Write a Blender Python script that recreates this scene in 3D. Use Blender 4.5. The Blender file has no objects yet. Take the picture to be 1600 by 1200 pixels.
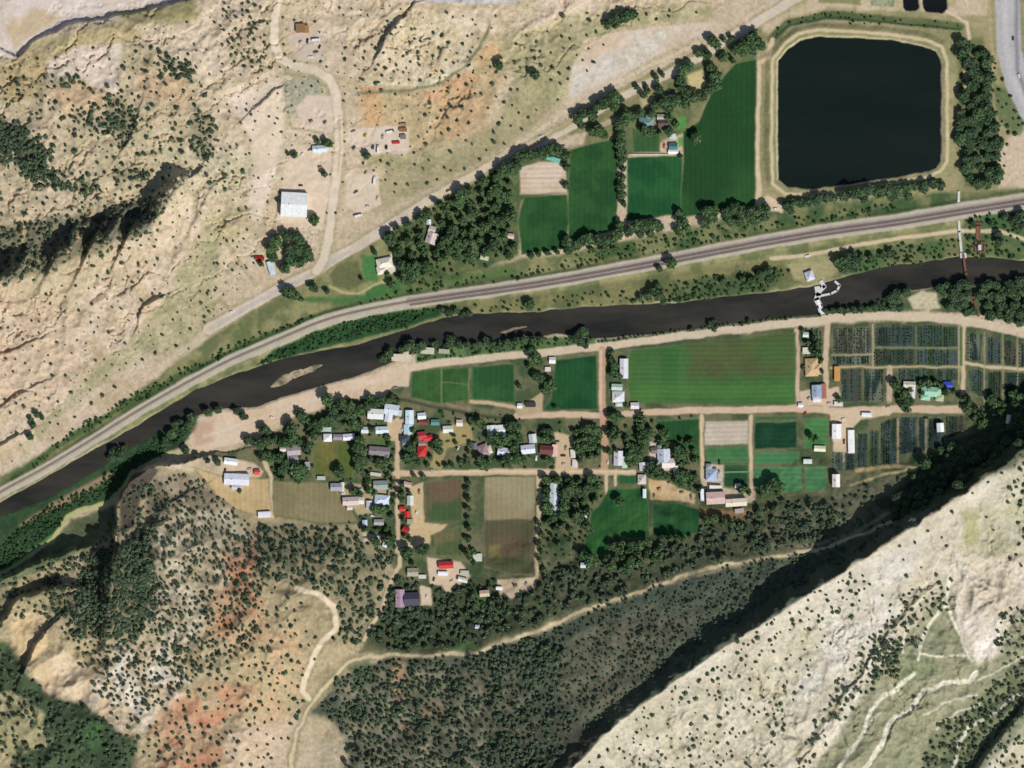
import bpy, bmesh, math, random
import numpy as np
from mathutils import Vector, Matrix

# ------------------------------------------------------------------ camera, sky, sun, exposure
SC = bpy.context.scene
COL = SC.collection
S = 0.7                                    # metres per traced unit of the map (1600 x 1200 units cover the view)
CAM_H = 12000.0
cam_d = bpy.data.cameras.new('camera')
cam = bpy.data.objects.new('camera', cam_d)
COL.objects.link(cam)
cam.location = (0, 0, CAM_H)
cam_d.sensor_width = 36.0
cam_d.lens = 36.0 * CAM_H / (1600 * S)
cam_d.clip_start = 100.0
cam_d.clip_end = 40000.0
SC.camera = cam

SUN_EL, SUN_AZ = math.radians(47), math.radians(142)      # azimuth clockwise from north (+y)
world = bpy.data.worlds.new('World')
SC.world = world
world.use_nodes = True
wn = world.node_tree
bg = wn.nodes['Background']
sky = wn.nodes.new('ShaderNodeTexSky')
sky.sky_type = 'NISHITA'
sky.sun_disc = False
sky.sun_elevation = SUN_EL
sky.sun_rotation = SUN_AZ
wn.links.new(sky.outputs[0], bg.inputs[0])
bg.inputs[1].default_value = 0.065
sun_d = bpy.data.lights.new('sun', 'SUN')
sun_d.energy = 3.9
sun_d.angle = math.radians(0.5)
sun_d.color = (1.0, 0.98, 0.95)
sun = bpy.data.objects.new('sun', sun_d)
COL.objects.link(sun)
sdir = Vector((math.sin(SUN_AZ) * math.cos(SUN_EL), math.cos(SUN_AZ) * math.cos(SUN_EL), math.sin(SUN_EL)))
sun.rotation_euler = sdir.to_track_quat('Z', 'Y').to_euler()
sun.location = sdir * 2000
SC.view_settings.view_transform = 'Standard'
SC.view_settings.look = 'None'
SC.view_settings.gamma = 1
SC.view_settings.exposure = 0.0
SC.cycles.filter_width = 1.6
SC.cycles.max_bounces = 4

# ------------------------------------------------------------------ helpers
rnd = random.Random(7)
nrs = np.random.RandomState(11)

def lin(c):
    c = np.asarray(c, float) / 255.0
    return np.where(c <= 0.04045, c / 12.92, ((c + 0.055) / 1.055) ** 2.4)

_tab = nrs.rand(8, 256, 256)
def vnoise(x, y, k=0):
    t = _tab[k % 8]
    xi = np.floor(x).astype(np.int64); yi = np.floor(y).astype(np.int64)
    fx = x - xi; fy = y - yi
    fx = fx * fx * (3 - 2 * fx); fy = fy * fy * (3 - 2 * fy)
    x0 = xi & 255; x1 = (xi + 1) & 255; y0 = yi & 255; y1 = (yi + 1) & 255
    return (t[y0, x0] * (1 - fx) + t[y0, x1] * fx) * (1 - fy) + (t[y1, x0] * (1 - fx) + t[y1, x1] * fx) * fy

def fbm(x, y, scale, octv=4, k=0, ridged=False):
    a, tot, s = 1.0, 0.0, 0.0
    f = 1.0 / scale
    for o in range(octv):
        ca, sa = math.cos(.5 + 0.9 * o), math.sin(.5 + 0.9 * o)
        n = vnoise((x * ca - y * sa) * f + 17.3 * o, (x * sa + y * ca) * f + 5.1 * o, k + o)
        if ridged: n = 1 - abs(2 * n - 1)
        s = s + a * n; tot += a
        a *= 0.55; f *= 2.07
    return s / tot

def sstep(a, b, x):
    t = np.clip((x - a) / (b - a), 0, 1)
    return t * t * (3 - 2 * t)

def seg_dist(X, Y, pts, closed):
    """unsigned distance, signed side of the nearest segment (open lines), even-odd inside (closed lines)."""
    best = np.full(X.shape, 1e9); side = np.ones(X.shape)
    inside = np.zeros(X.shape, bool)
    n = len(pts)
    for i in range(n if closed else n - 1):
        x0, y0 = pts[i]; x1, y1 = pts[(i + 1) % n]
        dx, dy = x1 - x0, y1 - y0
        L = dx * dx + dy * dy + 1e-9
        t = np.clip(((X - x0) * dx + (Y - y0) * dy) / L, 0, 1)
        ex = X - x0 - t * dx; ey = Y - y0 - t * dy
        d = ex * ex + ey * ey
        m = d < best
        best = np.where(m, d, best)
        if closed:
            c = ((y0 > Y) != (y1 > Y))
            if dy != 0:
                inside ^= c & (X < dx * (Y - y0) / dy + x0)
        else:
            side = np.where(m, np.sign(dx * (Y - y0) - dy * (X - x0)), side)
    return np.sqrt(best), side, inside

def tag(o, label=None, cat=None, group=None, kind=None):
    if label: o['label'] = label
    if cat: o['category'] = cat
    if group: o['group'] = group
    if kind: o['kind'] = kind
    return o

def W(px, py):
    return (px - 800) * S, (600 - py) * S

# ------------------------------------------------------------------ materials
def mat_new(name):
    m = bpy.data.materials.new(name); m.use_nodes = True
    nt = m.node_tree; b = nt.nodes['Principled BSDF']
    b.inputs['Roughness'].default_value = 0.9
    b.inputs['Specular IOR Level'].default_value = 0.15
    return m, nt, b

def N(nt, typ, **kw):
    n = nt.nodes.new(typ)
    for k, v in kw.items():
        if k.startswith('i_'): n.inputs[k[2:]].default_value = v
        else: setattr(n, k, v)
    return n

def noise_node(nt, vec, scale, detail=4, rough=0.6):
    n = N(nt, 'ShaderNodeTexNoise'); n.inputs['Scale'].default_value = scale
    n.inputs['Detail'].default_value = detail; n.inputs['Roughness'].default_value = rough
    nt.links.new(vec, n.inputs['Vector']); return n

def mul_range(nt, val, lo, hi, a=0.3, b=0.7):
    r = N(nt, 'ShaderNodeMapRange'); r.inputs[1].default_value = a; r.inputs[2].default_value = b
    r.inputs[3].default_value = lo; r.inputs[4].default_value = hi
    nt.links.new(val, r.inputs[0]); return r.outputs[0]

def math_node(nt, op, a, b=None):
    n = N(nt, 'ShaderNodeMath', operation=op)
    for i, v in enumerate((a, b)):
        if v is None: continue
        if isinstance(v, (int, float)): n.inputs[i].default_value = v
        else: nt.links.new(v, n.inputs[i])
    return n.outputs[0]

def scale_color(nt, col, fac):
    n = N(nt, 'ShaderNodeVectorMath', operation='SCALE')
    nt.links.new(col, n.inputs[0]); nt.links.new(fac, n.inputs['Scale']); return n.outputs[0]

def ground_material(name, stripes=None, stripe_amp=0.1, stripe_scale=0.35, specks=True):
    m, nt, b = mat_new(name)
    tc = N(nt, 'ShaderNodeTexCoord').outputs['Object']
    at = N(nt, 'ShaderNodeAttribute', attribute_name='soil')
    wd = N(nt, 'ShaderNodeAttribute', attribute_name='wild').outputs['Fac']
    n1 = noise_node(nt, tc, 0.22, 5, 0.6)
    n2 = noise_node(nt, tc, 0.045, 4, 0.6)
    f1 = mul_range(nt, n1.outputs[0], -1, 1)
    f1 = math_node(nt, 'MULTIPLY', f1, math_node(nt, 'ADD', math_node(nt, 'MULTIPLY', wd, 0.17), 0.045))
    n3 = noise_node(nt, tc, 0.75, 3, 0.6)
    f3 = math_node(nt, 'MULTIPLY', mul_range(nt, n3.outputs[0], -1, 1), math_node(nt, 'MULTIPLY', wd, 0.13))
    f1 = math_node(nt, 'ADD', f1, f3)
    f2 = mul_range(nt, n2.outputs[0], -0.06, 0.06)
    fac = math_node(nt, 'ADD', math_node(nt, 'ADD', f1, f2), 1.0)
    if stripes:
        w = N(nt, 'ShaderNodeTexWave', wave_type='BANDS', bands_direction=stripes)
        w.inputs['Scale'].default_value = stripe_scale; w.inputs['Distortion'].default_value = 3.5
        w.inputs['Detail'].default_value = 4; w.inputs['Detail Scale'].default_value = 0.12
        nt.links.new(tc, w.inputs['Vector'])
        st = mul_range(nt, w.outputs[1], 1 - stripe_amp, 1 + stripe_amp, 0, 1)
        fac = math_node(nt, 'MULTIPLY', fac, st)
    col = scale_color(nt, at.outputs['Color'], fac)
    if specks:                               # small tufts of sage and grass too small to be shrubs
        v = N(nt, 'ShaderNodeTexVoronoi'); v.inputs['Scale'].default_value = 0.22
        nt.links.new(tc, v.inputs['Vector'])
        near = mul_range(nt, v.outputs['Distance'], 1, 0, 0.22, 0.42)
        sel = mul_range(nt, noise_node(nt, tc, 0.02, 3).outputs[0], 0, 1, 0.42, 0.62)
        k = math_node(nt, 'MULTIPLY', math_node(nt, 'MULTIPLY', near, sel), math_node(nt, 'MULTIPLY', wd, 0.34))
        mx = N(nt, 'ShaderNodeMix', data_type='RGBA')
        nt.links.new(k, mx.inputs[0]); nt.links.new(col, mx.inputs[6])
        mx.inputs[7].default_value = (0.10, 0.105, 0.055, 1)
        col = mx.outputs[2]
    nt.links.new(col, b.inputs['Base Color'])
    bp = N(nt, 'ShaderNodeBump'); bp.inputs['Distance'].default_value = 0.6
    nt.links.new(math_node(nt, 'MULTIPLY', wd, 0.25), bp.inputs['Strength'])
    nt.links.new(n1.outputs[0], bp.inputs['Height']); nt.links.new(bp.outputs[0], b.inputs['Normal'])
    b.inputs['Roughness'].default_value = 1.0; b.inputs['Specular IOR Level'].default_value = 0.05
    return m

_mc = {}
def paint_mat(rgb, kind='paint', rough=0.6, wear=0.13):
    key = (tuple(rgb), kind, rough, wear)
    if key in _mc: return _mc[key]
    m, nt, b = mat_new(kind)
    c = lin(rgb)
    tc = N(nt, 'ShaderNodeTexCoord').outputs['Object']
    n = noise_node(nt, tc, 0.35, 5, 0.7)
    fac = mul_range(nt, n.outputs[0], 1 - wear * 1.6, 1 + wear, 0.3, 0.7)
    if kind in ('metal_roof', 'shingle_roof'):
        w = N(nt, 'ShaderNodeTexWave', wave_type='BANDS', bands_direction='X' if kind == 'metal_roof' else 'Y')
        w.inputs['Scale'].default_value = 0.45; w.inputs['Distortion'].default_value = 0.3 if kind == 'metal_roof' else 3
        nt.links.new(tc, w.inputs['Vector'])
        fac = math_node(nt, 'MULTIPLY', fac, mul_range(nt, w.outputs[1], 0.9, 1.04, 0, 1))
        bp = N(nt, 'ShaderNodeBump'); bp.inputs['Distance'].default_value = 0.05; bp.inputs['Strength'].default_value = 0.5
        nt.links.new(w.outputs[1], bp.inputs['Height']); nt.links.new(bp.outputs[0], b.inputs['Normal'])
    rgbn = N(nt, 'ShaderNodeRGB'); rgbn.outputs[0].default_value = (*c, 1)
    nt.links.new(scale_color(nt, rgbn.outputs[0], fac), b.inputs['Base Color'])
    b.inputs['Roughness'].default_value = rough
    b.inputs['Specular IOR Level'].default_value = 0.3
    _mc[key] = m
    return m

def leaf_mat(name, c1, c2, spread=0.5):
    m, nt, b = mat_new(name)
    oi = N(nt, 'ShaderNodeObjectInfo')
    tc = N(nt, 'ShaderNodeTexCoord').outputs['Object']
    ge = N(nt, 'ShaderNodeNewGeometry')
    n = noise_node(nt, ge.outputs['Position'], 0.35, 3)
    mx = N(nt, 'ShaderNodeMix', data_type='RGBA')
    mx.inputs[6].default_value = (*c1, 1); mx.inputs[7].default_value = (*c2, 1)
    k = math_node(nt, 'ADD', math_node(nt, 'MULTIPLY', mul_range(nt, n.outputs[0], 0, 1), 0.55),
                  math_node(nt, 'MULTIPLY', oi.outputs['Random'], spread))
    nt.links.new(math_node(nt, 'MINIMUM', k, 1.0), mx.inputs[0])
    ri = mul_range(nt, ge.outputs['Random Per Island'], 0.6, 1.5, 0, 1)
    nt.links.new(scale_color(nt, mx.outputs[2], ri), b.inputs['Base Color'])
    b.inputs['Roughness'].default_value = 0.8; b.inputs['Specular IOR Level'].default_value = 0.1
    return m

def water_material(name, c1, c2, rough, scale):
    m, nt, b = mat_new(name)
    tc = N(nt, 'ShaderNodeTexCoord').outputs['Object']
    mp = N(nt, 'ShaderNodeMapping'); mp.inputs['Scale'].default_value = (0.25, 1, 1); mp.inputs['Rotation'].default_value = (0, 0, math.radians(-12))
    nt.links.new(tc, mp.inputs['Vector'])
    n = noise_node(nt, mp.outputs[0], scale, 5, 0.65)
    mx = N(nt, 'ShaderNodeMix', data_type='RGBA')
    mx.inputs[6].default_value = (*c1, 1); mx.inputs[7].default_value = (*c2, 1)
    nt.links.new(mul_range(nt, n.outputs[0], 0, 1, 0.35, 0.68), mx.inputs[0])
    nt.links.new(mx.outputs[2], b.inputs['Base Color'])
    bp = N(nt, 'ShaderNodeBump'); bp.inputs['Distance'].default_value = 0.12; bp.inputs['Strength'].default_value = 0.4
    n2 = noise_node(nt, tc, 0.5, 4); nt.links.new(n2.outputs[0], bp.inputs['Height']); nt.links.new(bp.outputs[0], b.inputs['Normal'])
    b.inputs['Roughness'].default_value = rough; b.inputs['IOR'].default_value = 1.33; b.inputs['Specular IOR Level'].default_value = 0.4
    return m
# ------------------------------------------------------------------ the land: one grid of heights and soil colours
STEP = 1.0 / S
fine_x = np.arange(-44, 1645, STEP); fine_y = np.arange(-44, 1245, STEP)
ext = np.cumsum(2.0 * 1.22 ** np.arange(33))
ext = ext[ext < 6000]
gx = np.concatenate([fine_x[0] - ext[::-1], fine_x, fine_x[-1] + ext])
gy = np.concatenate([fine_y[0] - ext[::-1], fine_y, fine_y[-1] + ext])
PX, PY = np.meshgrid(gx, gy)
NA = (fbm(PX, PY, 22, 4, 0) - 0.5) * 2; NB = (fbm(PX, PY, 22, 4, 3) - 0.5) * 2
WX, WY = PX + 0, PY + 0
NS1 = fbm(PX, PY, 60, 5, 1); NS2 = fbm(PX, PY, 26, 4, 2); NS3 = fbm(PX, PY, 9, 3, 5); NS4 = fbm(PX, PY, 140, 4, 6)
NSR = fbm(PX, PY, 46, 3, 4, True)

C = np.zeros(PX.shape + (3,)); WILD = np.ones(PX.shape); CLS = np.zeros(PX.shape, np.int32)
CLASSES = [None]
def new_class(name, label, mat, kind='structure'):
    CLASSES.append((name, label, mat, kind)); return len(CLASSES) - 1

def window(pts, m):
    xs = [p[0] for p in pts]; ys = [p[1] for p in pts]
    j0, j1 = np.searchsorted(gx, [min(xs) - m, max(xs) + m]); i0, i1 = np.searchsorted(gy, [min(ys) - m, max(ys) + m])
    return slice(i0, max(i1, i0 + 1)), slice(j0, max(j1, j0 + 1))

def put(sl, k, col, col2=None, noise=None, wild=None):
    col = lin(col)
    if col2 is not None:
        t = sstep(0.36, 0.64, noise[sl])[..., None]
        c = col * (1 - t) + lin(col2) * t
    else:
        c = np.broadcast_to(col, k.shape + (3,))
    C[sl] = C[sl] * (1 - k[..., None]) + c * k[..., None]
    if wild is not None: WILD[sl] = WILD[sl] * (1 - k) + wild * k

def area(pts, col, soft=4, warp=4, a=1.0, col2=None, noise=None, wild=None, cls=0):
    sl = window(pts, soft + warp * 1.5 + 4)
    d, _, ins = seg_dist(PX[sl] + warp * NA[sl], PY[sl] + warp * NB[sl], pts, True)
    sd = np.where(ins, -d, d)
    k = sstep(soft / 2, -soft / 2, sd) * a
    put(sl, k, col, col2, NS2 if noise is None else noise, wild)
    if cls: CLS[sl] = np.where(sd < 0, cls, CLS[sl])
    return sl, sd

def line(pts, w, col, soft=3, warp=2, a=1.0, col2=None, noise=None, wild=None, cls=0, w2=None):
    sl = window(pts, max(w, w2 or w) / 2 + soft + warp * 1.5 + 4)
    x = PX[sl] + warp * NA[sl]; y = PY[sl] + warp * NB[sl]
    d, _, _ = seg_dist(x, y, pts, False)
    hw = w / 2.0
    if w2 is not None:
        x0, x1 = pts[0][0], pts[-1][0]
        hw = w / 2.0 + (w2 - w) / 2.0 * np.clip((x - x0) / (x1 - x0), 0, 1)
    sd = d - hw
    k = sstep(soft / 2, -soft / 2, sd) * a
    put(sl, k, col, col2, NS2 if noise is None else noise, wild)
    if cls: CLS[sl] = np.where(sd < 0, cls, CLS[sl])
    return sl, sd

# ---- base soils by side of the valley
t = sstep(0.35, 0.62, NS1)[..., None]; t2 = sstep(0.45, 0.7, NS2)[..., None]
C[:] = lin((205, 184, 156)) * (1 - t) + lin((194, 173, 140)) * t
C[:] = C * (1 - 0.5 * t2) + lin((180, 165, 127)) * 0.5 * t2

# colour patches of the north-western badlands
area([(-6000, 90), (300, 40), (330, 200), (250, 330), (150, 480), (-6000, 560)], (190, 171, 136), 60, 20, 0.6, (170, 157, 120), NS2)
area([(-20, 560), (120, 480), (250, 380), (330, 420), (270, 560), (100, 680), (-20, 740)], (206, 184, 156), 40, 20, 0.8, (190, 167, 132), NS2)
area([(-50, 470), (90, 470), (120, 560), (60, 640), (-50, 640)], (196, 164, 132), 40, 20, 0.5, (206, 184, 156))
area([(-60, -30), (285, -30), (285, 5), (200, 28), (110, 40), (62, 60), (30, 92), (-60, 80)], (214, 200, 190), 4, 4, 0.9, (206, 190, 176), NS2, 0.3)
area([(5, 40), (55, 15), (100, 28), (62, 50), (25, 78)], (196, 174, 140), 10, 6, 0.9)
area([(60, 62), (200, 35), (300, 5), (310, 35), (215, 62), (160, 72), (80, 95), (70, 150), (10, 165), (0, 110)], (184, 166, 118), 8, 5, 0.85, (172, 150, 104), NS2)
area([(185, 20), (310, 0), (305, 35), (240, 38), (190, 32)], (150, 142, 94), 14, 6, 0.8)
area([(75, 95), (130, 75), (195, 70), (188, 100), (180, 155), (160, 140), (105, 118), (80, 120)], (212, 194, 176), 6, 6, 0.95, (202, 186, 166), NS2, 0.4)
area([(210, 40), (310, 35), (345, 0), (360, 60), (345, 120), (320, 130), (290, 95), (225, 70)], (206, 186, 158), 14, 8, 0.8)
area([(355, 150), (440, 125), (445, 180), (430, 280), (400, 350), (385, 330), (395, 220)], (216, 196, 176), 8, 5, 1.0, (208, 190, 164), NS2, 0.4)
area([(440, 130), (500, 110), (505, 150), (480, 150), (460, 180), (445, 170)], (146, 150, 128), 16, 8, 0.7)
area([(480, 20), (600, 20), (560, 35), (540, 28)], (208, 190, 160), 10)
area([(600, 20), (770, 20), (780, 60), (740, 110), (680, 135), (590, 138), (575, 110), (620, 70)], (208, 192, 160), 14, 8, 0.8, (194, 174, 134), NS2)
area([(520, 120), (590, 140), (680, 140), (740, 110), (772, 60), (790, 70), (790, 130), (760, 175), (700, 225), (640, 240), (560, 215), (570, 150)], (190, 164, 116), 20, 8, 0.7, (176, 154, 108), NS2)
area([(570, 140), (595, 145), (602, 195), (570, 195), (566, 160)], (200, 158, 108), 18, 9, 0.75)
area([(565, 138), (592, 138), (595, 150), (568, 152)], (186, 130, 90), 10, 6, 0.7)
area([(690, 130), (735, 105), (752, 125), (725, 150), (700, 145)], (196, 150, 108), 18, 9, 0.75)
area([(735, 95), (770, 60), (775, 85), (750, 105)], (196, 156, 106), 16, 8, 0.75)
area([(660, 140), (700, 140), (700, 160), (665, 158)], (204, 158, 114), 14, 6, 0.7)
area([(680, 160), (760, 150), (760, 210), (690, 220)], (192, 152, 106), 24, 10, 0.5)
area([(560, 240), (640, 240), (700, 225), (780, 190), (800, 130), (850, 120), (880, 165), (800, 225), (700, 280), (600, 330), (545, 330), (600, 265)], (160, 150, 104), 20, 8, 0.75, (140, 136, 92), NS2)
area([(780, 60), (900, 20), (1110, 5), (1130, 35), (1060, 35), (960, 45), (905, 95), (880, 160), (850, 150), (800, 120)], (184, 172, 126), 20, 8, 0.75, (150, 146, 100), NS2)
area([(885, 150), (895, 105), (925, 60), (985, 48), (1110, 33), (1130, 38), (1060, 70), (960, 125), (890, 165)], (198, 180, 156), 5, 3, 0.95, (206, 190, 172), NS2, 0.4)
area([(895, 115), (960, 85), (1040, 45), (1052, 60), (1000, 95), (900, 150), (890, 145)], (208, 200, 184), 8, 5, 0.85, (190, 180, 160), NS3)
area([(910, 60), (985, 50), (960, 75), (905, 100)], (200, 176, 146), 8, 4, 0.8)
area([(250, 220), (300, 240), (400, 240), (380, 320), (300, 300), (240, 330)], (190, 178, 140), 20, 10, 0.7)
area([(320, 340), (360, 320), (420, 390), (380, 440), (330, 420)], (204, 186, 154), 16, 8, 0.7, (180, 168, 120), NS2)
area([(300, 380), (345, 370), (330, 500), (300, 540), (230, 560), (150, 600), (60, 680), (30, 730), (40, 690), (130, 590), (230, 510)], (172, 164, 118), 20, 10, 0.7, (144, 146, 100), NS2)
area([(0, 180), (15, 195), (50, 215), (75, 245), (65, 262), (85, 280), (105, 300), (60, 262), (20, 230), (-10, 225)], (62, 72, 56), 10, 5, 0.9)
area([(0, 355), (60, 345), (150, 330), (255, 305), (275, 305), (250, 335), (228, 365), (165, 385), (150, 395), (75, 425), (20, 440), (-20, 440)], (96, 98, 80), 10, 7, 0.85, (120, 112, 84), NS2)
area([(60, 85), (75, 95), (60, 100)], (160, 150, 100), 6)

# quarry contours, verges, gullies, and sunlit spur ribs painted as pale stripes
for p, w, c, a_ in (([(480, -5), (497, 5), (512, 22), (540, 30), (565, 25), (585, 5)], 2.5, (150, 128, 98), .7), ([(500, 35), (540, 55), (570, 50), (600, 20), (620, -5)], 5, (212, 194, 164), .7),
                    ([(565, 72), (580, 52), (600, 30), (625, 5)], 4, (160, 134, 104), .7), ([(470, 100), (466, 92), (475, 88), (500, 88)], 3, (150, 146, 100), .7),
                    ([(560, 145), (600, 146), (640, 142), (690, 130), (725, 105), (748, 75), (765, 40)], 5, (116, 120, 82), .85), ([(580, 132), (640, 134), (690, 120), (730, 85)], 5, (208, 200, 168), .6),
                    ([(440, 92), (447, 115), (490, 120), (510, 135), (518, 160)], 4, (140, 136, 92), .7), ([(442, 90), (441, 45), (445, 20)], 4, (156, 150, 106), .7), ([(420, 95), (420, 50), (424, 0)], 4, (176, 160, 118), .6),
                    ([(452, 190), (456, 200), (505, 208)], 4, (140, 138, 96), .7), ([(538, 250), (540, 265), (580, 256), (600, 245)], 4, (150, 140, 96), .6), ([(440, 230), (452, 240), (448, 285)], 4, (168, 160, 112), .6),
                    ([(304, 300), (304, 330), (330, 365), (340, 410), (330, 440)], 5, (170, 166, 122), .7), ([(308, 300), (309, 335)], 2.5, (70, 70, 56), .8), ([(350, 340), (370, 334), (392, 325)], 4, (140, 140, 92), .7),
                    ([(345, 370), (380, 420), (400, 445)], 7, (160, 150, 106), .6), ([(325, 480), (345, 470), (355, 480)], 7, (146, 136, 94), .7), ([(280, 330), (270, 400), (255, 440)], 4, (180, 166, 122), .6),
                    ([(0, 470), (20, 472), (40, 468)], 4, (150, 116, 90), .6), ([(0, 555), (30, 545), (50, 540)], 5, (150, 116, 90), .6), ([(0, 520), (25, 505)], 3, (150, 120, 94), .6), ([(40, 590), (60, 550), (85, 510), (100, 500)], 4, (176, 156, 122), .5),
                    ([(170, 330), (158, 372)], 4, (196, 170, 126), .8), ([(150, 326), (130, 362), (108, 395)], 5, (196, 168, 122), .8), ([(203, 345), (195, 368)], 4, (150, 152, 120), .8), ([(40, 350), (35, 385), (20, 400)], 7, (190, 164, 120), .7)):  # sunlight on the spur's ribs, painted as paler lines over its dark face
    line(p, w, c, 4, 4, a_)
for p in ([(165, 145), (195, 160), (215, 200), (195, 240), (175, 200)], [(300, 180), (330, 185), (335, 240), (315, 255), (300, 230)], [(40, 245), (80, 280), (160, 285), (155, 300), (100, 300), (60, 270)], [(180, 265), (230, 265), (235, 285), (185, 280)]):
    area(p, (120, 116, 84), 14, 8, .6)
for p in ([(75, 130), (160, 140), (170, 180), (100, 180)], [(215, 110), (290, 120), (290, 170), (220, 160)]):
    area(p, (204, 164, 122), 26, 14, .5)

# south-western hill
SWH = [(-6000, 900), (45, 880), (110, 810), (180, 790), (200, 745), (250, 728), (310, 735), (400, 800), (560, 820), (620, 880), (600, 960), (560, 1030), (470, 1130), (440, 6000), (-6000, 6000)]
area(SWH, (176, 158, 120), 8, 5, 1, (158, 142, 106), NS2, 1.0)
area([(230, 830), (330, 780), (400, 840), (340, 960), (260, 1040), (200, 1100), (150, 1080), (160, 1020), (230, 960)], (196, 182, 156), 24, 12, 0.75, (174, 158, 126), NS2)
area([(150, 1040), (260, 1010), (300, 1060), (240, 1130), (180, 1160), (130, 1100)], (216, 204, 186), 24, 12, 0.8, (196, 174, 142), NS2)
area([(365, 850), (400, 845), (405, 1000), (380, 1000), (330, 980), (340, 920)], (184, 114, 78), 30, 20, 0.8, (174, 136, 102), NS2)
area([(270, 1090), (340, 1060), (400, 1080), (350, 1130), (330, 1200), (310, 1260), (250, 1260), (265, 1180), (245, 1130)], (186, 134, 96), 34, 20, 0.9, (184, 156, 118), NS2)
area([(250, 1120), (350, 1120), (340, 1200), (320, 1260), (240, 1260)], (180, 118, 86), 34, 20, 0.65, (182, 146, 112), NS2)
area([(360, 980), (460, 960), (480, 1080), (430, 1140), (400, 1240), (360, 1240), (380, 1080)], (196, 160, 118), 24, 10, 0.7, (184, 166, 122), NS2)
area([(20, 960), (75, 950), (80, 1010), (55, 1030), (20, 1015)], (204, 178, 136), 8, 6, 0.95, (196, 170, 128), NS2, 0.5)
area([(60, 1030), (100, 1015), (150, 1040), (150, 1090), (110, 1098), (80, 1090), (50, 1060)], (206, 184, 152), 10, 6, 0.95, (196, 172, 134), NS2, 0.5)
area([(-40, 900), (90, 905), (130, 940), (100, 960), (60, 950), (20, 955), (-40, 960)], (164, 148, 106), 14, 6, 0.8, (120, 112, 80), NS2)
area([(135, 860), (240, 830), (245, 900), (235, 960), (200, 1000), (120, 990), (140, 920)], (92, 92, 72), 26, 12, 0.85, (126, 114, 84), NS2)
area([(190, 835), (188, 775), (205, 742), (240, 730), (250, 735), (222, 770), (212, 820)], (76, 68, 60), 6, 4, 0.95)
area([(222, 770), (250, 738), (310, 740), (360, 790), (330, 800), (290, 790), (240, 830)], (112, 101, 84), 10, 8, 0.85, (160, 142, 118), NS2)
area([(410, 820), (540, 820), (600, 860), (600, 900), (560, 1000), (520, 1000), (520, 930), (470, 900), (420, 910)], (118, 114, 84), 24, 10, 0.85, (150, 138, 104), NS2)
area([(-50, 1000), (10, 1000), (40, 1040), (70, 1080), (95, 1095), (130, 1100), (165, 1125), (215, 1160), (200, 1240), (60, 1240), (-50, 1090)], (62, 84, 54), 14, 8, 0.95, (46, 68, 46), NS2, 0.8)
area([(125, 1130), (160, 1130), (162, 1160), (140, 1170)], (66, 116, 58), 18, 10, 0.7)
area([(-50, 1070), (20, 1080), (65, 1110), (80, 1160), (30, 1180), (-50, 1160)], (166, 156, 112), 10, 8, 0.95, (150, 142, 100), NS2)
area([(440, 1130), (470, 1120), (520, 1130), (545, 1200), (540, 1260), (450, 1260)], (200, 180, 146), 12, 6, 0.9, (190, 170, 126), NS2)
area([(350, 1140), (450, 1120), (450, 1260), (350, 1260)], (206, 180, 150), 20, 10, 0.8)

# slope that faces the village, and the ridge with its sunlit back
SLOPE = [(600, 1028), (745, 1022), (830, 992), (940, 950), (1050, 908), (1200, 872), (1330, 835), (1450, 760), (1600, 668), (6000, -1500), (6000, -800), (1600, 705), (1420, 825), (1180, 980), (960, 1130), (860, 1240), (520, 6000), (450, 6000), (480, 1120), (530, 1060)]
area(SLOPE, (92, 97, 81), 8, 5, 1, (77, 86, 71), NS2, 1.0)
area([(520, 1070), (600, 1040), (800, 1040), (840, 1120), (780, 1260), (560, 1260), (540, 1180)], (152, 142, 112), 30, 12, 0.8, (112, 109, 86), NS2)
area([(890, 1000), (1010, 950), (1080, 970), (1020, 1050), (960, 1110), (900, 1110), (860, 1060)], (112, 108, 86), 30, 12, 0.85)
area([(760, 1100), (900, 1120), (960, 1130), (860, 1240), (760, 1260)], (80, 80, 64), 30, 12, 0.8)
area([(615, 1030), (630, 1025), (632, 1090), (615, 1095)], (176, 134, 96), 8, 5, 0.7)
area([(655, 1100), (690, 1100), (690, 1120), (660, 1118)], (160, 126, 96), 14, 8, 0.6)
area([(625, 1130), (650, 1130), (650, 1145), (630, 1145)], (156, 120, 94), 14, 8, 0.5)
area([(540, 1040), (575, 1030), (590, 1060), (560, 1080)], (60, 92, 54), 12, 6, 0.8)
area([(452, 1130), (478, 1112), (520, 1128), (542, 1165), (552, 1260), (450, 1260)], (198, 180, 147), 16, 8, 1, (186, 168, 130), NS2)
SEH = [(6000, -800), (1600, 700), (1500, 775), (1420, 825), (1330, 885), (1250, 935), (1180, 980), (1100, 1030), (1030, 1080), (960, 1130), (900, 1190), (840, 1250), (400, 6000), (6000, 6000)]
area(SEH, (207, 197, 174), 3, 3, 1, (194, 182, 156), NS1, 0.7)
area([(960, 1130), (1250, 960), (1330, 960), (1200, 1250), (840, 1250)], (202, 193, 166), 24, 10, 0.8, (186, 177, 147), NS2, 0.9)
area([(1310, 900), (1450, 830), (1400, 960), (1330, 1020), (1280, 1080), (1230, 1100), (1290, 980)], (206, 199, 184), 24, 12, 0.8, (192, 183, 164), NS2)
area([(1500, 800), (1640, 700), (1640, 880), (1540, 880), (1500, 860)], (192, 184, 156), 24, 12, 0.7, (166, 162, 124), NS2)
area([(1225 + 275, 800), (1528, 795), (1525, 850), (1505, 850)], (164, 162, 104), 14, 6, 0.7)
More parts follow.
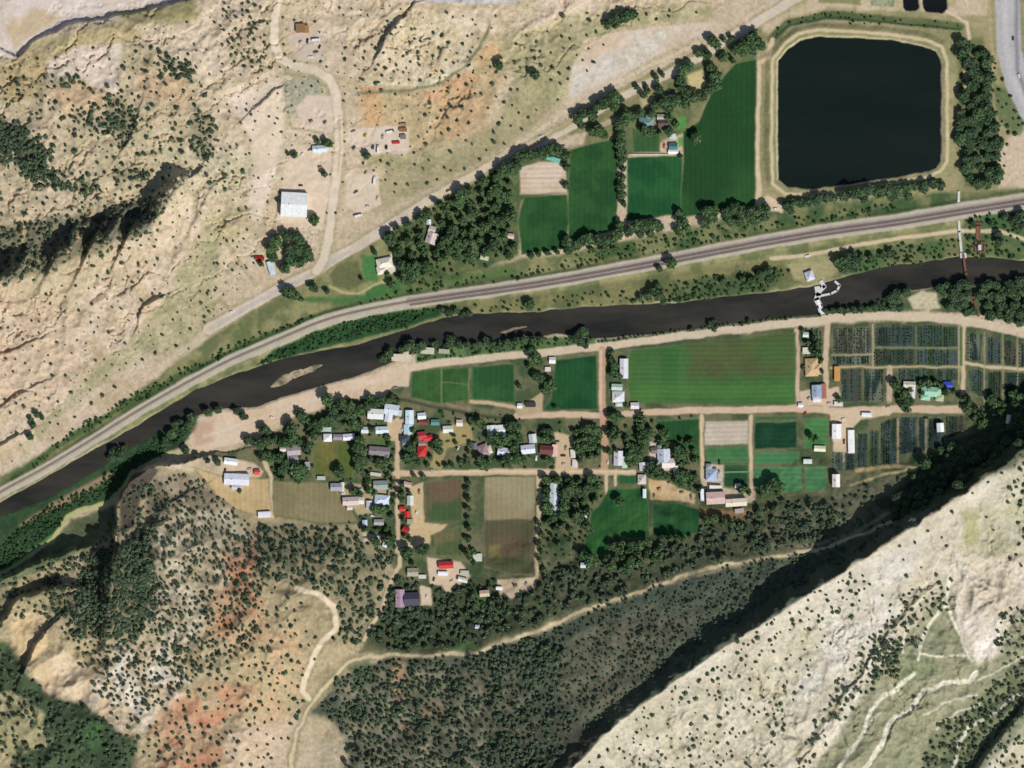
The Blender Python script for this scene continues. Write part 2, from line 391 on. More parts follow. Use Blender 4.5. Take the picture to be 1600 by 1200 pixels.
area([(1240, 1250), (1330, 1110), (1400, 1000), (1470, 920), (1500, 930), (1510, 1000), (1525, 1040), (1560, 1020), (1580, 960), (1640, 930), (1640, 1080), (1560, 1150), (1500, 1250)], (156, 152, 118), 14, 8, 0.95, (140, 141, 106), NS2, 0.9)
area([(1395, 1040), (1440, 1020), (1470, 1040), (1440, 1060), (1410, 1065)], (112, 130, 86), 24, 10, 0.6)
area([(1440, 1170), (1480, 1120), (1520, 1090), (1600, 1030), (1640, 1030), (1640, 1100), (1560, 1180), (1500, 1230), (1440, 1230)], (110, 118, 80), 20, 10, 0.8, (86, 96, 66), NS2)
area([(1490, 945), (1502, 890), (1540, 868), (1600, 872), (1640, 880), (1640, 925), (1598, 938), (1572, 965), (1556, 1000), (1545, 1026), (1524, 1034), (1510, 1012), (1494, 985)], (214, 202, 186), 6, 5, 1, (200, 186, 162), NS1, 0.5)
area([(1520, 1000), (1560, 985), (1548, 1026), (1524, 1034)], (230, 220, 206), 10, 4, 0.8)
area([(1530, 1260), (1600, 1130), (1660, 1080), (1660, 1260)], (196, 186, 156), 8, 4, 1, (160, 152, 112), NS2)
WASH = (222, 213, 188)
for p, w in (([(1305, 1205), (1340, 1150), (1358, 1112), (1372, 1092), (1398, 1076), (1426, 1050)], 5),
             ([(1345, 1205), (1375, 1165), (1384, 1135), (1398, 1118), (1425, 1105), (1442, 1080), (1470, 1066), (1510, 1064), (1525, 1050)], 7),
             ([(1310, 1110), (1350, 1045), (1384, 990), (1405, 960), (1440, 935)], 3.5), ([(1434, 1030), (1440, 990), (1475, 940), (1482, 895)], 4),
             ([(1476, 940), (1495, 985), (1515, 1030)], 4), ([(1600, 1078), (1555, 1112), (1510, 1138), (1495, 1165), (1488, 1200)], 4),
             ([(1410, 1020), (1412, 980)], 3), ([(1430, 1022), (1520, 1022)], 2.5)):
    line(p, w + 1, WASH, 3, 5, 0.95)
for p in ([(1480, 890), (1474, 915), (1470, 940)], [(1445, 1115), (1480, 1092), (1522, 1086)], [(1460, 1140), (1492, 1108), (1530, 1100)], [(1330, 1172), (1352, 1130), (1376, 1112)], [(1290, 1160), (1330, 1100), (1380, 1030)], [(1530, 1060), (1570, 1040), (1604, 1020)], [(1550, 990), (1580, 970), (1604, 960)], [(1400, 955), (1420, 930), (1450, 905), (1470, 870)]):
    line(p, 3, WASH, 3, 6, 0.7)
line([(1350, 1208), (1380, 1170), (1389, 1138), (1405, 1122), (1440, 1104), (1448, 1084)], 2.5, (120, 116, 80), 2, 3, 0.8)
line([(1240, 1180), (1300, 1110), (1340, 1050), (1380, 990), (1440, 925)], 6, (128, 124, 88), 6, 5, 0.8)

# valley floor south of the river
VAL = [(610, 585), (700, 570), (870, 550), (1100, 525), (1300, 505), (1440, 500), (1540, 512), (1640, 530), (1640, 650), (1500, 690), (1450, 755), (1330, 832), (1200, 868), (1050, 905), (940, 945), (830, 985), (745, 1015), (600, 1024), (560, 1020), (600, 960), (620, 900), (600, 860), (560, 818), (500, 820), (425, 805), (400, 745), (330, 715), (400, 690), (470, 650), (520, 630)]
area(VAL, (112, 110, 78), 8, 5, 1, (70, 88, 56), NS2, 0.8)
area([(560, 1000), (620, 900), (700, 920), (760, 900), (850, 905), (840, 975), (745, 1012), (600, 1022)], (62, 74, 50), 16, 8, 0.85, (86, 88, 62), NS2)
area([(732, 935), (750, 925), (776, 930), (782, 955), (745, 960)], (74, 112, 58), 10, 6, 0.85)
area([(700, 1008), (740, 1000), (745, 1016), (700, 1020)], (70, 108, 58), 8, 5, 0.8)
area([(850, 890), (960, 850), (1100, 815), (1190, 790), (1290, 775), (1320, 835), (1200, 865), (1050, 900), (940, 940), (850, 965)], (72, 79, 57), 14, 8, 0.9, (94, 94, 70), NS2, 1)
area([(1290, 775), (1400, 745), (1450, 750), (1330, 832), (1200, 868), (1190, 830)], (104, 104, 80), 14, 8, 0.8, (124, 118, 92), NS2)
area([(1480, 690), (1600, 655), (1640, 640), (1640, 700), (1500, 765), (1400, 815), (1380, 790), (1430, 740)], (52, 64, 46), 14, 8, 0.9, (70, 80, 56), NS2)
area([(1090, 795), (1180, 795), (1165, 815), (1100, 808)], (150, 116, 76), 8, 5, 0.8)

# between the upper road and the river
BET = [(0, 745), (100, 690), (200, 622), (330, 525), (450, 450), (520, 405), (610, 362), (620, 380), (700, 430), (810, 405), (890, 395), (1060, 360), (1220, 330), (1640, 285), (1640, 410), (1500, 402), (1330, 430), (1200, 460), (980, 478), (800, 490), (680, 502), (560, 542), (400, 575), (240, 650), (100, 728), (0, 785)]
area(BET, (104, 112, 70), 8, 5, 1, (142, 138, 92), NS2, 0.7)
for p, c, w in (([(20, 745), (100, 690), (200, 630), (280, 588), (340, 560), (420, 525), (500, 492), (560, 478)], (64, 92, 50), 9), ([(560, 472), (640, 455), (720, 436), (800, 425)], (86, 112, 60), 12),
                ([(480, 468), (540, 470), (600, 455)], (66, 112, 60), 8), ([(700, 450), (760, 436), (850, 430), (930, 415)], (84, 100, 60), 6)):
    line(p, w, c, 6, 4, 0.85)
area([(515, 428), (530, 410), (560, 408), (570, 440), (545, 452), (520, 450)], (116, 116, 72), 6, 3, 0.95, (100, 104, 64), NS2)
area([(568, 402), (590, 398), (590, 440), (570, 440), (565, 420)], (62, 124, 60), 6, 3, 0.9)
area([(570, 450), (630, 435), (628, 455), (570, 468)], (60, 112, 56), 6, 4, 0.9)
area([(590, 405), (612, 396), (626, 420), (612, 428), (590, 420)], (216, 206, 186), 4, 3, 1, None, None, 0.2)
line([(515, 448), (535, 457), (560, 458), (585, 445), (600, 440)], 4, (176, 168, 112), 3, 2, 0.9)
area([(690, 470), (800, 462), (900, 452), (1000, 435), (1100, 420), (1200, 408), (1235, 400), (1240, 440), (1200, 458), (980, 476), (800, 486), (700, 492)], (98, 104, 64), 6, 4, 0.9, (128, 124, 78), NS2, 0.9)
area([(1060, 440), (1200, 418), (1225, 430), (1200, 458), (1060, 474)], (72, 92, 56), 8, 6, 0.85, (96, 106, 66), NS2, 1)
area([(1320, 395), (1500, 372), (1500, 400), (1340, 428), (1300, 425)], (76, 104, 58), 6, 4, 0.9, (112, 112, 74), NS2, 0.9)
area([(1222, 405), (1262, 398), (1320, 395), (1310, 425), (1280, 445), (1240, 437)], (168, 158, 112), 8, 4, 0.9, (128, 132, 84), NS2)
area([(1505, 340), (1640, 330), (1640, 408), (1500, 400)], (62, 100, 56), 8, 5, 0.9, (92, 110, 66), NS2)
area([(1225, 315), (1330, 305), (1480, 285), (1640, 285), (1640, 310), (1490, 322), (1240, 350), (1060, 385), (900, 410), (880, 398), (1060, 358)], (64, 92, 54), 8, 5, 0.9, (120, 124, 78), NS2, 0.8)
# grove and yards north of the railway
area([(605, 365), (650, 330), (720, 285), (800, 245), (890, 232), (890, 300), (815, 315), (810, 400), (700, 440), (640, 450), (620, 420)], (62, 88, 50), 8, 5, 0.95, (96, 106, 62), NS2, 0.8)
area([(885, 200), (920, 180), (960, 150), (1050, 100), (1110, 80), (1190, 40), (1190, 70), (1180, 100), (1110, 145), (1090, 200), (980, 242), (968, 222), (890, 232)], (88, 102, 62), 8, 5, 0.95, (130, 126, 84), NS2, 0.7)
area([(1072, 118), (1098, 108), (1104, 130), (1096, 145), (1078, 142)], (196, 180, 124), 6, 3, 1)
area([(1000, 145), (1022, 150), (1018, 166), (1002, 168)], (186, 168, 124), 6, 3, 0.9)
area([(800, 245), (880, 215), (915, 205), (912, 225), (880, 232), (840, 240), (805, 250)], (200, 178, 150), 6, 4, 0.9)
line([(940, 195), (965, 185)], 8, (190, 166, 136), 4, 2, 0.8)
area([(1058, 182), (1072, 182), (1070, 202), (1058, 202)], (78, 150, 62), 6, 3, 0.9)
area([(1060, 215), (1070, 215), (1070, 230), (1060, 230)], (78, 150, 62), 6, 3, 0.9)
# around the reservoir
area([(1186, 60), (1215, 20), (1280, 5), (1400, 15), (1530, 25), (1560, -50), (1640, -50), (1640, 290), (1500, 300), (1360, 310), (1230, 318), (1186, 310)], (160, 148, 106), 8, 5, 1, (140, 136, 94), NS2, 0.7)
area([(1180, 40), (1260, -10), (1300, -50), (1560, -50), (1540, 25), (1480, 22), (1400, 15), (1290, 12), (1230, 25), (1200, 55)], (196, 178, 146), 8, 5, 1, (180, 164, 124), NS2, 0.6)
line([(1204, 62), (1232, 36), (1290, 23), (1350, 26), (1420, 34), (1500, 42)], 13, (78, 92, 58), 5, 3, 0.95, (100, 108, 66))
line([(1204, 64), (1232, 40), (1290, 27), (1350, 31), (1420, 39), (1500, 46)], 4, (50, 74, 48), 3, 2, 0.9)
line([(1545, 0), (1550, 80), (1555, 180)], 5, (176, 158, 112), 4, 3, 0.8)
area([(1498, 60), (1535, 60), (1550, 130), (1560, 270), (1540, 295), (1505, 290), (1498, 200)], (74, 96, 58), 8, 5, 0.9, (110, 112, 72), NS2)
area([(1505, 103), (1522, 101), (1522, 145), (1505, 145)], (190, 172, 120), 5, 2, 0.9)
area([(1565, 225), (1600, 190), (1640, 230), (1640, 290), (1560, 292)], (206, 184, 156), 10, 5, 0.95)
area([(1552, 130), (1575, 140), (1605, 195), (1590, 215), (1560, 190)], (92, 110, 70), 8, 5, 0.8)
# river banks
area([(400, 572), (430, 545), (500, 515), (560, 497), (640, 484), (684, 480), (690, 492), (640, 508), (580, 526), (520, 541), (470, 553), (420, 566)], (38, 74, 42), 4, 3, 1, (50, 88, 48), NS2, 0.8)
area([(-60, 834), (0, 803), (40, 787), (80, 770), (130, 741), (165, 720), (200, 696), (240, 676), (270, 660), (308, 644), (308, 670), (280, 700), (250, 714), (205, 738), (185, 768), (170, 784), (120, 797), (105, 808), (80, 842), (45, 870), (0, 897), (-60, 930)], (44, 70, 44), 6, 4, 1, (58, 84, 52), NS2, 0.9)
area([(110, 812), (180, 788), (190, 830), (150, 850), (90, 880), (-40, 940), (-40, 905), (45, 876), (80, 848)], (98, 108, 72), 8, 5, 0.9, (78, 92, 60), NS2)
area([(700, 532), (800, 528), (930, 526), (930, 545), (860, 552), (700, 562), (650, 568), (650, 545)], (58, 92, 50), 6, 4, 0.95, (84, 116, 60), NS2, 0.9)
area([(930, 530), (1080, 515), (1200, 500), (1290, 488), (1400, 460), (1500, 440), (1640, 436), (1640, 515), (1520, 490), (1440, 485), (1300, 492), (1100, 516), (940, 538)], (56, 82, 50), 5, 4, 0.95, (84, 100, 64), NS2, 0.9)
area([(1418, 465), (1440, 452), (1462, 455), (1470, 480), (1450, 486), (1425, 482)], (196, 182, 148), 5, 5, 1)
# ------------------------------------------------------------------ roads, fields (each its own object), with the colour of the same sheet
M_ground = ground_material('ground_soil')
M_road = ground_material('packed_dirt', specks=False)
M_asph = ground_material('asphalt', specks=False)
M_rowsx = ground_material('crop_rows_across', 'X', 0.05, 0.055, False)
M_rowsy = ground_material('crop_rows_along', 'Y', 0.07, 0.06, False)
M_ballast = ground_material('ballast', specks=False)

DIRT = (200, 178, 152)
def road(label, pts, w, col=DIRT, soft=3, warp=2.2, a=0.95, name='dirt_road', mat=None, verge=None, **kw):
    c = new_class(name, label, mat or M_road)
    if verge: line(pts, w + 9, verge, 7, 5, 0.55, w2=kw.get('w2') and kw['w2'] + 9)
    line(pts, w, col, soft, warp, a, wild=0.25, cls=c, **kw)
def yard(label, pts, col=DIRT, col2=None, name='dirt_yard', soft=4, warp=3):
    c = new_class(name, label, M_road)
    area(pts, col, soft, warp, 0.97, col2, NS2, 0.3, cls=c)
def field(label, pts, col, col2=None, mat=None, noise=None, soft=2, warp=1.2, a=1.0, wild=0.3, name='field'):
    c = new_class(name, label, mat or M_rowsx)
    area(pts, col, soft, warp, a, col2, noise, wild, cls=c)
    line(pts + [pts[0]], 2.0, (104, 110, 74), 2.5, 2.5, 0.55)

# paved roads
road('grey asphalt highway bending round the far side of the reservoir', [(1572, -60), (1575, 30), (1577, 80), (1590, 130), (1610, 170), (1650, 225)], 38, (176, 172, 172), 4, 1, name='paved_road', mat=M_asph)
line([(1588, -60), (1588, 60), (1590, 110), (1604, 150), (1640, 205)], 6, (112, 112, 120), 6, 1, 0.7)
line([(1569, -60), (1571, 60), (1578, 110), (1596, 155), (1632, 210)], 9, (192, 186, 182), 5, 1, 0.6)
road('pale grey paved road clipped by the top edge above the quarry', [(560, -22), (640, -6), (720, -2), (800, -4), (880, -22)], 16, (184, 180, 178), 3, 1, name='paved_road', mat=M_asph)
# dirt roads
road('wide pale dirt road climbing along the foot of the badlands', [(325, 515), (400, 472), (440, 450), (480, 432), (510, 412), (545, 392), (590, 366), (650, 328), (720, 286), (800, 244), (850, 219), (900, 192), (970, 150), (1060, 108), (1130, 66), (1190, 30), (1260, -12), (1330, -50)], 16, (206, 190, 170), col2=(196, 180, 162), w2=14, verge=(146, 136, 94))
line([(330, 514), (400, 472), (480, 433), (545, 393)], 6, (176, 168, 160), 4, 1, 0.7)
line([(640, 335), (720, 284), (800, 232), (880, 178), (960, 130), (1110, 58)], 5, (206, 190, 150), 3, 2, 0.8)
line([(650, 338), (740, 284), (830, 228), (900, 186), (970, 142), (1100, 78)], 6, (150, 142, 92), 4, 3, 0.8)
road('narrow end of the dirt road fading out above the railway', [(338, 508), (318, 520), (296, 538), (262, 566), (228, 592)], 7, (196, 178, 150), a=0.7, warp=4)
road('dirt track climbing past the quarry yards to the top of the photo', [(494, 424), (505, 405), (512, 380), (516, 350), (520, 310), (526, 270), (530, 230), (530, 190), (526, 152), (516, 124), (494, 110), (462, 104), (438, 92), (428, 62), (430, 30), (440, -20)], 13, (208, 192, 170), verge=(164, 152, 112))
line([(528, 270), (532, 230), (531, 180)], 3, (176, 150, 108), 3, 1, 0.6)
yard('bare equipment yard inside the bend of the quarry track', [(452, 35), (475, 35), (505, 60), (505, 95), (468, 98), (455, 75)], (196, 178, 158))
yard('bare graded terrace west of the quarry track', [(462, 172), (480, 150), (520, 150), (522, 205), (478, 203)], (198, 180, 160))
yard('quarry yard strewn with machinery and a red container', [(545, 200), (600, 198), (640, 200), (636, 240), (560, 240), (545, 222)], (202, 184, 164))
yard('bare lot around the large white roofed shed', [(455, 228), (520, 225), (515, 300), (500, 360), (470, 350), (430, 348), (440, 290)], (206, 186, 162))
yard('bare lot with a parked white trailer below the quarry', [(540, 275), (590, 268), (596, 320), (560, 335), (540, 320)], (204, 186, 162))
road('reddish dirt road along the south bank above the crops', [(600, 584), (650, 572), (700, 565), (800, 556), (870, 548), (940, 541), (1010, 532), (1100, 521), (1160, 514), (1230, 506), (1300, 498), (1370, 493), (1440, 495), (1500, 500), (1540, 507), (1600, 521), (1660, 536)], 11, (202, 184, 158), w2=14)
yard('broad bare sandy clearing between the river and the village', [(640, 575), (600, 582), (560, 590), (500, 605), (440, 624), (405, 640), (335, 645), (312, 664), (296, 684), (300, 704), (330, 704), (380, 690), (405, 675), (430, 662), (465, 650), (500, 638), (515, 622), (560, 624), (600, 622), (612, 606), (640, 602)], (204, 178, 148), (208, 186, 160))
area([(300, 668), (330, 655), (335, 690), (305, 698)], (178, 140, 116), 10, 4, 0.6)
line([(320, 682), (400, 655), (480, 628), (600, 592)], 5, (214, 196, 176), 6, 2, 0.6)
road('dirt lane between the crop strips and the village yards', [(808, 650), (880, 648), (945, 650), (1000, 645), (1100, 641), (1180, 640), (1240, 638), (1310, 642), (1400, 640), (1508, 640)], 9, (202, 176, 148), w2=12)
road('bare strip inside the crop plots by the farm track', [(735, 626), (770, 630), (805, 637)], 6, (196, 170, 134))
road('reddish farm track dropping straight from the bank road', [(941, 545), (941, 600), (942, 648), (944, 690), (944, 736)], 11, (188, 152, 122))
line([(939, 548), (939, 640)], 4, (206, 186, 160), 2, 1, 0.7)
road('main village street running between the yards and ploughed fields', [(616, 740), (700, 739), (850, 737), (945, 738), (990, 738)], 9, (200, 174, 142))
line([(690, 737), (990, 737)], 2, (224, 208, 176), 1.5, 0.5, 0.5)
road('narrow village lane crossing the main street beside red roofs', [(621, 655), (621, 700), (621, 740), (621, 800), (622, 862)], 7, (200, 174, 142))
road('footpath from the village lane into the southern woods', [(626, 862), (624, 885), (612, 908), (602, 935), (595, 955), (580, 978), (568, 1000)], 6, (204, 182, 148), warp=3)
road('pale dirt trail winding along the foot of the dark slope', [(1392, 812), (1350, 832), (1280, 860), (1210, 868), (1100, 889), (1050, 905), (1000, 924), (940, 945), (900, 958), (880, 968), (830, 988), (800, 1000), (770, 1011), (745, 1020), (700, 1022), (620, 1024), (575, 1026), (545, 1034), (528, 1052), (500, 1080), (480, 1112), (462, 1145), (456, 1180), (458, 1240)], 5, (204, 186, 148), warp=5, verge=(128, 124, 88))
road('looping dirt drive on the hill west of the woods', [(465, 918), (500, 928), (522, 948), (526, 982), (505, 1000), (490, 1025), (476, 1060), (472, 1080), (482, 1092)], 8, (214, 196, 168), warp=3, verge=(156, 140, 102))
road('sandy field edge track beside the ploughed field', [(842, 742), (843, 800), (838, 850), (837, 905)], 7, (198, 174, 138))
road('short driveway off the main street to a pasture gate', [(947, 742), (947, 775)], 5, (204, 180, 146))
road('short white gravel drive beside a pasture corner', [(962, 742), (962, 758)], 4, (204, 184, 154))
road('dirt drive curling round the western house lots', [(402, 640), (402, 690), (410, 715), (424, 745), (425, 806)], 6, (200, 178, 146), warp=3)
road('farm track down the west side of the small square plots', [(1096, 650), (1097, 700), (1098, 770)], 6, (204, 182, 146))
road('farm track splitting the small square plots', [(1173, 650), (1173, 700), (1174, 768)], 6, (200, 182, 146))
road('pinkish farm track beside the big striped field', [(1244, 516), (1246, 570), (1246, 636)], 7, (204, 176, 150))
road('farm track on the left of the garden allotments', [(1293, 508), (1290, 560), (1290, 640)], 9, (200, 178, 150))
road('farm track on the right of the garden allotments', [(1505, 508), (1504, 560), (1506, 625), (1530, 640)], 7, (204, 178, 146))
road('thin path through the middle of the garden allotments', [(1298, 574), (1400, 573), (1502, 573)], 3, (184, 166, 128))
road('farm path crossing the far right allotments', [(1505, 566), (1550, 574), (1660, 582)], 5, (200, 180, 146))
road('gravel service track along the north bank of the river', [(1205, 405), (1262, 399), (1330, 384), (1420, 370), (1500, 361), (1560, 362), (1610, 376), (1660, 380)], 6, (204, 184, 152))
road('pale levee track along the west side of the reservoir', [(1206, 62), (1200, 90), (1185, 100), (1184, 200), (1184, 260), (1186, 310), (1200, 328)], 7, (206, 184, 150))
yard('bare turnout at the corner below the reservoir', [(1186, 312), (1200, 305), (1225, 322), (1222, 332), (1205, 330)], (208, 186, 156))
RIM = [(1215, 95), (1231, 75), (1250, 62), (1275, 57), (1340, 58), (1400, 64), (1440, 72), (1463, 80), (1470, 95), (1471, 150), (1471, 250), (1463, 262), (1440, 270), (1400, 277), (1330, 288), (1260, 296), (1230, 292), (1216, 280), (1214, 240)]
RING = [(1207, 92), (1226, 68), (1248, 53), (1275, 47), (1340, 49), (1400, 56), (1445, 63), (1470, 72), (1479, 95), (1480, 150), (1480, 252), (1470, 267), (1442, 279), (1400, 286), (1330, 298), (1262, 305), (1226, 302), (1208, 286), (1205, 240)]
road('levee track ringing the dark square reservoir', RING + [RING[0]], 5, (200, 184, 146), 2.5)
line(RIM + [RIM[0]], 3.5, (196, 182, 144), 2, 1, 0.8)
road('green overgrown trail along the top of the riverside meadow', [(-50, 930), (0, 897), (50, 868), (82, 842), (106, 808), (124, 797), (172, 783), (190, 762), (208, 736), (248, 716), (276, 708)], 6, (176, 174, 118), warp=3)
line([(-50, 915), (0, 892), (50, 862), (80, 838)], 3, (96, 150, 76), 4, 3, 0.7)
road('service track running up past the ponds', [(1480, 18), (1510, 35), (1515, 60)], 5, (206, 184, 156))

# railway bed
RAIL = [(-60, 808), (0, 770), (70, 733), (140, 691), (210, 646), (290, 600), (360, 563), (420, 538), (500, 503), (560, 487), (640, 472), (700, 463), (780, 452), (840, 443), (900, 433), (1000, 415), (1100, 396), (1200, 377), (1300, 360), (1400, 347), (1500, 330), (1600, 314), (1660, 305)]
road('raised ballast bed of the railway following the river', RAIL, 15, (184, 174, 156), 3, 1.5, name='railway_bed', mat=M_ballast, w2=27)
line([(640, 471)] + RAIL[11:], 11, (140, 128, 122), 5, 1, 0.9, w2=14)
line(RAIL[:12], 4, (158, 144, 124), 4, 1, 0.7)

# green pastures north of the railway
G1, G2 = (40, 76, 42), (50, 87, 47)
field('green pasture below the bare beige lot', [(818, 308), (886, 304), (890, 330), (884, 388), (815, 398), (810, 345)], G1, G2)
field('green pasture left of the tree row', [(890, 234), (964, 215), (965, 300), (962, 358), (888, 380), (888, 300)], G1, G2)
field('green pasture below the farmhouse yard', [(980, 246), (1066, 243), (1065, 334), (980, 346)], (34, 78, 46), (42, 88, 50))
field('largest green pasture bordering the reservoir levee', [(1068, 236), (1068, 205), (1092, 190), (1110, 148), (1132, 118), (1152, 98), (1182, 92), (1180, 322), (1062, 340)], (38, 71, 40), (49, 86, 46), noise=NS4)
field('square of mown lawn beside the farmhouse', [(988, 200), (1030, 210), (1030, 238), (990, 238)], (56, 88, 52), (70, 98, 58))
field('bare beige lot between the grove and the pastures', [(812, 262), (842, 252), (884, 255), (886, 302), (812, 304)], (196, 174, 146), (206, 188, 166), M_rowsy, soft=3)
line([(812, 278), (884, 278)], 2, (176, 150, 122), 2, 1, 0.5)
# crops by the river road
field('green crop plot with pale division lines, western part', [(644, 580), (733, 573), (733, 626), (690, 630), (642, 622)], (50, 84, 46), (62, 96, 52))
field('dark green crop plot under the farm road, eastern part', [(737, 573), (803, 569), (806, 630), (737, 622)], (42, 80, 46), (52, 92, 52))
for x in (690, 733): line([(x, 576), (x, 630)], 2, (120, 128, 88), 2, 1, 0.8)
line([(690, 597), (733, 600)], 1.5, (120, 128, 88), 2, 1, 0.6)
line([(612, 620), (640, 628), (680, 636), (740, 648), (800, 656)], 5, (60, 66, 50), 3, 2, 0.8)
line([(700, 632), (735, 640)], 5, (146, 124, 100), 3, 2, 0.8)
field('dark green crop field between two farm tracks', [(868, 562), (932, 555), (934, 640), (850, 642), (862, 620)], (30, 70, 42), (38, 80, 46))
field('large striped green field with a brownish centre', [(985, 547), (1100, 535), (1243, 519), (1243, 632), (1100, 632), (985, 628), (978, 580)], (66, 99, 55), (73, 107, 58), M_rowsy, NS4)
area([(1076, 536), (1240, 520), (1240, 585), (1076, 592)], (84, 92, 56), 22, 8, 0.75, (84, 82, 56), NS2)
area([(1180, 532), (1236, 526), (1236, 560), (1180, 575)], (62, 98, 52), 22, 8, 0.5)
area([(1030, 545), (1060, 542), (1060, 625), (1030, 625)], (56, 98, 52), 12, 3, 0.7)
area([(990, 602), (1240, 600), (1240, 622), (990, 622)], (74, 118, 58), 16, 5, 0.6)
# village fields
field('green paddock at the corner of the lane and plots', [(1026, 657), (1092, 655), (1093, 728), (1072, 700), (1045, 690), (1028, 680)], (38, 76, 44), (54, 94, 50))
field('bare beige ploughed plot', [(1101, 658), (1170, 657), (1170, 694), (1101, 696)], (184, 170, 152), (194, 180, 162), M_rowsy)
field('mid green plot under the bare beige plot', [(1104, 699), (1168, 697), (1168, 722), (1104, 724)], (66, 108, 68), (74, 118, 74), M_rowsy)
field('dark green plot beside the cluttered farmhouse', [(1130, 726), (1168, 726), (1168, 762), (1130, 760)], (40, 78, 50), (48, 88, 56), M_rowsy)
line([(1130, 738), (1168, 737)], 1.5, (150, 176, 120), 1.5, 0.5, 0.8)
field('very dark green rectangular plot', [(1179, 660), (1245, 659), (1246, 701), (1179, 702)], (26, 60, 42), (34, 70, 46), M_rowsy)
field('narrow green strip edging the very dark plot', [(1179, 651), (1245, 650), (1245, 657), (1179, 658)], (70, 96, 62), None, M_rowsy)
field('pale green strip under the very dark plot', [(1179, 707), (1249, 706), (1250, 724), (1179, 725)], (72, 122, 78), (66, 112, 70), M_rowsy)
field('pale green square plot in the plot corner', [(1179, 730), (1252, 729), (1253, 764), (1235, 770), (1180, 768)], (74, 124, 80), (84, 134, 86), M_rowsy)
field('pale green plot against the allotment fence', [(1257, 729), (1291, 728), (1291, 765), (1258, 770)], (76, 124, 80), (84, 132, 84), M_rowsy)
field('bright green plot with one dark tree in it', [(1257, 654), (1296, 653), (1294, 696), (1258, 700)], (78, 126, 74), (66, 112, 66), M_rowsy)
field('green pasture with a curved top edge south of the street', [(951, 764), (1005, 762), (1014, 790), (1014, 838), (985, 842), (952, 836), (948, 868), (912, 868), (918, 832), (925, 800), (938, 786)], (38, 80, 44), (52, 94, 50), noise=NS1)
field('green pasture below the bare farmyard', [(1020, 786), (1060, 786), (1094, 796), (1092, 830), (1060, 840), (1020, 838)], (34, 74, 42), (44, 84, 48))
field('mown green square by the short white drive', [(966, 742), (994, 742), (994, 756), (966, 757)], (48, 88, 52), None)
field('tan ploughed field turning dark at its southern end', [(757, 746), (836, 744), (836, 812), (834, 900), (800, 897), (757, 886)], (150, 139, 108), (140, 128, 98), M_rowsx, NS1)
area([(757, 812), (836, 812), (834, 898), (800, 895), (757, 885)], (96, 83, 66), 5, 3, 0.95, (84, 82, 60), NS1)
area([(816, 820), (828, 820), (826, 890), (814, 890)], (78, 84, 58), 10, 4, 0.6)
area([(760, 862), (832, 875), (832, 898), (770, 890)], (74, 84, 54), 12, 5, 0.8)
area([(765, 852), (780, 850), (780, 868), (765, 870)], (130, 122, 70), 8, 3, 0.7)
field('brown garden plot with green patches south of the street', [(665, 752), (722, 748), (722, 813), (666, 814)], (110, 94, 72), (96, 90, 66), M_rowsx, NS1)
area([(676, 754), (720, 752), (718, 790), (690, 795), (676, 775)], (106, 88, 68), 12, 6, 0.85)
area([(680, 785), (720, 780), (720, 812), (668, 813), (668, 800)], (58, 88, 52), 10, 5, 0.8)
field('small weedy plot near the round dark tree', [(676, 834), (696, 826), (722, 822), (722, 868), (682, 868)], (78, 92, 58), (104, 100, 70), M_rowsx)
yard('sandy turning ground between the weedy plots', [(640, 760), (662, 752), (663, 816), (700, 818), (690, 828), (672, 836), (672, 850), (648, 850), (630, 842), (644, 815)], (196, 172, 132))
yard('sandy turning place where the village lane ends', [(565, 833), (610, 837), (626, 845), (645, 846), (660, 842), (658, 852), (640, 858), (628, 868), (616, 852), (590, 848), (568, 846)])
yard('dirt yard around the long red roofed barn', [(668, 872), (720, 878), (735, 900), (715, 915), (700, 930), (690, 915), (672, 912)], (206, 182, 154))
yard('bare farmyard at the foot of the tan field', [(775, 905), (835, 902), (838, 918), (815, 925), (800, 935), (780, 930)], (204, 182, 150))
yard('bare lot beside the slate roofed house', [(655, 915), (672, 918), (674, 945), (657, 945)], (206, 186, 156))
field('dry tan paddock with a worn brown edge', [(427, 752), (520, 755), (548, 795), (560, 815), (500, 818), (427, 804)], (136, 126, 94), (124, 116, 84), M_rowsx, NS1, soft=4)
field('orange tan dry field below the westernmost house', [(302, 728), (345, 745), (420, 748), (424, 798), (400, 803), (365, 795), (335, 770)], (180, 155, 112), (186, 163, 122), M_rowsx, soft=4, warp=3)
yard('pale yard in front of the westernmost house', [(340, 715), (395, 722), (412, 735), (405, 745), (345, 742)], (198, 176, 150))
field('yellow green lawn enclosed by dark trees', [(491, 692), (551, 690), (552, 745), (491, 744)], (86, 98, 52), (122, 112, 64), M_rowsx, NS1)
field('small green lawn behind the white sheds', [(577, 684), (610, 682), (612, 700), (578, 702)], (86, 104, 62), None)
yard('bare farmyard running down to the two barns', [(1014, 748), (1040, 752), (1060, 762), (1086, 772), (1086, 788), (1060, 782), (1016, 780)], (204, 178, 138), (196, 164, 120))
yard('gravel yard around the large whitish house', [(1016, 690), (1030, 695), (1035, 715), (1060, 735), (1020, 735), (1016, 715)], (206, 190, 168))
yard('cluttered yard along the lane by the bare plot', [(1098, 725), (1130, 726), (1132, 762), (1180, 765), (1178, 785), (1098, 782)], (196, 176, 150))
yard('wide junction yard by the white sheds and allotments', [(1296, 640), (1400, 640), (1390, 650), (1345, 655), (1325, 675), (1325, 720), (1302, 725), (1300, 690)], (204, 182, 152))
yard('dirt lot between the big field and the sheds', [(1250, 612), (1310, 605), (1318, 634), (1250, 634)], (202, 178, 150))
yard('bare yard by the twin white houses', [(865, 675), (895, 680), (905, 735), (868, 735), (870, 710)], (196, 172, 136))
yard('bare patch behind the corner farm buildings', [(805, 640), (848, 612), (850, 645), (808, 650)], (176, 156, 124))
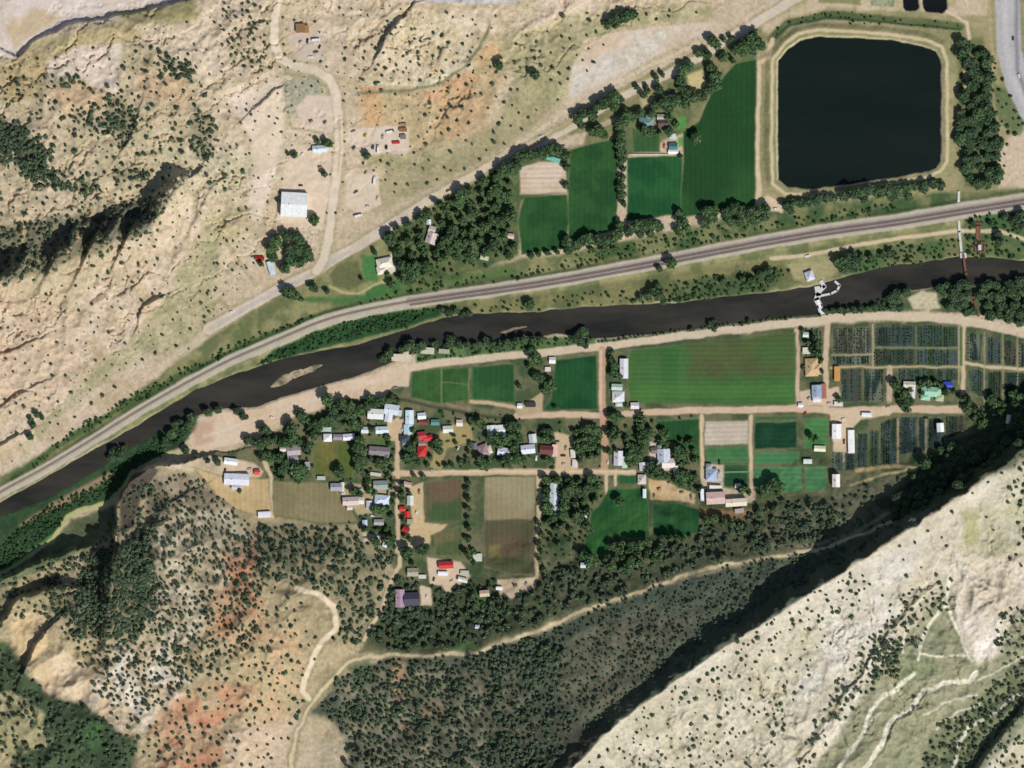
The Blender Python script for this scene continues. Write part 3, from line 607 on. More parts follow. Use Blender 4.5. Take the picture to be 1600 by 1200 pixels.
yard('pale yard around the long pale blue shed', [(605, 655), (640, 655), (640, 690), (606, 690)], (196, 172, 136))
yard('pale yard around the pinkish bungalow', [(690, 665), (735, 660), (740, 690), (700, 700), (690, 735), (672, 730), (680, 700)], (158, 144, 98))
yard('pale yard in the middle of the west side sheds', [(520, 755), (605, 755), (615, 765), (610, 800), (560, 805), (545, 785)], (172, 156, 120))

# garden allotments: plots planted in rows, each row its own crop colour
cols = [(46, 66, 52), (62, 78, 72), (40, 62, 42), (72, 86, 84), (54, 76, 48), (74, 76, 62), (44, 60, 56), (102, 110, 92)]
plots = [[(1302, 513), (1361, 512), (1361, 553), (1302, 553)], [(1302, 557), (1360, 556), (1360, 570), (1302, 571)],
         [(1369, 511), (1430, 508), (1430, 541), (1367, 541)], [(1433, 508), (1497, 511), (1497, 543), (1433, 542)],
         [(1365, 545), (1430, 545), (1430, 571), (1365, 571)], [(1433, 546), (1497, 547), (1497, 571), (1433, 571)],
         [(1315, 577), (1347, 577), (1347, 628), (1315, 628)], [(1350, 577), (1380, 577), (1380, 628), (1350, 628)],
         [(1404, 577), (1497, 576), (1497, 594), (1404, 596)], [(1511, 520), (1535, 522), (1535, 564), (1511, 562)],
         [(1541, 526), (1564, 528), (1564, 570), (1541, 568)], [(1569, 531), (1588, 534), (1588, 573), (1569, 571)], [(1592, 536), (1640, 542), (1640, 576), (1592, 574)],
         [(1512, 578), (1538, 580), (1538, 622), (1516, 612)], [(1543, 580), (1565, 581), (1565, 630), (1543, 628)], [(1570, 582), (1640, 586), (1640, 632), (1570, 630)],
         [(1340, 676), (1355, 676), (1355, 732), (1340, 732)], [(1358, 673), (1373, 672), (1373, 730), (1358, 730)], [(1376, 660), (1402, 652), (1402, 724), (1376, 728)],
         [(1405, 652), (1433, 652), (1433, 706), (1405, 712)], [(1436, 652), (1448, 652), (1448, 704), (1436, 706)], [(1451, 654), (1475, 654), (1475, 700), (1451, 702)],
         [(1478, 650), (1506, 650), (1506, 672), (1478, 690)], [(1300, 706), (1317, 706), (1317, 736), (1300, 736)], [(1320, 706), (1336, 710), (1336, 734), (1320, 736)], [(1258, 514), (1282, 512), (1284, 560), (1258, 556)]]
plot_words = ['garden allotment plot of mixed green rows beside the left track', 'low dark garden strip under the mixed rows', 'garden plot of mixed rows under the wide road', 'garden plot of bluish rows by the green verge',
              'dark blue green garden plot in the second tier', 'garden plot of pale streaked rows in the second tier', 'grey green garden plot left of the dark square', 'dark slate coloured square garden plot',
              'garden plot behind the mint green house', 'olive garden plot with a dark western edge', 'dark walled garden plot under the bend of the road', 'narrow bright green garden plot on the far right', 'garden plot cut by the right edge, upper',
              'olive garden plot below the right hand path', 'dark green garden plot below the right hand path', 'garden plot cut by the right edge, lower', 'narrow garden strip beside the long white shed', 'green garden strip south of the yard',
              'brownish garden plot with faint squares', 'blue green garden plot south of the lane', 'slim dark garden strip between two pale paths', 'garden plot left of the small white cabin', 'bluish garden plot right of the small white cabin',
              'dark garden plot above the white cabin at the fence', 'dark garden plot beside the olive fence line', 'dark shrubby yard plot behind the tan roofed house']
row_n = fbm(PX, PY * 0.16, 5, 2, 3)
for pts, wd_ in zip(plots, plot_words):
    i = rnd.randrange(len(cols)); c1 = cols[i]; c2 = cols[(i + rnd.randrange(1, 6)) % len(cols)]
    field(wd_, pts, c1, c2, M_rowsx, row_n, 2, 1.0, 1.0, 0.6, name='garden_plot')
line([(1300, 555), (1362, 554)], 2.5, (172, 158, 116), 2, 1, 0.8); line([(1365, 543), (1498, 544)], 2.5, (132, 136, 100), 2, 1, 0.7)
line([(1364, 508), (1364, 572)], 3, (180, 160, 124), 2, 1, 0.8); line([(1498, 510), (1498, 600)], 3, (170, 158, 118), 2, 1, 0.8)
line([(1502, 512), (1502, 570)], 4, (66, 104, 50), 2, 1, 0.9); line([(1390, 575), (1390, 625)], 9, (194, 168, 138), 3, 1, 0.9)
line([(1403, 655), (1403, 730)], 3, (176, 152, 112), 2, 1, 0.8); line([(1447, 655), (1447, 705)], 3, (150, 144, 112), 2, 1, 0.8)
line([(1338, 735), (1400, 728), (1428, 733)], 6, (182, 154, 110), 4, 2, 0.9); line([(1330, 757), (1380, 742), (1428, 733)], 4, (190, 172, 120), 3, 2, 0.9)
for x in (1538, 1567, 1590): line([(x, 520), (x, 640)], 2.5, (160, 146, 112), 2, 1, 0.7)
line([(1295, 650), (1295, 765)], 4, (104, 104, 62), 3, 1, 0.8)

lum = (C * np.array([.3, .59, .11])).sum(-1, keepdims=True)
kw_ = (np.clip(WILD - .3, 0, .5) / .5 * 0.10)[..., None]
C = (C * (1 - kw_) + lum * kw_) * (1 - kw_ * .35)
# ---- heights (metres)
Z = np.zeros(PX.shape)
L1 = [(-6000, 3500), (-60, 780), (100, 680), (200, 612), (330, 500), (450, 435), (520, 395), (700, 272), (900, 170), (1100, 55), (1250, -40), (6000, -3200)]
d, s, _ = seg_dist(PX, PY, L1, False)
nw = -d * s
NSF = fbm(PX, PY, 17, 2, 2, True); NS1 = fbm(PX, PY, 60, 3, 1); NS2 = fbm(PX, PY, 26, 2, 2)
Z += 26 * sstep(0, 420, nw) + sstep(0, 120, nw) * ((NSR - 0.55) * 8 + (NS1 - 0.5) * 5 + (NSF - 0.55) * 2.2 - 3.0 * sstep(.86, .97, 1 - abs(2 * vnoise((PX * .55 + PY * .83) / 34.0 + .7 * NA, (PX * .83 - PY * .55) / 110.0 + .5 * NB, 7) - 1)))
flat = np.zeros(PX.shape)
for pts in ([(440, 20), (520, 20), (545, 110), (650, 190), (640, 245), (600, 340), (430, 350), (455, 150)], [(385, 150), (445, 125), (440, 300), (400, 340)], [(-100, -60), (300, -60), (290, 0), (100, 38), (30, 88), (-100, 80)], [(885, 150), (925, 60), (1110, 33), (960, 125)]):
    d, _, ins = seg_dist(PX, PY, pts, True)
    flat = np.maximum(flat, sstep(30, -10, np.where(ins, -d, d)))
Z = Z * (1 - flat * 0.75) + flat * 0.75 * 16 * sstep(0, 260, nw)

def scarp(pts, h, wid=7, decay=60, lo=0.35, warp=6, cap=80):
    """a step: high on the right-hand side of the walked line, falling back over `decay`."""
    d, s, _ = seg_dist(PX + warp * NA, PY + warp * NB, pts, False)
    sg = d * s
    return h * (sstep(-wid, 0, sg) * np.exp(-np.maximum(sg, 0) / decay)) * np.exp(-np.maximum(-sg - wid, 0) / 4)

Z += scarp([(-40, 60), (30, 92), (62, 60), (110, 40), (200, 26), (290, 2)], 5, 4, 30)
Z += scarp([(596, 76), (609, 56), (628, 30)], 9, 6, 24)
Z += scarp([(195, 232), (208, 215), (215, 190)], 5, 5, 20) + scarp([(218, 494), (224, 478), (246, 466)], 6, 5, 16) + scarp([(400, 168), (414, 156), (432, 142)], 4, 4, 18)
Z += scarp([(-60, 452), (0, 440), (75, 415), (130, 388), (170, 372), (230, 352), (262, 318), (280, 300)], 32, 40, 24, warp=16) * (0.35 + 0.65 * sstep(0.30, 0.50, vnoise((PX * .9 + PY * .45) / 21.0, PY * 0 + 3.3, 2)))
Z += scarp([(0, 640), (30, 615), (60, 600)], 4, 5, 20) + scarp([(-20, 560), (30, 548), (60, 530)], 4, 5, 20) + scarp([(0, 700), (15, 690), (32, 680)], 5, 5, 16)
d, _, ins = seg_dist(PX, PY, SWH, True)
sw = np.where(ins, d, 0)
hill = 26 * np.exp(-(((PX - 270) / 190) ** 2 + ((PY - 960) / 190) ** 2)) + 12
Z += sstep(0, 110, sw) * (hill + (NSR - 0.55) * 12 + (NS1 - 0.5) * 9 + (NSF - .55) * 2.2)
Z += scarp([(182, 835), (186, 790), (202, 756), (230, 734), (262, 727)], 24, 7, 46, warp=5)
Z += scarp([(226, 870), (232, 828), (262, 790), (300, 768)], 4, 6, 20)
Z += scarp([(-20, 985), (12, 968), (20, 945), (60, 928), (110, 918)], 15, 10, 30) + scarp([(44, 1036), (56, 1012), (72, 992)], 15, 7, 24) + scarp([(-40, 925), (20, 900), (100, 868), (122, 858)], 18, 9, 26)
Z += scarp([(172, 1010), (174, 960), (182, 880)], 13, 20, 30)
# ridge: slope, cliff, sunlit back
CREST = [(6000, -2600), (1700, 632), (1600, 700), (1500, 772), (1420, 822), (1330, 882), (1250, 932), (1180, 978), (1100, 1028), (1030, 1078), (960, 1128), (900, 1188), (830, 1262), (-2000, 5200)]
d, s, _ = seg_dist(PX + 10 * NA, PY + 10 * NB, CREST, False)
se = -d * s                                     # positive on the sunlit side
foot = np.interp(PX, [850, 1100, 1400, 1600], [330, 235, 120, 85])
cl = np.interp(PX, [850, 1000, 1150, 1330, 1600], [15, 18, 25, 40, 48])
rise = np.interp(PX, [850, 1100, 1400, 1600], [52, 42, 22, 14])
nwz = rise * np.clip((se + foot) / (foot - 22), 0, 1) ** 1.1 + cl * sstep(-26, 0, se) + (NS2 - 0.5) * 7 * sstep(-foot, -foot + 60, se)
seh = (rise + cl) * np.exp(-np.maximum(se, 0) / 210.0) + ((NSR - 0.5) * 9 + (NSF - .5) * 1.6) * sstep(10, 80, se) + 10 * sstep(60, 260, se)
un = PX * -.84 + PY * .54; vn = PX * .54 + PY * .84
rill = 1 - abs(2 * vnoise(un / 19.0 + 1.5 * NA, vn / 120.0, 5) - 1)
rill2 = 1 - abs(2 * vnoise(un / 8.5 + 1.2 * NB, vn / 70.0, 6) - 1)
seh = seh + (rill * 5.0 + rill2 * 1.8 - 3) * sstep(4, 50, se) * sstep(330, 220, se)
Z = np.where(se < 0, Z + nwz, seh)
Z += scarp([(1500, 1240), (1530, 1195), (1560, 1155), (1600, 1108), (1660, 1060)], 14, 10, 60, warp=4)
Z += scarp([(1250, 1190), (1300, 1118), (1342, 1052), (1385, 990), (1440, 925)], 3, 5, 20, warp=14)
Z += scarp([(1388, 1150), (1402, 1122), (1436, 1104), (1446, 1084)], 2.5, 2.5, 10)
Z += 5 * np.exp(-(((PX - 1530) / 45) ** 2 + ((PY - 950) / 80) ** 2))
Z += (NS3 - 0.5) * 0.5 * np.clip(WILD - 0.3, 0, 0.6) * np.clip(Z / 6, 0.1, 1)

def depress(pts, depth, soft, closed=True, hw=0):
    sl = window(pts, soft + 10)
    d, _, ins = seg_dist(PX[sl] + 2.5 * NA[sl], PY[sl] + 2.5 * NB[sl], pts, closed)
    sd = np.where(ins, -d, d) if closed else d - hw
    return sl, sd

NB_ = [(-60, 816), (0, 786), (50, 757), (100, 729), (170, 691), (250, 645), (300, 613), (350, 592), (400, 575), (440, 562), (480, 553), (560, 540), (620, 520), (680, 501), (720, 491), (800, 489), (850, 487), (900, 482), (980, 477), (1060, 474), (1140, 464), (1200, 459), (1270, 447), (1330, 430), (1380, 418), (1440, 411), (1500, 402), (1560, 404), (1600, 409), (1660, 412)]
SB_ = [(1660, 436), (1600, 437), (1560, 440), (1520, 442), (1480, 444), (1440, 450), (1400, 457), (1380, 468), (1340, 478), (1290, 488), (1200, 499), (1130, 507), (1080, 514), (1020, 520), (930, 527), (870, 521), (800, 528), (720, 536), (650, 548), (600, 570), (560, 586), (500, 602), (440, 620), (400, 635), (340, 638), (310, 648), (270, 664), (240, 680), (200, 700), (165, 724), (130, 745), (80, 774), (40, 791), (0, 806), (-60, 836)]
RIVER = NB_ + SB_
sl, sd = depress(RIVER, 3, 10)
Z[sl] -= 3.4 * sstep(5, -7, sd)
put(sl, sstep(3, -3, sd), (96, 82, 64))
sl, sd = depress([(415, 606), (440, 582), (475, 571), (508, 564), (512, 570), (490, 584), (455, 598), (430, 612)], 1, 6)
Z[sl] += (2.62 + (NS3[sl] - .5) * .5) * sstep(10, -6, sd); put(sl, sstep(3, -2, sd), (168, 152, 124), (104, 96, 72), NS3)
sl, sd = depress([(770, 520), (800, 508), (835, 506), (822, 516), (790, 524)], 1, 6)
Z[sl] += (2.66 + (NS3[sl] - .5) * .5) * sstep(8, -6, sd); put(sl, sstep(4, -3, sd), (140, 116, 96))
sl, sd = depress([(60, 800), (120, 765), (170, 738), (178, 742), (110, 785), (30, 822)], 1, 6)
put(sl, sstep(4, -3, sd) * 0.7, (168, 140, 112))
# reservoir dyke and basin
sl, sd = depress(RING, 0, 40)
Z[sl] += 3.2 * sstep(14, 2, sd)
sl, sd = depress(RIM, 0, 20)
Z[sl] -= 6.5 * sstep(3, -8, sd); put(sl, sstep(1, -2, sd), (70, 72, 60))
PONDS = [[(1410, -30), (1436, -30), (1436, 14), (1430, 18), (1414, 16), (1410, 10)], [(1442, -30), (1480, -30), (1479, 14), (1472, 21), (1446, 19), (1442, 12)]]
for p in PONDS:
    sl, sd = depress(p, 0, 12); Z[sl] -= 2.4 * sstep(2, -5, sd); put(sl, sstep(1, -1, sd), (52, 54, 46))
area([(1358, -30), (1398, -30), (1397, 10), (1360, 8)], (112, 124, 92), 3, 2, 0.9, (150, 156, 128), NS3)
area([(1268, -30), (1345, -30), (1345, 8), (1280, 4)], (116, 122, 74), 3, 2, 0.8)
# railway bank
sl = window(RAIL, 40)
d, _, _ = seg_dist(PX[sl], PY[sl], RAIL, False)
hw = np.interp(PX[sl], [0, 640, 1600], [6.5, 8.5, 13])
Z[sl] += 1.6 * sstep(8, 0, d - hw)
line([(1204, 62), (1232, 36), (1290, 23)], 1, (80, 90, 60), 1, 1, 0.1)
# ------------------------------------------------------------------ build the sheets
def zat(px, py):
    px = np.atleast_1d(np.asarray(px, float)); py = np.atleast_1d(np.asarray(py, float))
    j = np.clip(np.searchsorted(gx, px) - 1, 0, len(gx) - 2); i = np.clip(np.searchsorted(gy, py) - 1, 0, len(gy) - 2)
    u = (px - gx[j]) / (gx[j + 1] - gx[j]); v = (py - gy[i]) / (gy[i + 1] - gy[i])
    return (Z[i, j] * (1 - u) + Z[i, j + 1] * u) * (1 - v) + (Z[i + 1, j] * (1 - u) + Z[i + 1, j + 1] * u) * v
def z1(px, py): return float(zat(px, py)[0])
def cls_at(px, py):
    j = np.clip(np.searchsorted(gx, px), 0, len(gx) - 1); i = np.clip(np.searchsorted(gy, py), 0, len(gy) - 1)
    return CLS[i, j]

def mesh_np(name, v, loops, sizes, mat=None, smooth=False, parent=None, attrs=None, mats=None, mat_idx=None):
    me = bpy.data.meshes.new(name)
    v = np.ascontiguousarray(v, np.float32)
    me.vertices.add(len(v)); me.vertices.foreach_set('co', v.ravel())
    loops = np.ascontiguousarray(loops, np.int32); sizes = np.asarray(sizes, np.int32)
    me.loops.add(len(loops)); me.loops.foreach_set('vertex_index', loops)
    me.polygons.add(len(sizes))
    st = np.concatenate([[0], np.cumsum(sizes)[:-1]]).astype(np.int32)
    me.polygons.foreach_set('loop_start', st)
    if smooth: me.polygons.foreach_set('use_smooth', np.ones(len(sizes), bool))
    for m in (mats or ([mat] if mat else [])): me.materials.append(m)
    if mat_idx is not None: me.polygons.foreach_set('material_index', np.asarray(mat_idx, np.int32))
    for nm, typ, data in (attrs or []):
        a = me.attributes.new(nm, typ, 'POINT')
        a.data.foreach_set('color' if 'COLOR' in typ else 'value', np.ascontiguousarray(data, np.float32).ravel())
    me.update(calc_edges=True); me.validate()
    o = bpy.data.objects.new(name, me); COL.objects.link(o)
    if parent is not None: o.parent = parent
    return o

ny, nx = PX.shape
VX, VY = W(PX, PY)
V3 = np.stack([VX, VY, Z], -1).reshape(-1, 3)
C4 = np.concatenate([np.clip(C, 0, 1), np.ones(C.shape[:2] + (1,))], -1).reshape(-1, 4)
WV = WILD.reshape(-1)
ii, jj = np.meshgrid(np.arange(ny - 1), np.arange(nx - 1), indexing='ij')
q = (ii * nx + jj)
quads = np.stack([q + nx, q + nx + 1, q + 1, q], -1).reshape(-1, 4)       # counter-clockwise seen from above (y flips)
fc = CLS[:-1, :-1].reshape(-1)
def sheet(name, c, mat):
    f = quads[fc == c]
    if len(f) == 0: return None
    u, inv = np.unique(f.ravel(), return_inverse=True)
    return mesh_np(name, V3[u], inv, np.full(len(f), 4), mat, True, None,
                   [('soil', 'FLOAT_COLOR', C4[u]), ('wild', 'FLOAT', WV[u])])
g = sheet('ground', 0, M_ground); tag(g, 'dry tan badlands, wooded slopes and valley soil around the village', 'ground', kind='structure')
for ci in range(1, len(CLASSES)):
    nm, lb, mt, kd = CLASSES[ci]
    o = sheet(nm, ci, mt)
    if o: tag(o, lb, nm.split('_')[-1] if nm != 'garden_plot' else 'garden plot', kind=kd)

# ---- water
def flat_poly(name, pts, z, mat):
    bm = bmesh.new()
    vs = [bm.verts.new((*W(x, y), z)) for x, y in pts]
    f = bm.faces.new(vs); f.normal_update()
    if f.normal.z < 0: f.normal_flip()
    bmesh.ops.triangulate(bm, faces=bm.faces[:])
    me = bpy.data.meshes.new(name); bm.to_mesh(me); bm.free(); me.materials.append(mat)
    o = bpy.data.objects.new(name, me); COL.objects.link(o); return o
def grow(pts, r):
    cx = sum(p[0] for p in pts) / len(pts); cy = sum(p[1] for p in pts) / len(pts); out = []
    for x, y in pts:
        l = math.hypot(x - cx, y - cy); out.append((x + (x - cx) / l * r, y + (y - cy) / l * r))
    return out
riv = [(x, y - 6) for x, y in NB_] + [(x, y + 6) for x, y in SB_]
M_river = water_material('river_water', (0.017, 0.019, 0.016), (0.054, 0.047, 0.038), 0.25, 0.03)
tag(flat_poly('river', riv, -0.95, M_river), 'dark brown river sweeping past the village', 'river', kind='structure')
M_res = water_material('reservoir_water', (0.0062, 0.0120, 0.0100), (0.0095, 0.0158, 0.0122), 0.22, 0.02)
tag(flat_poly('reservoir', grow(RIM, 3), 1.0, M_res), 'big square reservoir of almost black water', 'reservoir', kind='structure')
M_pond = water_material('pond_water', (0.006, 0.008, 0.010), (0.009, 0.011, 0.012), 0.22, 0.05)
for p, lb in zip(PONDS, ('left one of two small black settling ponds', 'right one of two small black settling ponds')):
    zz = z1(p[2][0] + 3, p[2][1] + 2)
    tag(flat_poly('pond', grow(p, 2), zz - 0.9, M_pond), lb, 'pond', kind='structure')

# ------------------------------------------------------------------ small mesh kit
class MB:
    def __init__(self): self.v = []; self.f = []; self.mi = []
    def add(self, vs, fs, mi=0):
        b = len(self.v); self.v += [tuple(p) for p in vs]; self.f += [tuple(b + i for i in f) for f in fs]; self.mi += [mi] * len(fs)
    def box(self, x0, x1, y0, y1, z0, z1, mi=0, bev=0.0):
        b = bev
        if b <= 0:
            vs = [(x0, y0, z0), (x1, y0, z0), (x1, y1, z0), (x0, y1, z0), (x0, y0, z1), (x1, y0, z1), (x1, y1, z1), (x0, y1, z1)]
            self.add(vs, [(3, 2, 1, 0), (4, 5, 6, 7), (0, 1, 5, 4), (1, 2, 6, 5), (2, 3, 7, 6), (3, 0, 4, 7)], mi)
        else:                                             # bevelled top edges
            vs = [(x0, y0, z0), (x1, y0, z0), (x1, y1, z0), (x0, y1, z0), (x0, y0, z1 - b), (x1, y0, z1 - b), (x1, y1, z1 - b), (x0, y1, z1 - b),
                  (x0 + b, y0 + b, z1), (x1 - b, y0 + b, z1), (x1 - b, y1 - b, z1), (x0 + b, y1 - b, z1)]
            self.add(vs, [(3, 2, 1, 0), (0, 1, 5, 4), (1, 2, 6, 5), (2, 3, 7, 6), (3, 0, 4, 7), (4, 5, 9, 8), (5, 6, 10, 9), (6, 7, 11, 10), (7, 4, 8, 11), (8, 9, 10, 11)], mi)
    def prism(self, prof, a0, a1, axis='x', mi=0):
        """closed profile (u, z), counter-clockwise, swept along x (u = y) or y (u = x)."""
        n = len(prof)
        if axis == 'x': vs = [(a0, u, z) for u, z in prof] + [(a1, u, z) for u, z in prof]
        else: vs = [(u, a1, z) for u, z in prof] + [(u, a0, z) for u, z in prof]
        fs = [tuple(range(n))[::-1], tuple(range(n, 2 * n))] + [(i, (i + 1) % n, n + (i + 1) % n, n + i) for i in range(n)]
        self.add(vs, fs, mi)
    def cyl(self, cx, cy, z0, z1, r, n=12, r2=None, mi=0):
        r2 = r if r2 is None else r2
        vs = [(cx + r * math.cos(2 * math.pi * i / n), cy + r * math.sin(2 * math.pi * i / n), z0) for i in range(n)]
        vs += [(cx + r2 * math.cos(2 * math.pi * i / n), cy + r2 * math.sin(2 * math.pi * i / n), z1) for i in range(n)]
        self.add(vs, [tuple(range(n))[::-1], tuple(range(n, 2 * n))] + [(i, (i + 1) % n, n + (i + 1) % n, n + i) for i in range(n)], mi)
    def bar(self, p, q_, r, n=8, r2=None, mi=0):
        p, q_ = Vector(p), Vector(q_); d = (q_ - p); r2 = r if r2 is None else r2
        m = d.to_track_quat('Z', 'Y').to_matrix()
        vs = [p + m @ Vector((r * math.cos(2 * math.pi * i / n), r * math.sin(2 * math.pi * i / n), 0)) for i in range(n)]
        vs += [q_ + m @ Vector((r2 * math.cos(2 * math.pi * i / n), r2 * math.sin(2 * math.pi * i / n), 0)) for i in range(n)]
        self.add(vs, [tuple(range(n))[::-1], tuple(range(n, 2 * n))] + [(i, (i + 1) % n, n + (i + 1) % n, n + i) for i in range(n)], mi)
    def build(self, name, mats, parent=None, smooth=False):
        me = bpy.data.meshes.new(name); me.from_pydata(self.v, [], self.f)
        for m in (mats if isinstance(mats, (list, tuple)) else [mats]): me.materials.append(m)
        me.polygons.foreach_set('material_index', self.mi)
        if smooth: me.polygons.foreach_set('use_smooth', np.ones(len(me.polygons), bool))
        me.update()
        o = bpy.data.objects.new(name, me); COL.objects.link(o)
        if parent is not None: o.parent = parent
        return o

def empty(name, px, py, z=None, rot=0.0):
    o = bpy.data.objects.new(name, None); COL.objects.link(o)
    x, y = W(px, py); o.location = (x, y, z1(px, py) if z is None else z); o.rotation_euler = (0, 0, math.radians(rot))
    o.empty_display_size = 2
    return o

# ------------------------------------------------------------------ railway track
def resample(pts, step):
    out = [pts[0]]; acc = 0.0
    for (x0, y0), (x1, y1) in zip(pts[:-1], pts[1:]):
        L = math.hypot(x1 - x0, y1 - y0); t = step - acc
        while t <= L:
            out.append((x0 + (x1 - x0) * t / L, y0 + (y1 - y0) * t / L)); t += step
        acc = (acc + L) % step if L > 0 else acc
        acc = L - (t - step)
    return out
def chaikin(pts, n=2):
    for _ in range(n):
        o = [pts[0]]
        for (x0, y0), (x1, y1) in zip(pts[:-1], pts[1:]):
            o += [(x0 * .75 + x1 * .25, y0 * .75 + y1 * .25), (x0 * .25 + x1 * .75, y0 * .25 + y1 * .75)]
        pts = o + [pts[-1]]
    return pts
M_rail = paint_mat((120, 104, 96), 'rail_steel', 0.5)
M_slp = paint_mat((92, 74, 66), 'sleeper_wood', 0.9)
M_conc = paint_mat((206, 204, 198), 'concrete', 0.85)
M_rust = paint_mat((124, 82, 66), 'rusty_steel', 0.8)
def track(pts, off, label):
    pts = chaikin(pts, 3)
    p = [Vector(W(x, y)) for x, y in resample(pts, 0.7 / S)]
    zs = None
    root = bpy.data.objects.new('railway_track', None); COL.objects.link(root); root.location = (*W(800, 450), 0)
    tag(root, label, 'railway track', 'tracks on the ballast bed')
    org = Vector((*W(800, 450), 0))
    tn = [(p[min(i + 1, len(p) - 1)] - p[max(i - 1, 0)]).normalized() for i in range(len(p))]
    nm = [Vector((-t.y, t.x)) for t in tn]
    c = [p[i] + nm[i] * off for i in range(len(p))]
    px = [c_.x / S + 800 for c_ in c]; py = [600 - c_.y / S for c_ in c]
    z = zat(px, py) + 0.14
    z = np.convolve(np.pad(z, 10, mode='edge'), np.ones(21) / 21, 'valid')
    sl = MB()
    for i in range(len(c)):
        a, n = tn[i], nm[i]
        q0 = c[i]
        cs = [q0 + n * sx * 1.3 + a * sy * 0.13 for sx, sy in ((-1, -1), (1, -1), (1, 1), (-1, 1))]
        cs = [(v.x - org.x, v.y - org.y) for v in cs]
        vs = [(x, y, z[i] - 0.2) for x, y in cs] + [(x, y, z[i]) for x, y in cs]
        sl.add(vs, [(4, 5, 6, 7), (0, 1, 5, 4), (1, 2, 6, 5), (2, 3, 7, 6), (3, 0, 4, 7)])
    tag(sl.build('sleepers', M_slp, root), kind='stuff')
    for sgn in (-1, 1):
        r = MB(); ring = []
        for i in range(0, len(c), 4):
            b = c[i] + nm[i] * sgn * 0.72
            e = nm[i] * 0.07
            ring.append([(b.x - org.x - e.x, b.y - org.y - e.y, z[i] + 0.01), (b.x - org.x - e.x, b.y - org.y - e.y, z[i] + 0.17),
                         (b.x - org.x + e.x, b.y - org.y + e.y, z[i] + 0.17), (b.x - org.x + e.x, b.y - org.y + e.y, z[i] + 0.01)])
        vs = [v for q_ in ring for v in q_]
        fs = [tuple(4 * k + j for j in (0, 1)) + tuple(4 * (k + 1) + j for j in (1, 0)) for k in range(len(ring) - 1)]
        fs += [tuple(4 * k + j for j in (1, 2)) + tuple(4 * (k + 1) + j for j in (2, 1)) for k in range(len(ring) - 1)]
        fs += [tuple(4 * k + j for j in (2, 3)) + tuple(4 * (k + 1) + j for j in (3, 2)) for k in range(len(ring) - 1)]
        r.add(vs, fs); r.build('rail', M_rail, root)
track(RAIL, 1.2, 'main railway track following the whole curve of the river bank')
track(RAIL[10:], -3.2, 'siding track beside the main line over the wider eastern ballast')

# ------------------------------------------------------------------ river works
def at(px, py, dz=0.0): x, y = W(px, py); return Vector((x, y, z1(px, py) + dz))
weir = empty('river_weir', 1284, 468, -2.2)
def strip(mb, pts, w, z0, z1_, org):
    for (a, b) in zip(pts[:-1], pts[1:]):
        a = Vector(W(*a)) - Vector(org[:2]); b = Vector(W(*b)) - Vector(org[:2])
        t = (b - a).normalized(); n = Vector((-t.y, t.x)) * w / 2; a = a - t * w * 0.3; b = b + t * w * 0.3
        cs = [a - n, b - n, b + n, a + n]
        mb.add([(c.x, c.y, z0) for c in cs] + [(c.x, c.y, z1_) for c in cs], [(3, 2, 1, 0), (4, 5, 6, 7), (0, 1, 5, 4), (1, 2, 6, 5), (2, 3, 7, 6), (3, 0, 4, 7)])
mb = MB(); strip(mb, [(1277, 450), (1279, 460), (1276, 468), (1281, 478), (1284, 489)], 6.0, 0, 2.9, weir.location); mb.build('weir_wall', M_conc, weir)
mb = MB(); strip(mb, [(1283, 462), (1298, 459), (1308, 454), (1312, 446), (1305, 440)], 2.4, 0, 2.75, weir.location); mb.build('side_wall', M_conc, weir)
mb = MB(); strip(mb, [(1283, 440), (1288, 448), (1282, 454)], 4.2, 0, 3.1, weir.location); mb.build('abutment', M_conc, weir)
mb = MB(); strip(mb, [(1278, 470), (1285, 489)], 3.0, 2.9, 3.05, weir.location); mb.build('walkway', paint_mat((232, 232, 228), 'pale_concrete'), weir)
tag(weir, 'white concrete weir with a hooked side wall across the river', 'weir')

br = empty('pipe_footbridge', 1506, 400, 0)
o2 = br.location
mb = MB()
seq = [(1505, 397), (1509, 425), (1514, 450), (1522, 468), (1529, 494)]
strip(mb, seq, 2.4, 1.1, 1.5, o2); mb.build('deck', M_rust, br)
for s_ in (-1, 1):
    mb = MB()
    for a, b in zip(seq[:-1], seq[1:]):
        a = Vector(W(*a)) - Vector(o2[:2]); b = Vector(W(*b)) - Vector(o2[:2]); t = (b - a).normalized(); n = Vector((-t.y, t.x)) * 1.1 * s_
        mb.bar((a.x + n.x, a.y + n.y, 2.5), (b.x + n.x, b.y + n.y, 2.5), 0.08, 6)
        k = int((b - a).length // 2)
        for i in range(k + 1):
            p = a + (b - a) * i / max(k, 1); mb.bar((p.x + n.x, p.y + n.y, 1.45), (p.x + n.x, p.y + n.y, 2.5), 0.05, 5)
    mb.build('railing', M_rust, br)
for px_, py_ in ((1508, 420), (1512, 440)):
    mb = MB(); p = Vector(W(px_, py_)) - Vector(o2[:2]); mb.cyl(p.x, p.y, -3.6, 1.15, 0.9, 12); mb.build('pier', M_conc, br)
mb = MB(); p = Vector(W(1505, 399)) - Vector(o2[:2]); mb.box(p.x - 3.6, p.x + 3.6, p.y - 3, p.y + 3, -1, 1.08, bev=0.3); mb.build('abutment', M_conc, br)
tag(br, 'long rusty narrow footbridge slanting across the river', 'footbridge')

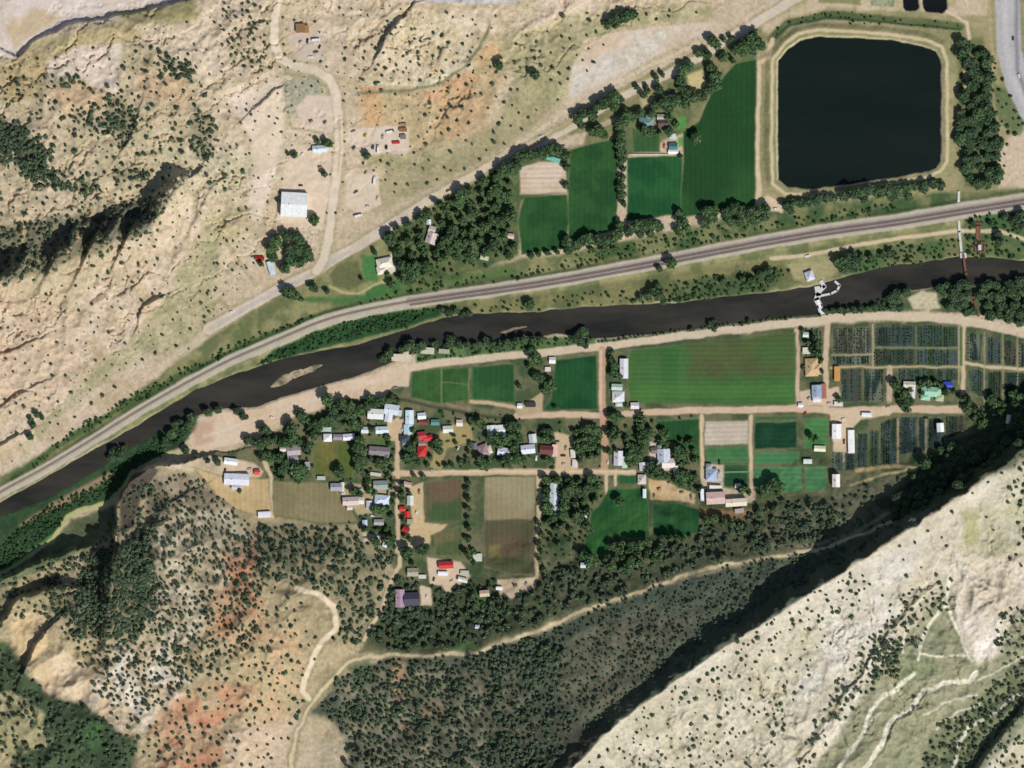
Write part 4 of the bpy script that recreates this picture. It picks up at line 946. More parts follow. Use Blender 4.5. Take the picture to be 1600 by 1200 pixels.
pl = empty('pipeline', 1499, 340, 0)
mb = MB(); strip(mb, [(1498, 300), (1498, 320)], 2.6, 0, 1.4, pl.location); mb.build('concrete_casing', M_conc, pl)
mb = MB(); strip(mb, [(1498, 341), (1499, 362), (1502, 392)], 2.6, 0, 1.4, pl.location); mb.build('concrete_casing', M_conc, pl)
tag(pl, 'straight white concrete pipe casing crossing under the railway', 'pipeline')
it = empty('water_intake', 1531, 386, z1(1531, 386))
mb = MB()
for a in ((-6, 6, -6, -4.4), (-6, 6, 4.4, 6), (-6, -4.4, -4.4, 4.4), (4.4, 6, -4.4, 4.4)): mb.box(*a, -1.5, 1.6, bev=0.2)
mb.build('basin_wall', M_rust, it)
mb = MB(); mb.box(-4.4, 4.4, -4.4, 4.4, -1.4, 0.6); mb.build('basin_floor', paint_mat((98, 72, 62), 'red_mud'), it)
mb = MB(); mb.box(-2.2, 1.4, -3.4, 2.8, 0.6, 3.0, bev=0.5); mb.build('pump_house', paint_mat((206, 202, 200), 'pump_house_roof'), it)
tag(it, 'reddish square intake basin with a small pale pump house', 'intake')
ch = empty('intake_channel', 1529, 352, z1(1529, 352))
mb = MB(); strip(mb, [(1530, 336), (1529, 352), (1528, 374)], 1.2, -0.4, 0.5, ch.location); mb.build('channel_bed', M_rust, ch)
for dx in (-3, 3):
    mb = MB(); strip(mb, [(1530 + dx, 336), (1529 + dx, 352), (1528 + dx, 374)], 0.8, -0.4, 1.0, ch.location); mb.build('channel_wall', M_rust, ch)
mb = MB(); strip(mb, [(1530, 336), (1529, 352), (1528, 374)], 3.6, -0.2, 0.45, ch.location); mb.build('red_silt', paint_mat((134, 92, 70), 'red_silt'), ch)
tag(ch, 'red brown channel leading south to the intake basin', 'channel')
# ------------------------------------------------------------------ buildings
WALLS = {'w': (226, 222, 214), 'b': (190, 170, 140), 'g': (170, 172, 170), 'br': (120, 92, 72), 'p': (206, 176, 160)}
M_glass = paint_mat((40, 48, 56), 'window_glass', 0.15, 0.02)
M_door = paint_mat((96, 76, 60), 'door_paint', 0.6)
M_vent = paint_mat((176, 176, 172), 'vent_metal', 0.5)
M_brick = paint_mat((140, 96, 80), 'chimney_brick', 0.9)
M_trim = paint_mat((216, 212, 204), 'trim', 0.7)
BUILT = []
def house(px, py, w, d, rot, roof, label, name='house', cat='house', style='gable', wall='w', h=3.0, wings=(), rough=0.6, rise=0.24, chim=True):
    """w, d in map units along local x / y; wings are further (dx, dy, w, d, roof or None) blocks of the same building."""
    root = empty(name, px, py, None, rot)
    tag(root, label, cat)
    W_ = w * S / 2; D_ = d * S / 2
    zz = zat([px - w / 2, px + w / 2, px, px], [py, py, py - d / 2, py + d / 2])
    root.location.z = float(zz.min()) ; h = h + float(zz.max() - zz.min())
    BUILT.append((px, py, w / 2, d / 2, math.radians(rot)))
    wm = paint_mat(WALLS[wall], 'wall_paint', 0.85)
    blocks = [(0, 0, w, d, roof)] + [(a[0], a[1], a[2], a[3], a[4] if len(a) > 4 and a[4] else roof) for a in wings]
    wb = MB()
    for bi, (dx, dy, bw, bd, rc) in enumerate(blocks):
        cx, cy = dx * S, -dy * S; hx, hy = bw * S / 2, bd * S / 2
        if bi: BUILT.append((px + dx, py + dy, bw / 2, bd / 2, math.radians(rot)))
        hh = h - 0.18 * bi
        o = 0.4 - 0.05 * bi; th = 0.16
        r = MB(); along_x = hx >= hy
        hs = hy if along_x else hx
        if style == 'gable':
            ri = hs * 2 * rise
            prof = [(-hs, 0), (hs, 0), (hs, hh), (0, hh + ri), (-hs, hh)]
            wb.prism([(u + (cy if along_x else cx), z) for u, z in prof], (cx - hx) if along_x else (cy - hy), (cx + hx) if along_x else (cy + hy), 'x' if along_x else 'y')
            sl_ = ri / hs; e = 0.02; U = hs + o
            rp = [(-U, hh - o * sl_ + e), (0, hh + ri + e), (U, hh - o * sl_ + e), (U, hh - o * sl_ + e + th), (0, hh + ri + e + th), (-U, hh - o * sl_ + e + th)]
            r.prism([(u + (cy if along_x else cx), z) for u, z in rp], ((cx - hx) if along_x else (cy - hy)) - o, ((cx + hx) if along_x else (cy + hy)) + o, 'x' if along_x else 'y')
        elif style == 'hip':
            wb.box(cx - hx, cx + hx, cy - hy, cy + hy, 0, hh)
            ri = hs * 0.55; X, Y = hx + o, hy + o
            a = (X - Y) if along_x else 0.0; b = 0.0 if along_x else (Y - X)
            a = max(a, 0.3); b = max(b, 0.0)
            vs = [(cx - X, cy - Y, hh), (cx + X, cy - Y, hh), (cx + X, cy + Y, hh), (cx - X, cy + Y, hh), (cx - X, cy - Y, hh + th), (cx + X, cy - Y, hh + th), (cx + X, cy + Y, hh + th), (cx - X, cy + Y, hh + th)]
            if along_x:
                vs += [(cx - a, cy, hh + th + ri), (cx + a, cy, hh + th + ri)]; tf = [(4, 5, 9, 8), (5, 6, 9), (6, 7, 8, 9), (7, 4, 8)]
            else:
                b = max(b, 0.3); vs += [(cx, cy - b, hh + th + ri), (cx, cy + b, hh + th + ri)]; tf = [(4, 5, 8), (5, 6, 9, 8), (6, 7, 9), (7, 4, 8, 9)]
            r.add(vs, [(3, 2, 1, 0), (0, 1, 5, 4), (1, 2, 6, 5), (2, 3, 7, 6), (3, 0, 4, 7)] + tf)
        elif style == 'shed':
            ri = hs * 0.22
            prof = [(-hs, 0), (hs, 0), (hs, hh), (-hs, hh + ri)]
            wb.prism([(u + (cy if along_x else cx), z) for u, z in prof], (cx - hx) if along_x else (cy - hy), (cx + hx) if along_x else (cy + hy), 'x' if along_x else 'y')
            m_ = -ri / (2 * hs); U = hs + o; zc = hh + ri / 2 + 0.02
            rp = [(-U, zc - m_ * U), (U, zc + m_ * U), (U, zc + m_ * U + th), (-U, zc - m_ * U + th)]
            r.prism([(u + (cy if along_x else cx), z) for u, z in rp], ((cx - hx) if along_x else (cy - hy)) - o, ((cx + hx) if along_x else (cy + hy)) + o, 'x' if along_x else 'y')
        else:                                               # trailer with a crowned roof
            wb.box(cx - hx, cx + hx, cy - hy, cy + hy, 0.5, hh)
            prof = [(-hs - .12, hh), (hs + .12, hh), (hs + .12, hh + .12), (hs * .6, hh + .34), (0, hh + .42), (-hs * .6, hh + .34), (-hs - .12, hh + .12)]
            r.prism([(u + (cy if along_x else cx), z) for u, z in prof], ((cx - hx) if along_x else (cy - hy)) - .12, ((cx + hx) if along_x else (cy + hy)) + .12, 'x' if along_x else 'y')
            if bi == 0:
                k = MB(); k.box(cx - hx * .96, cx + hx * .96, cy - hy * .96, cy + hy * .96, -0.2, 0.5); k.build('skirting', paint_mat((150, 146, 140), 'skirting'), root)
        ro = r.build('roof', paint_mat(rc, 'metal_roof' if style in ('shed', 'trailer') or rc[0] > 170 else 'shingle_roof', rough), root)
        if bi == 0:
            v = MB(); top = hh + (hs * 2 * rise if style == 'gable' else hs * 0.5 if style == 'hip' else 0.4)
            if style in ('gable', 'hip') and chim and w * d > 150:
                v.box(cx - hx * .45, cx - hx * .45 + .8, cy - .4, cy + .4, hh, top + 0.9); v.build('chimney', M_brick, ro)
            elif w * d > 80:
                v.cyl(cx + hx * .3, cy, hh, top + .45, .22, 8); v.build('vent', M_vent, ro)
    wb.build('wall', wm, root)
    dr = MB(); dr.box(-W_ * .15 - .5, -W_ * .15 + .5, -D_ - .06, -D_ - .003, 0.55 if style == 'trailer' else 0.02, min(2.1, h - .3) + (0.4 if style == 'trailer' else 0)); dr.build('door', M_door, root)
    for sx in (-.62, .45):
        if w * S < 5: continue
        wn_ = MB(); wn_.box(W_ * sx - .6, W_ * sx + .6, -D_ - .04, -D_ - .003, 1.1, 2.0); wo = wn_.build('window', M_glass, root)
        fr = MB(); fr.box(W_ * sx - .72, W_ * sx + .72, -D_ - .07, -D_ - .004, .95, 1.08); fr.build('sill', M_trim, wo)
    return root

WH = (236, 234, 230); OW = (226, 218, 200); GR = (150, 148, 146); PB = (196, 210, 220); RD = (186, 60, 54); PK = (206, 184, 176)
B = house
B(460, 320, 40, 37, -3, (230, 230, 226), 'large square white roofed shed alone on the quarry terrace', 'shed', 'shed', h=5.5, rise=.1)
B(424, 419, 9, 22, 18, (196, 212, 216), 'slim pale blue trailer home by the oval tree clump', 'trailer_home', 'trailer', 'trailer', 'g')
B(406, 404, 13, 6, -5, (176, 44, 36), 'tiny red roofed cabin half under a tree by the dirt road', 'cabin', 'cabin', 'gable', 'br', 2.4)
B(601, 411, 24, 15, 12, (232, 222, 202), 'cream roofed house with two wings inside the looping driveway', wings=((-6, 10, 16, 12),), style='hip', wall='b')
B(674, 372, 15, 17, -18, (206, 190, 180), 'beige roofed house buried in the big grove', wings=((-3, -13, 10, 10),), style='gable', wall='b')
B(680, 371, 8, 10, -18, (128, 124, 138), 'small slate roofed lean-to beside the house in the grove', 'lean_to', 'shed', 'shed', 'g', 2.4)
B(862, 248, 26, 6, -18, (120, 196, 178), 'long thin turquoise roofed shelter above the bare beige lot', 'shelter', 'shelter', 'shed', 'g', 2.6)
B(1010, 192, 22, 15, -4, (126, 152, 150), 'teal grey roofed farmhouse left of the brown roofed one', wings=((4, -9, 10, 8),), style='hip', wall='g')
B(1037, 193, 16, 12, 0, (96, 76, 72), 'dark brown roofed house among trees above the mown lawn', wings=((0, -10, 20, 8, (170, 170, 150)),), wall='b')
B(1051, 213, 9, 7, 0, (216, 220, 222), 'tiny white roofed outbuilding by the bright green garden patch', 'outbuilding', 'outbuilding', 'shed', 'w', 2.4)
B(1052, 229, 12, 10, 0, (66, 120, 124), 'teal roofed stable beside the white corral fence', 'stable', 'stable', 'gable', 'w', 2.8, wings=((0, 8, 15, 6, (236, 236, 232)),))
B(1051, 151, 13, 5, 0, WH, 'small narrow white shed under the horseshoe of trees', 'shed', 'shed', 'shed', 'w', 2.5)
B(627, 559, 29, 10, -3, (218, 208, 180), 'cream roofed riverside building next to the bend of the bank road', 'riverside_house', 'house', 'shed', 'b', 3, wings=((6, -7, 10, 6),))
B(668, 548, 20, 9, -4, (206, 202, 172), 'pale flat shed between riverbank trees', 'shed', 'shed', 'shed', 'b', 2.6)
B(694, 549, 16, 6, -4, (176, 178, 150), 'dull olive grey shed on the riverbank east of the pale one', 'shed', 'shed', 'shed', 'g', 2.5)
B(975, 576, 12, 30, 0, (218, 216, 220), 'long white roofed barn at the top of the striped field', 'barn', 'barn', 'gable', 'w', 4, rise=.16)
B(863, 563, 9, 9, 0, WH, 'little white cube-like hut by the bank road', 'hut', 'hut', 'gable', 'w', 2.4)
B(856, 577, 8, 6, 0, OW, 'small cream shed below the white hut', 'shed', 'shed', 'shed', 'b', 2.2)
B(812, 634, 7, 7, 0, (226, 232, 226), 'tiny white shack at the corner of the crop plots', 'shack', 'shack', 'gable', 'w', 2.3)
B(829, 632, 15, 7, 0, (70, 60, 58), 'low dark roofed shack on the bare corner patch', 'shack', 'shack', 'shed', 'br', 2.4)
B(964, 605, 16, 9, -2, (186, 206, 190), 'pale green roofed farm building under the long barn', 'farm_building', 'building', 'gable', 'w', 3)
B(966, 620, 18, 16, 0, (222, 218, 218), 'white roofed farmhouse at the end of the reddish track', 'farmhouse', 'house', 'hip', 'w', 3, wings=((2, 11, 12, 7, (196, 212, 204)),))
B(992, 634, 12, 9, 0, (226, 220, 218), 'small square white shed at the foot of the striped field', 'shed', 'shed', 'gable', 'w', 2.7)
B(1268, 574, 19, 27, 2, (204, 172, 128), 'tan roofed house standing alone beside the dark shrubby plot', style='hip', wall='b', wings=((5, 3, 20, 16),))
B(1260, 548, 11, 9, 0, OW, 'small cream roofed shed north of the tan roofed house', 'shed', 'shed', 'shed', 'b', 2.6)
B(1259, 523, 8, 7, 0, (214, 220, 212), 'tiny white shed in the top corner of the shrubby yard', 'shed', 'shed', 'gable', 'w', 2.4)
B(1276, 611, 14, 18, 2, (150, 168, 186), 'blue grey roofed workshop with a white porch by the big striped field', 'workshop', 'workshop', 'gable', 'w', 3.6, wings=((0, 13, 12, 8, (226, 224, 222)),), rise=.14)
B(1287, 611, 7, 22, 2, (156, 104, 90), 'slim reddish brown lean-to along the workshop wall', 'lean_to', 'shed', 'shed', 'br', 2.5)
B(1251, 633, 7, 6, 0, WH, 'tiny white pump shed at the corner of the striped field', 'pump_shed', 'shed', 'gable', 'w', 2.2)
B(1308, 584, 8, 22, 0, (196, 142, 78), 'narrow orange roofed greenhouse shed beside the grey green plot', 'shed', 'shed', 'shed', 'b', 2.6)
B(1310, 631, 12, 6, 0, (228, 226, 220), 'low white roofed stand at the junction yard', 'farm_stand', 'stand', 'shed', 'w', 2.4)
B(1421, 601, 18, 9, -2, (216, 208, 188), 'cream roofed house between two dark trees in the allotments', wall='b', wings=((4, 13, 10, 16, (206, 208, 206)),))
B(1455, 612, 30, 14, -6, (158, 206, 172), 'mint green roofed house in the allotments', style='hip', wings=((-8, 9, 14, 10), (14, 8, 12, 10, (178, 190, 150))), wall='w')
B(1481, 602, 13, 10, 0, (68, 90, 206), 'small bright blue roofed shed east of the mint house', 'shed', 'shed', 'gable', 'w', 2.6)
B(1307, 674, 13, 22, 0, (242, 242, 240), 'bright white square roofed packing shed in the junction yard', 'packing_shed', 'shed', 'gable', 'w', 4.6, rise=.1)
B(1330, 690, 10, 36, 1, (238, 238, 232), 'long slender white shed south of the lane', 'long_shed', 'shed', 'trailer', 'w', 3.2)
B(1354, 648, 15, 6, -2, (238, 236, 236), 'white trailer parked along the wide lane', 'trailer', 'trailer', 'trailer', 'w', 2.8)
B(1281, 701, 17, 8, -3, (232, 228, 196), 'cream roofed shelter at the foot of the bright green plot', 'shelter', 'shelter', 'gable', 'w', 2.5)
B(1262, 721, 13, 7, 0, (222, 222, 216), 'white trailer between the pale green plots', 'trailer', 'trailer', 'trailer', 'w', 2.6)
B(1306, 751, 11, 19, 0, (240, 232, 222), 'white cabin at the bottom of the olive fence line', 'cabin', 'cabin', 'gable', 'w', 3)
B(1469, 668, 10, 13, 3, (244, 244, 242), 'small white cabin standing inside the garden plots', 'cabin', 'cabin', 'gable', 'w', 3)
B(1575, 655, 6, 13, -8, (232, 224, 208), 'narrow cream shed under the dark cliff trees on the right', 'shed', 'shed', 'gable', 'b', 2.6)
B(1527, 642, 7, 9, 12, (180, 186, 176), 'grey green shack hidden in trees at the end of the lane', 'shack', 'shack', 'gable', 'g', 2.5)
B(1112, 742, 17, 18, 0, (170, 184, 206), 'pale blue roofed farmhouse in the cluttered yard', 'farmhouse', 'house', 'hip', 'w', 3, wings=((10, 2, 8, 14, (178, 172, 164)), (-4, -13, 9, 8, (160, 160, 164))))
B(1118, 761, 18, 4, -2, (236, 240, 226), 'thin white roofed run at the bottom of the cluttered yard', 'animal_run', 'shelter', 'shed', 'w', 2.2)
B(1097, 773, 5, 18, 2, (232, 240, 244), 'narrow white trailer against the pinkish barn', 'trailer', 'trailer', 'trailer', 'w', 2.8)
B(1118, 778, 28, 18, 3, (210, 178, 168), 'pinkish roofed barn at the end of the plot track', 'barn', 'barn', 'gable', 'p', 4, rise=.14)
B(1150, 785, 32, 11, 4, (228, 214, 190), 'long cream roofed barn beside the pinkish one', 'barn', 'barn', 'gable', 'b', 3.6, rise=.14)
B(1155, 798, 13, 6, 8, (182, 172, 160), 'small grey shed behind the long cream barn', 'shed', 'shed', 'shed', 'g', 2.4)
B(1153, 759, 8, 6, 0, (226, 216, 204), 'little pale hut by the dark green plot', 'hut', 'hut', 'gable', 'w', 2.3)
B(1007, 771, 5, 14, 0, (214, 236, 232), 'narrow mint white trailer at the edge of the pasture', 'trailer', 'trailer', 'trailer', 'w', 2.6)
B(1005, 729, 11, 12, 5, (226, 222, 228), 'small white roofed cottage beside the round dark trees', 'cottage', 'house', 'gable', 'w', 2.8)
B(1003, 749, 12, 14, 0, (206, 194, 186), 'pale pinkish roofed cottage at the end of the main street', 'cottage', 'house', 'hip', 'p', 2.8)
B(1037, 712, 19, 20, 2, (196, 204, 214), 'largest whitish roofed house of the eastern yards', wings=((7, 12, 20, 14, (232, 218, 208)), (-5, -11, 8, 10, (150, 162, 176)))  , wall='w')
B(1022, 704, 9, 9, 10, (132, 112, 104), 'small brown roofed shed on the gravel by the whitish house', 'shed', 'shed', 'gable', 'br', 2.6)
B(1056, 733, 7, 9, 0, (240, 240, 236), 'little white shed south east of the whitish house', 'shed', 'shed', 'gable', 'w', 2.5)
B(966, 716, 13, 22, -1, (216, 212, 222), 'lavender white roofed house by the yellowish yard', wall='w', style='gable')
B(976, 722, 7, 18, 0, (180, 210, 170), 'pale green canopy along the lavender white house', 'canopy', 'canopy', 'shed', 'w', 2.4)
B(866, 772, 13, 34, -2, (200, 208, 212), 'long pale grey roofed building among trees south of the street', 'long_house', 'house', 'gable', 'g', 3.2, wings=((2, 22, 8, 14),), rise=.16)
B(854, 703, 20, 13, -4, (112, 62, 60), 'dark red roofed house next to the pinkish porch', style='gable', wall='p')
B(867, 704, 7, 18, 0, (216, 184, 172), 'pinkish roofed porch building right of the dark red roof', 'porch', 'porch', 'shed', 'p', 2.6)
B(895, 709, 7, 13, 6, (216, 212, 200), 'upper of two white trailers left of the tree clump', 'trailer', 'trailer', 'trailer', 'w', 2.6)
B(898, 724, 8, 12, -3, (218, 206, 200), 'lower of two white trailers beside the main street', 'trailer', 'trailer', 'trailer', 'w', 2.6)
B(825, 702, 21, 13, 6, (218, 220, 228), 'white roofed house at the corner with a smaller block behind', wings=((9, -16, 11, 13, (206, 212, 210)),), wall='w')
# village, west side
B(587, 647, 24, 15, -3, (226, 226, 220), 'broad white roofed house at the northern edge of the village', wall='w', rise=.14, h=3.2)
B(612, 640, 22, 15, -8, (206, 216, 224), 'pale blue roofed workshop east of the broad white house', 'workshop', 'workshop', 'gable', 'w', 3.4, wings=((-3, 13, 11, 13, (214, 220, 224)), (12, 4, 8, 9, (196, 196, 200))), rise=.12)
B(640, 652, 12, 21, 0, (206, 222, 230), 'tall pale blue shed beside the lane', 'shed', 'shed', 'gable', 'w', 3.4, wings=((-2, 19, 13, 14, (186, 214, 222)),), rise=.12)
B(659, 650, 12, 9, 6, (224, 236, 232), 'small white roofed hut above the brown red cabin', 'hut', 'hut', 'gable', 'w', 2.6)
B(661, 660, 13, 6, -4, (134, 66, 60), 'brown red roofed cabin beneath the white hut', 'cabin', 'cabin', 'gable', 'br', 2.5)
B(680, 660, 12, 8, 0, (96, 140, 140), 'small teal roofed shed near the pinkish ground', 'shed', 'shed', 'gable', 'g', 2.5)
B(700, 671, 15, 10, 2, (226, 226, 214), 'cream white roofed shed beside the dark fence line', 'shed', 'shed', 'gable', 'w', 2.8)
B(718, 661, 9, 9, 0, (232, 214, 204), 'pinkish white hut near the ditch', 'hut', 'hut', 'gable', 'w', 2.5)
B(768, 672, 13, 14, 4, (206, 216, 214), 'grey white shed joined to the left of the bright white house', 'shed', 'shed', 'gable', 'w', 2.9, rise=.14)
B(782, 672, 16, 15, 4, (240, 238, 236), 'bright white roofed house north of the round tree clump', wall='w', rise=.14)
B(570, 672, 10, 9, 0, (206, 222, 222), 'small pale shed left of the white bungalow', 'shed', 'shed', 'gable', 'w', 2.5)
B(597, 672, 19, 10, 2, (216, 226, 232), 'white bungalow above the small lawn', 'bungalow', 'house', 'gable', 'w', 2.8)
B(512, 684, 12, 11, 0, (238, 238, 238), 'square white roofed cottage at the lawn corner', 'cottage', 'house', 'hip', 'w', 2.8)
B(528, 683, 13, 8, 0, (160, 146, 150), 'dull grey roofed cottage between two white ones', 'cottage', 'house', 'gable', 'g', 2.7)
B(545, 683, 17, 9, 4, (232, 232, 244), 'bright white roofed cottage by the tall tree row', 'cottage', 'house', 'gable', 'w', 2.8)
B(507, 671, 20, 6, 0, (188, 206, 190), 'thin pale green shed behind the cottages', 'shed', 'shed', 'shed', 'g', 2.4)
B(632, 686, 13, 10, 0, (72, 78, 88), 'dark slate roofed house on the lane corner', style='hip', wall='g', wings=((4, 7, 14, 5, (140, 156, 152)),))
B(659, 681, 14, 12, 8, (186, 62, 72), 'crimson roofed house by the lane', wings=((9, 5, 13, 8, (210, 48, 54)),), wall='w')
B(660, 693, 11, 8, 0, (150, 136, 116), 'grey brown hut squeezed between two red roofs', 'hut', 'hut', 'gable', 'b', 2.5)
B(660, 705, 14, 15, 3, (206, 52, 48), 'bright red square roofed house', style='hip', wall='w')
B(756, 704, 15, 19, 22, (164, 136, 140), 'mauve roofed bungalow by the round black tree', 'bungalow', 'house', 'hip', 'p', 2.8, wings=((8, 2, 8, 12, (216, 206, 180)),))
B(741, 697, 8, 9, 0, (112, 108, 116), 'tiny grey hut west of the mauve bungalow', 'hut', 'hut', 'gable', 'g', 2.3)
B(787, 706, 18, 12, -6, (220, 222, 234), 'white roofed house above the oval garden trees', wall='w')
B(593, 705, 32, 13, -4, (140, 128, 130), 'long grey shingled house on the west side of the lane', 'long_house', 'house', 'gable', 'g', 3, wings=((12, 12, 9, 12, (120, 116, 120)),))
B(587, 741, 16, 4, -8, (206, 206, 190), 'low pale wall-like shed south of the grey shingled house', 'shed', 'shed', 'shed', 'w', 2.2)
B(595, 758, 22, 13, 2, (150, 164, 152), 'grey green roofed house above the white driveway', style='gable', wall='g')
B(525, 761, 16, 11, 0, (164, 162, 172), 'grey roofed house west of the small black trees', wall='g', wings=((10, 0, 5, 14, (216, 212, 196)),))
B(563, 767, 7, 5, 0, WH, 'tiny white shed between two small black trees', 'shed', 'shed', 'gable', 'w', 2.3)
B(548, 783, 24, 12, 3, (210, 190, 186), 'pinkish white roofed house on the paddock corner', wall='p', wings=((14, 0, 12, 10, (226, 220, 210)), (-2, 10, 8, 7, (216, 206, 184))))
B(577, 789, 8, 12, 0, (220, 216, 226), 'small white house between the pinkish one and the pale blue one', 'cottage', 'house', 'gable', 'w', 2.8)
B(597, 781, 22, 14, -5, (210, 218, 236), 'pale blue white roofed house by the lane', wall='w', style='hip')
B(570, 817, 7, 8, 0, (190, 204, 220), 'small bluish shed above the wooded slope', 'shed', 'shed', 'gable', 'w', 2.4)
B(592, 816, 14, 8, 0, (172, 164, 162), 'grey roofed cabin near the south end of the lane', 'cabin', 'cabin', 'gable', 'g', 2.6)
B(587, 839, 13, 4, -5, (234, 232, 230), 'short white trailer above the two round trees', 'trailer', 'trailer', 'trailer', 'w', 2.5)
B(602, 850, 7, 10, -20, (222, 232, 240), 'white caravan parked between round trees', 'caravan', 'caravan', 'trailer', 'w', 2.5)
B(637, 757, 12, 7, -15, (208, 176, 162), 'pinkish roofed cabin first down the lane from the main street', 'cabin', 'cabin', 'gable', 'p', 2.6)
B(641, 782, 9, 14, 0, (208, 214, 204), 'pale grey cabin second down the lane', 'cabin', 'cabin', 'gable', 'w', 2.6)
B(629, 795, 9, 7, 0, (196, 66, 50), 'small orange red roofed cabin facing the lane', 'cabin', 'cabin', 'gable', 'br', 2.5)
B(636, 804, 8, 9, 5, (208, 48, 44), 'small red roofed cabin below the orange red one', 'cabin', 'cabin', 'gable', 'br', 2.5)
B(634, 828, 10, 9, -30, (170, 46, 48), 'dark red roofed cabin at the south end of the row', 'cabin', 'cabin', 'gable', 'br', 2.5)
B(641, 815, 9, 7, 0, (170, 166, 146), 'dull beige hut between the red roofed cabins', 'hut', 'hut', 'shed', 'b', 2.3)
B(413, 804, 19, 9, 3, (228, 226, 232), 'white trailer home at the foot of the orange tan field', 'trailer_home', 'trailer', 'trailer', 'w', 2.8)
B(370, 749, 38, 17, -2, (218, 218, 226), 'westernmost large white roofed house with a low front wing', wings=((0, 12, 14, 8, (196, 196, 200)),), wall='w', rise=.14)
B(361, 721, 20, 9, -8, (238, 240, 240), 'white shed behind the westernmost house', 'shed', 'shed', 'gable', 'w', 2.8)
B(402, 738, 8, 8, 0, (216, 90, 76), 'tiny red hut at the end of the curling drive', 'hut', 'hut', 'gable', 'br', 2.3)
B(459, 704, 20, 14, 4, (176, 164, 168), 'grey roofed L shaped house among western trees', wings=((-14, -3, 14, 6, (226, 218, 204)), (-2, 12, 16, 12, (166, 162, 158))), wall='g')
B(480, 728, 7, 12, 0, (150, 150, 156), 'slim grey carport right of the L shaped house', 'carport', 'carport', 'shed', 'g', 2.4)
B(502, 747, 12, 5, 0, (190, 196, 184), 'pale open shed under the yellow green lawn', 'shed', 'shed', 'shed', 'w', 2.4)
# south farmstead
B(697, 883, 22, 10, 4, (200, 56, 56), 'long bright red barn roof in the southern dirt yard', 'barn', 'barn', 'gable', 'br', 3.4)
B(692, 896, 15, 6, 0, (240, 240, 242), 'white trailer parked below the long red barn', 'trailer', 'trailer', 'trailer', 'w', 2.6)
B(746, 871, 13, 11, 0, (206, 212, 192), 'pale square shed at the corner of the tan field', 'shed', 'shed', 'shed', 'w', 2.8)
B(726, 895, 12, 6, 0, (196, 192, 170), 'beige shed east of the red barn', 'shed', 'shed', 'shed', 'b', 2.4)
B(723, 906, 14, 6, -14, (230, 228, 220), 'white shed slanting below the beige shed', 'shed', 'shed', 'gable', 'w', 2.5)
B(625, 935, 13, 27, 0, (172, 142, 156), 'mauve roofed building adjoining the slate roof', 'farm_building', 'building', 'gable', 'p', 4, rise=.12)
B(643, 936, 23, 20, 2, (72, 70, 86), 'dark slate roofed house in the southern woods', style='gable', wall='g', h=3.6)
B(645, 894, 16, 12, 0, (172, 162, 142), 'beige roofed shed north of the slate house', 'shed', 'shed', 'gable', 'b', 2.6)
B(660, 901, 11, 5, 0, (218, 214, 198), 'thin cream shed by the southern dirt yard', 'shed', 'shed', 'shed', 'w', 2.4)
B(757, 927, 14, 9, 5, (206, 184, 158), 'tan roofed cabin beyond the south end of the tan field', 'cabin', 'cabin', 'gable', 'b', 2.7)
B(780, 919, 10, 5, 0, (240, 238, 236), 'tiny white trailer on the bare farmyard', 'trailer', 'trailer', 'trailer', 'w', 2.4)
B(746, 979, 6, 5, 0, (190, 204, 212), 'tiny pale hut lost in the southern woods', 'hut', 'hut', 'gable', 'g', 2.3)
B(911, 883, 7, 7, 0, (208, 220, 226), 'tiny pale blue hut under the pasture trees', 'hut', 'hut', 'gable', 'w', 2.3)
B(914, 809, 5, 6, 0, (214, 224, 228), 'tiny white hut beside a black tree in the pasture strip', 'hut', 'hut', 'gable', 'w', 2.3)
# quarry yards
B(500, 233, 22, 10, 4, (206, 220, 224), 'pale blue roofed shed on the quarry track', 'shed', 'shed', 'gable', 'w', 3)
B(470, 45, 13, 13, 4, (150, 112, 74), 'rusty brown roofed shed in the top yard', 'shed', 'shed', 'shed', 'br', 3, wings=((9, 2, 7, 11, (164, 118, 66)),))
B(630, 203, 11, 5, 0, (150, 108, 76), 'rust brown shed on the edge of the machinery yard', 'shed', 'shed', 'shed', 'br', 2.6)
B(630, 195, 10, 3, 0, (172, 138, 100), 'thin tan shed above the rust brown one', 'shed', 'shed', 'shed', 'b', 2.3)
B(630, 214, 8, 6, 0, (130, 128, 112), 'grey green shed above the red container', 'shed', 'shed', 'shed', 'g', 2.5)
B(1265, 431, 12, 14, 20, (206, 206, 222), 'small white gatehouse on the bank by the weir', 'gatehouse', 'gatehouse', 'hip', 'w', 3)
B(880, 472 - 240, 8, 7, 0, (220, 206, 190), 'small pale shed at the top corner of the pastures', 'shed', 'shed', 'gable', 'b', 2.5)
B(690, 344, 6, 6, 0, (226, 232, 226), 'tiny white hut north of the house in the grove', 'hut', 'hut', 'gable', 'w', 2.4) if False else B(670, 347, 6, 7, 0, (220, 226, 220), 'tiny white hut north of the house in the grove', 'hut', 'hut', 'gable', 'w', 2.4)
B(798, 369, 10, 7, -10, (214, 186, 174), 'little pinkish hut at the right edge of the grove', 'hut', 'hut', 'gable', 'p', 2.5)
B(757, 403, 12, 6, -12, (206, 208, 170), 'pale yellowish shed at the bottom of the grove', 'shed', 'shed', 'shed', 'b', 2.4)

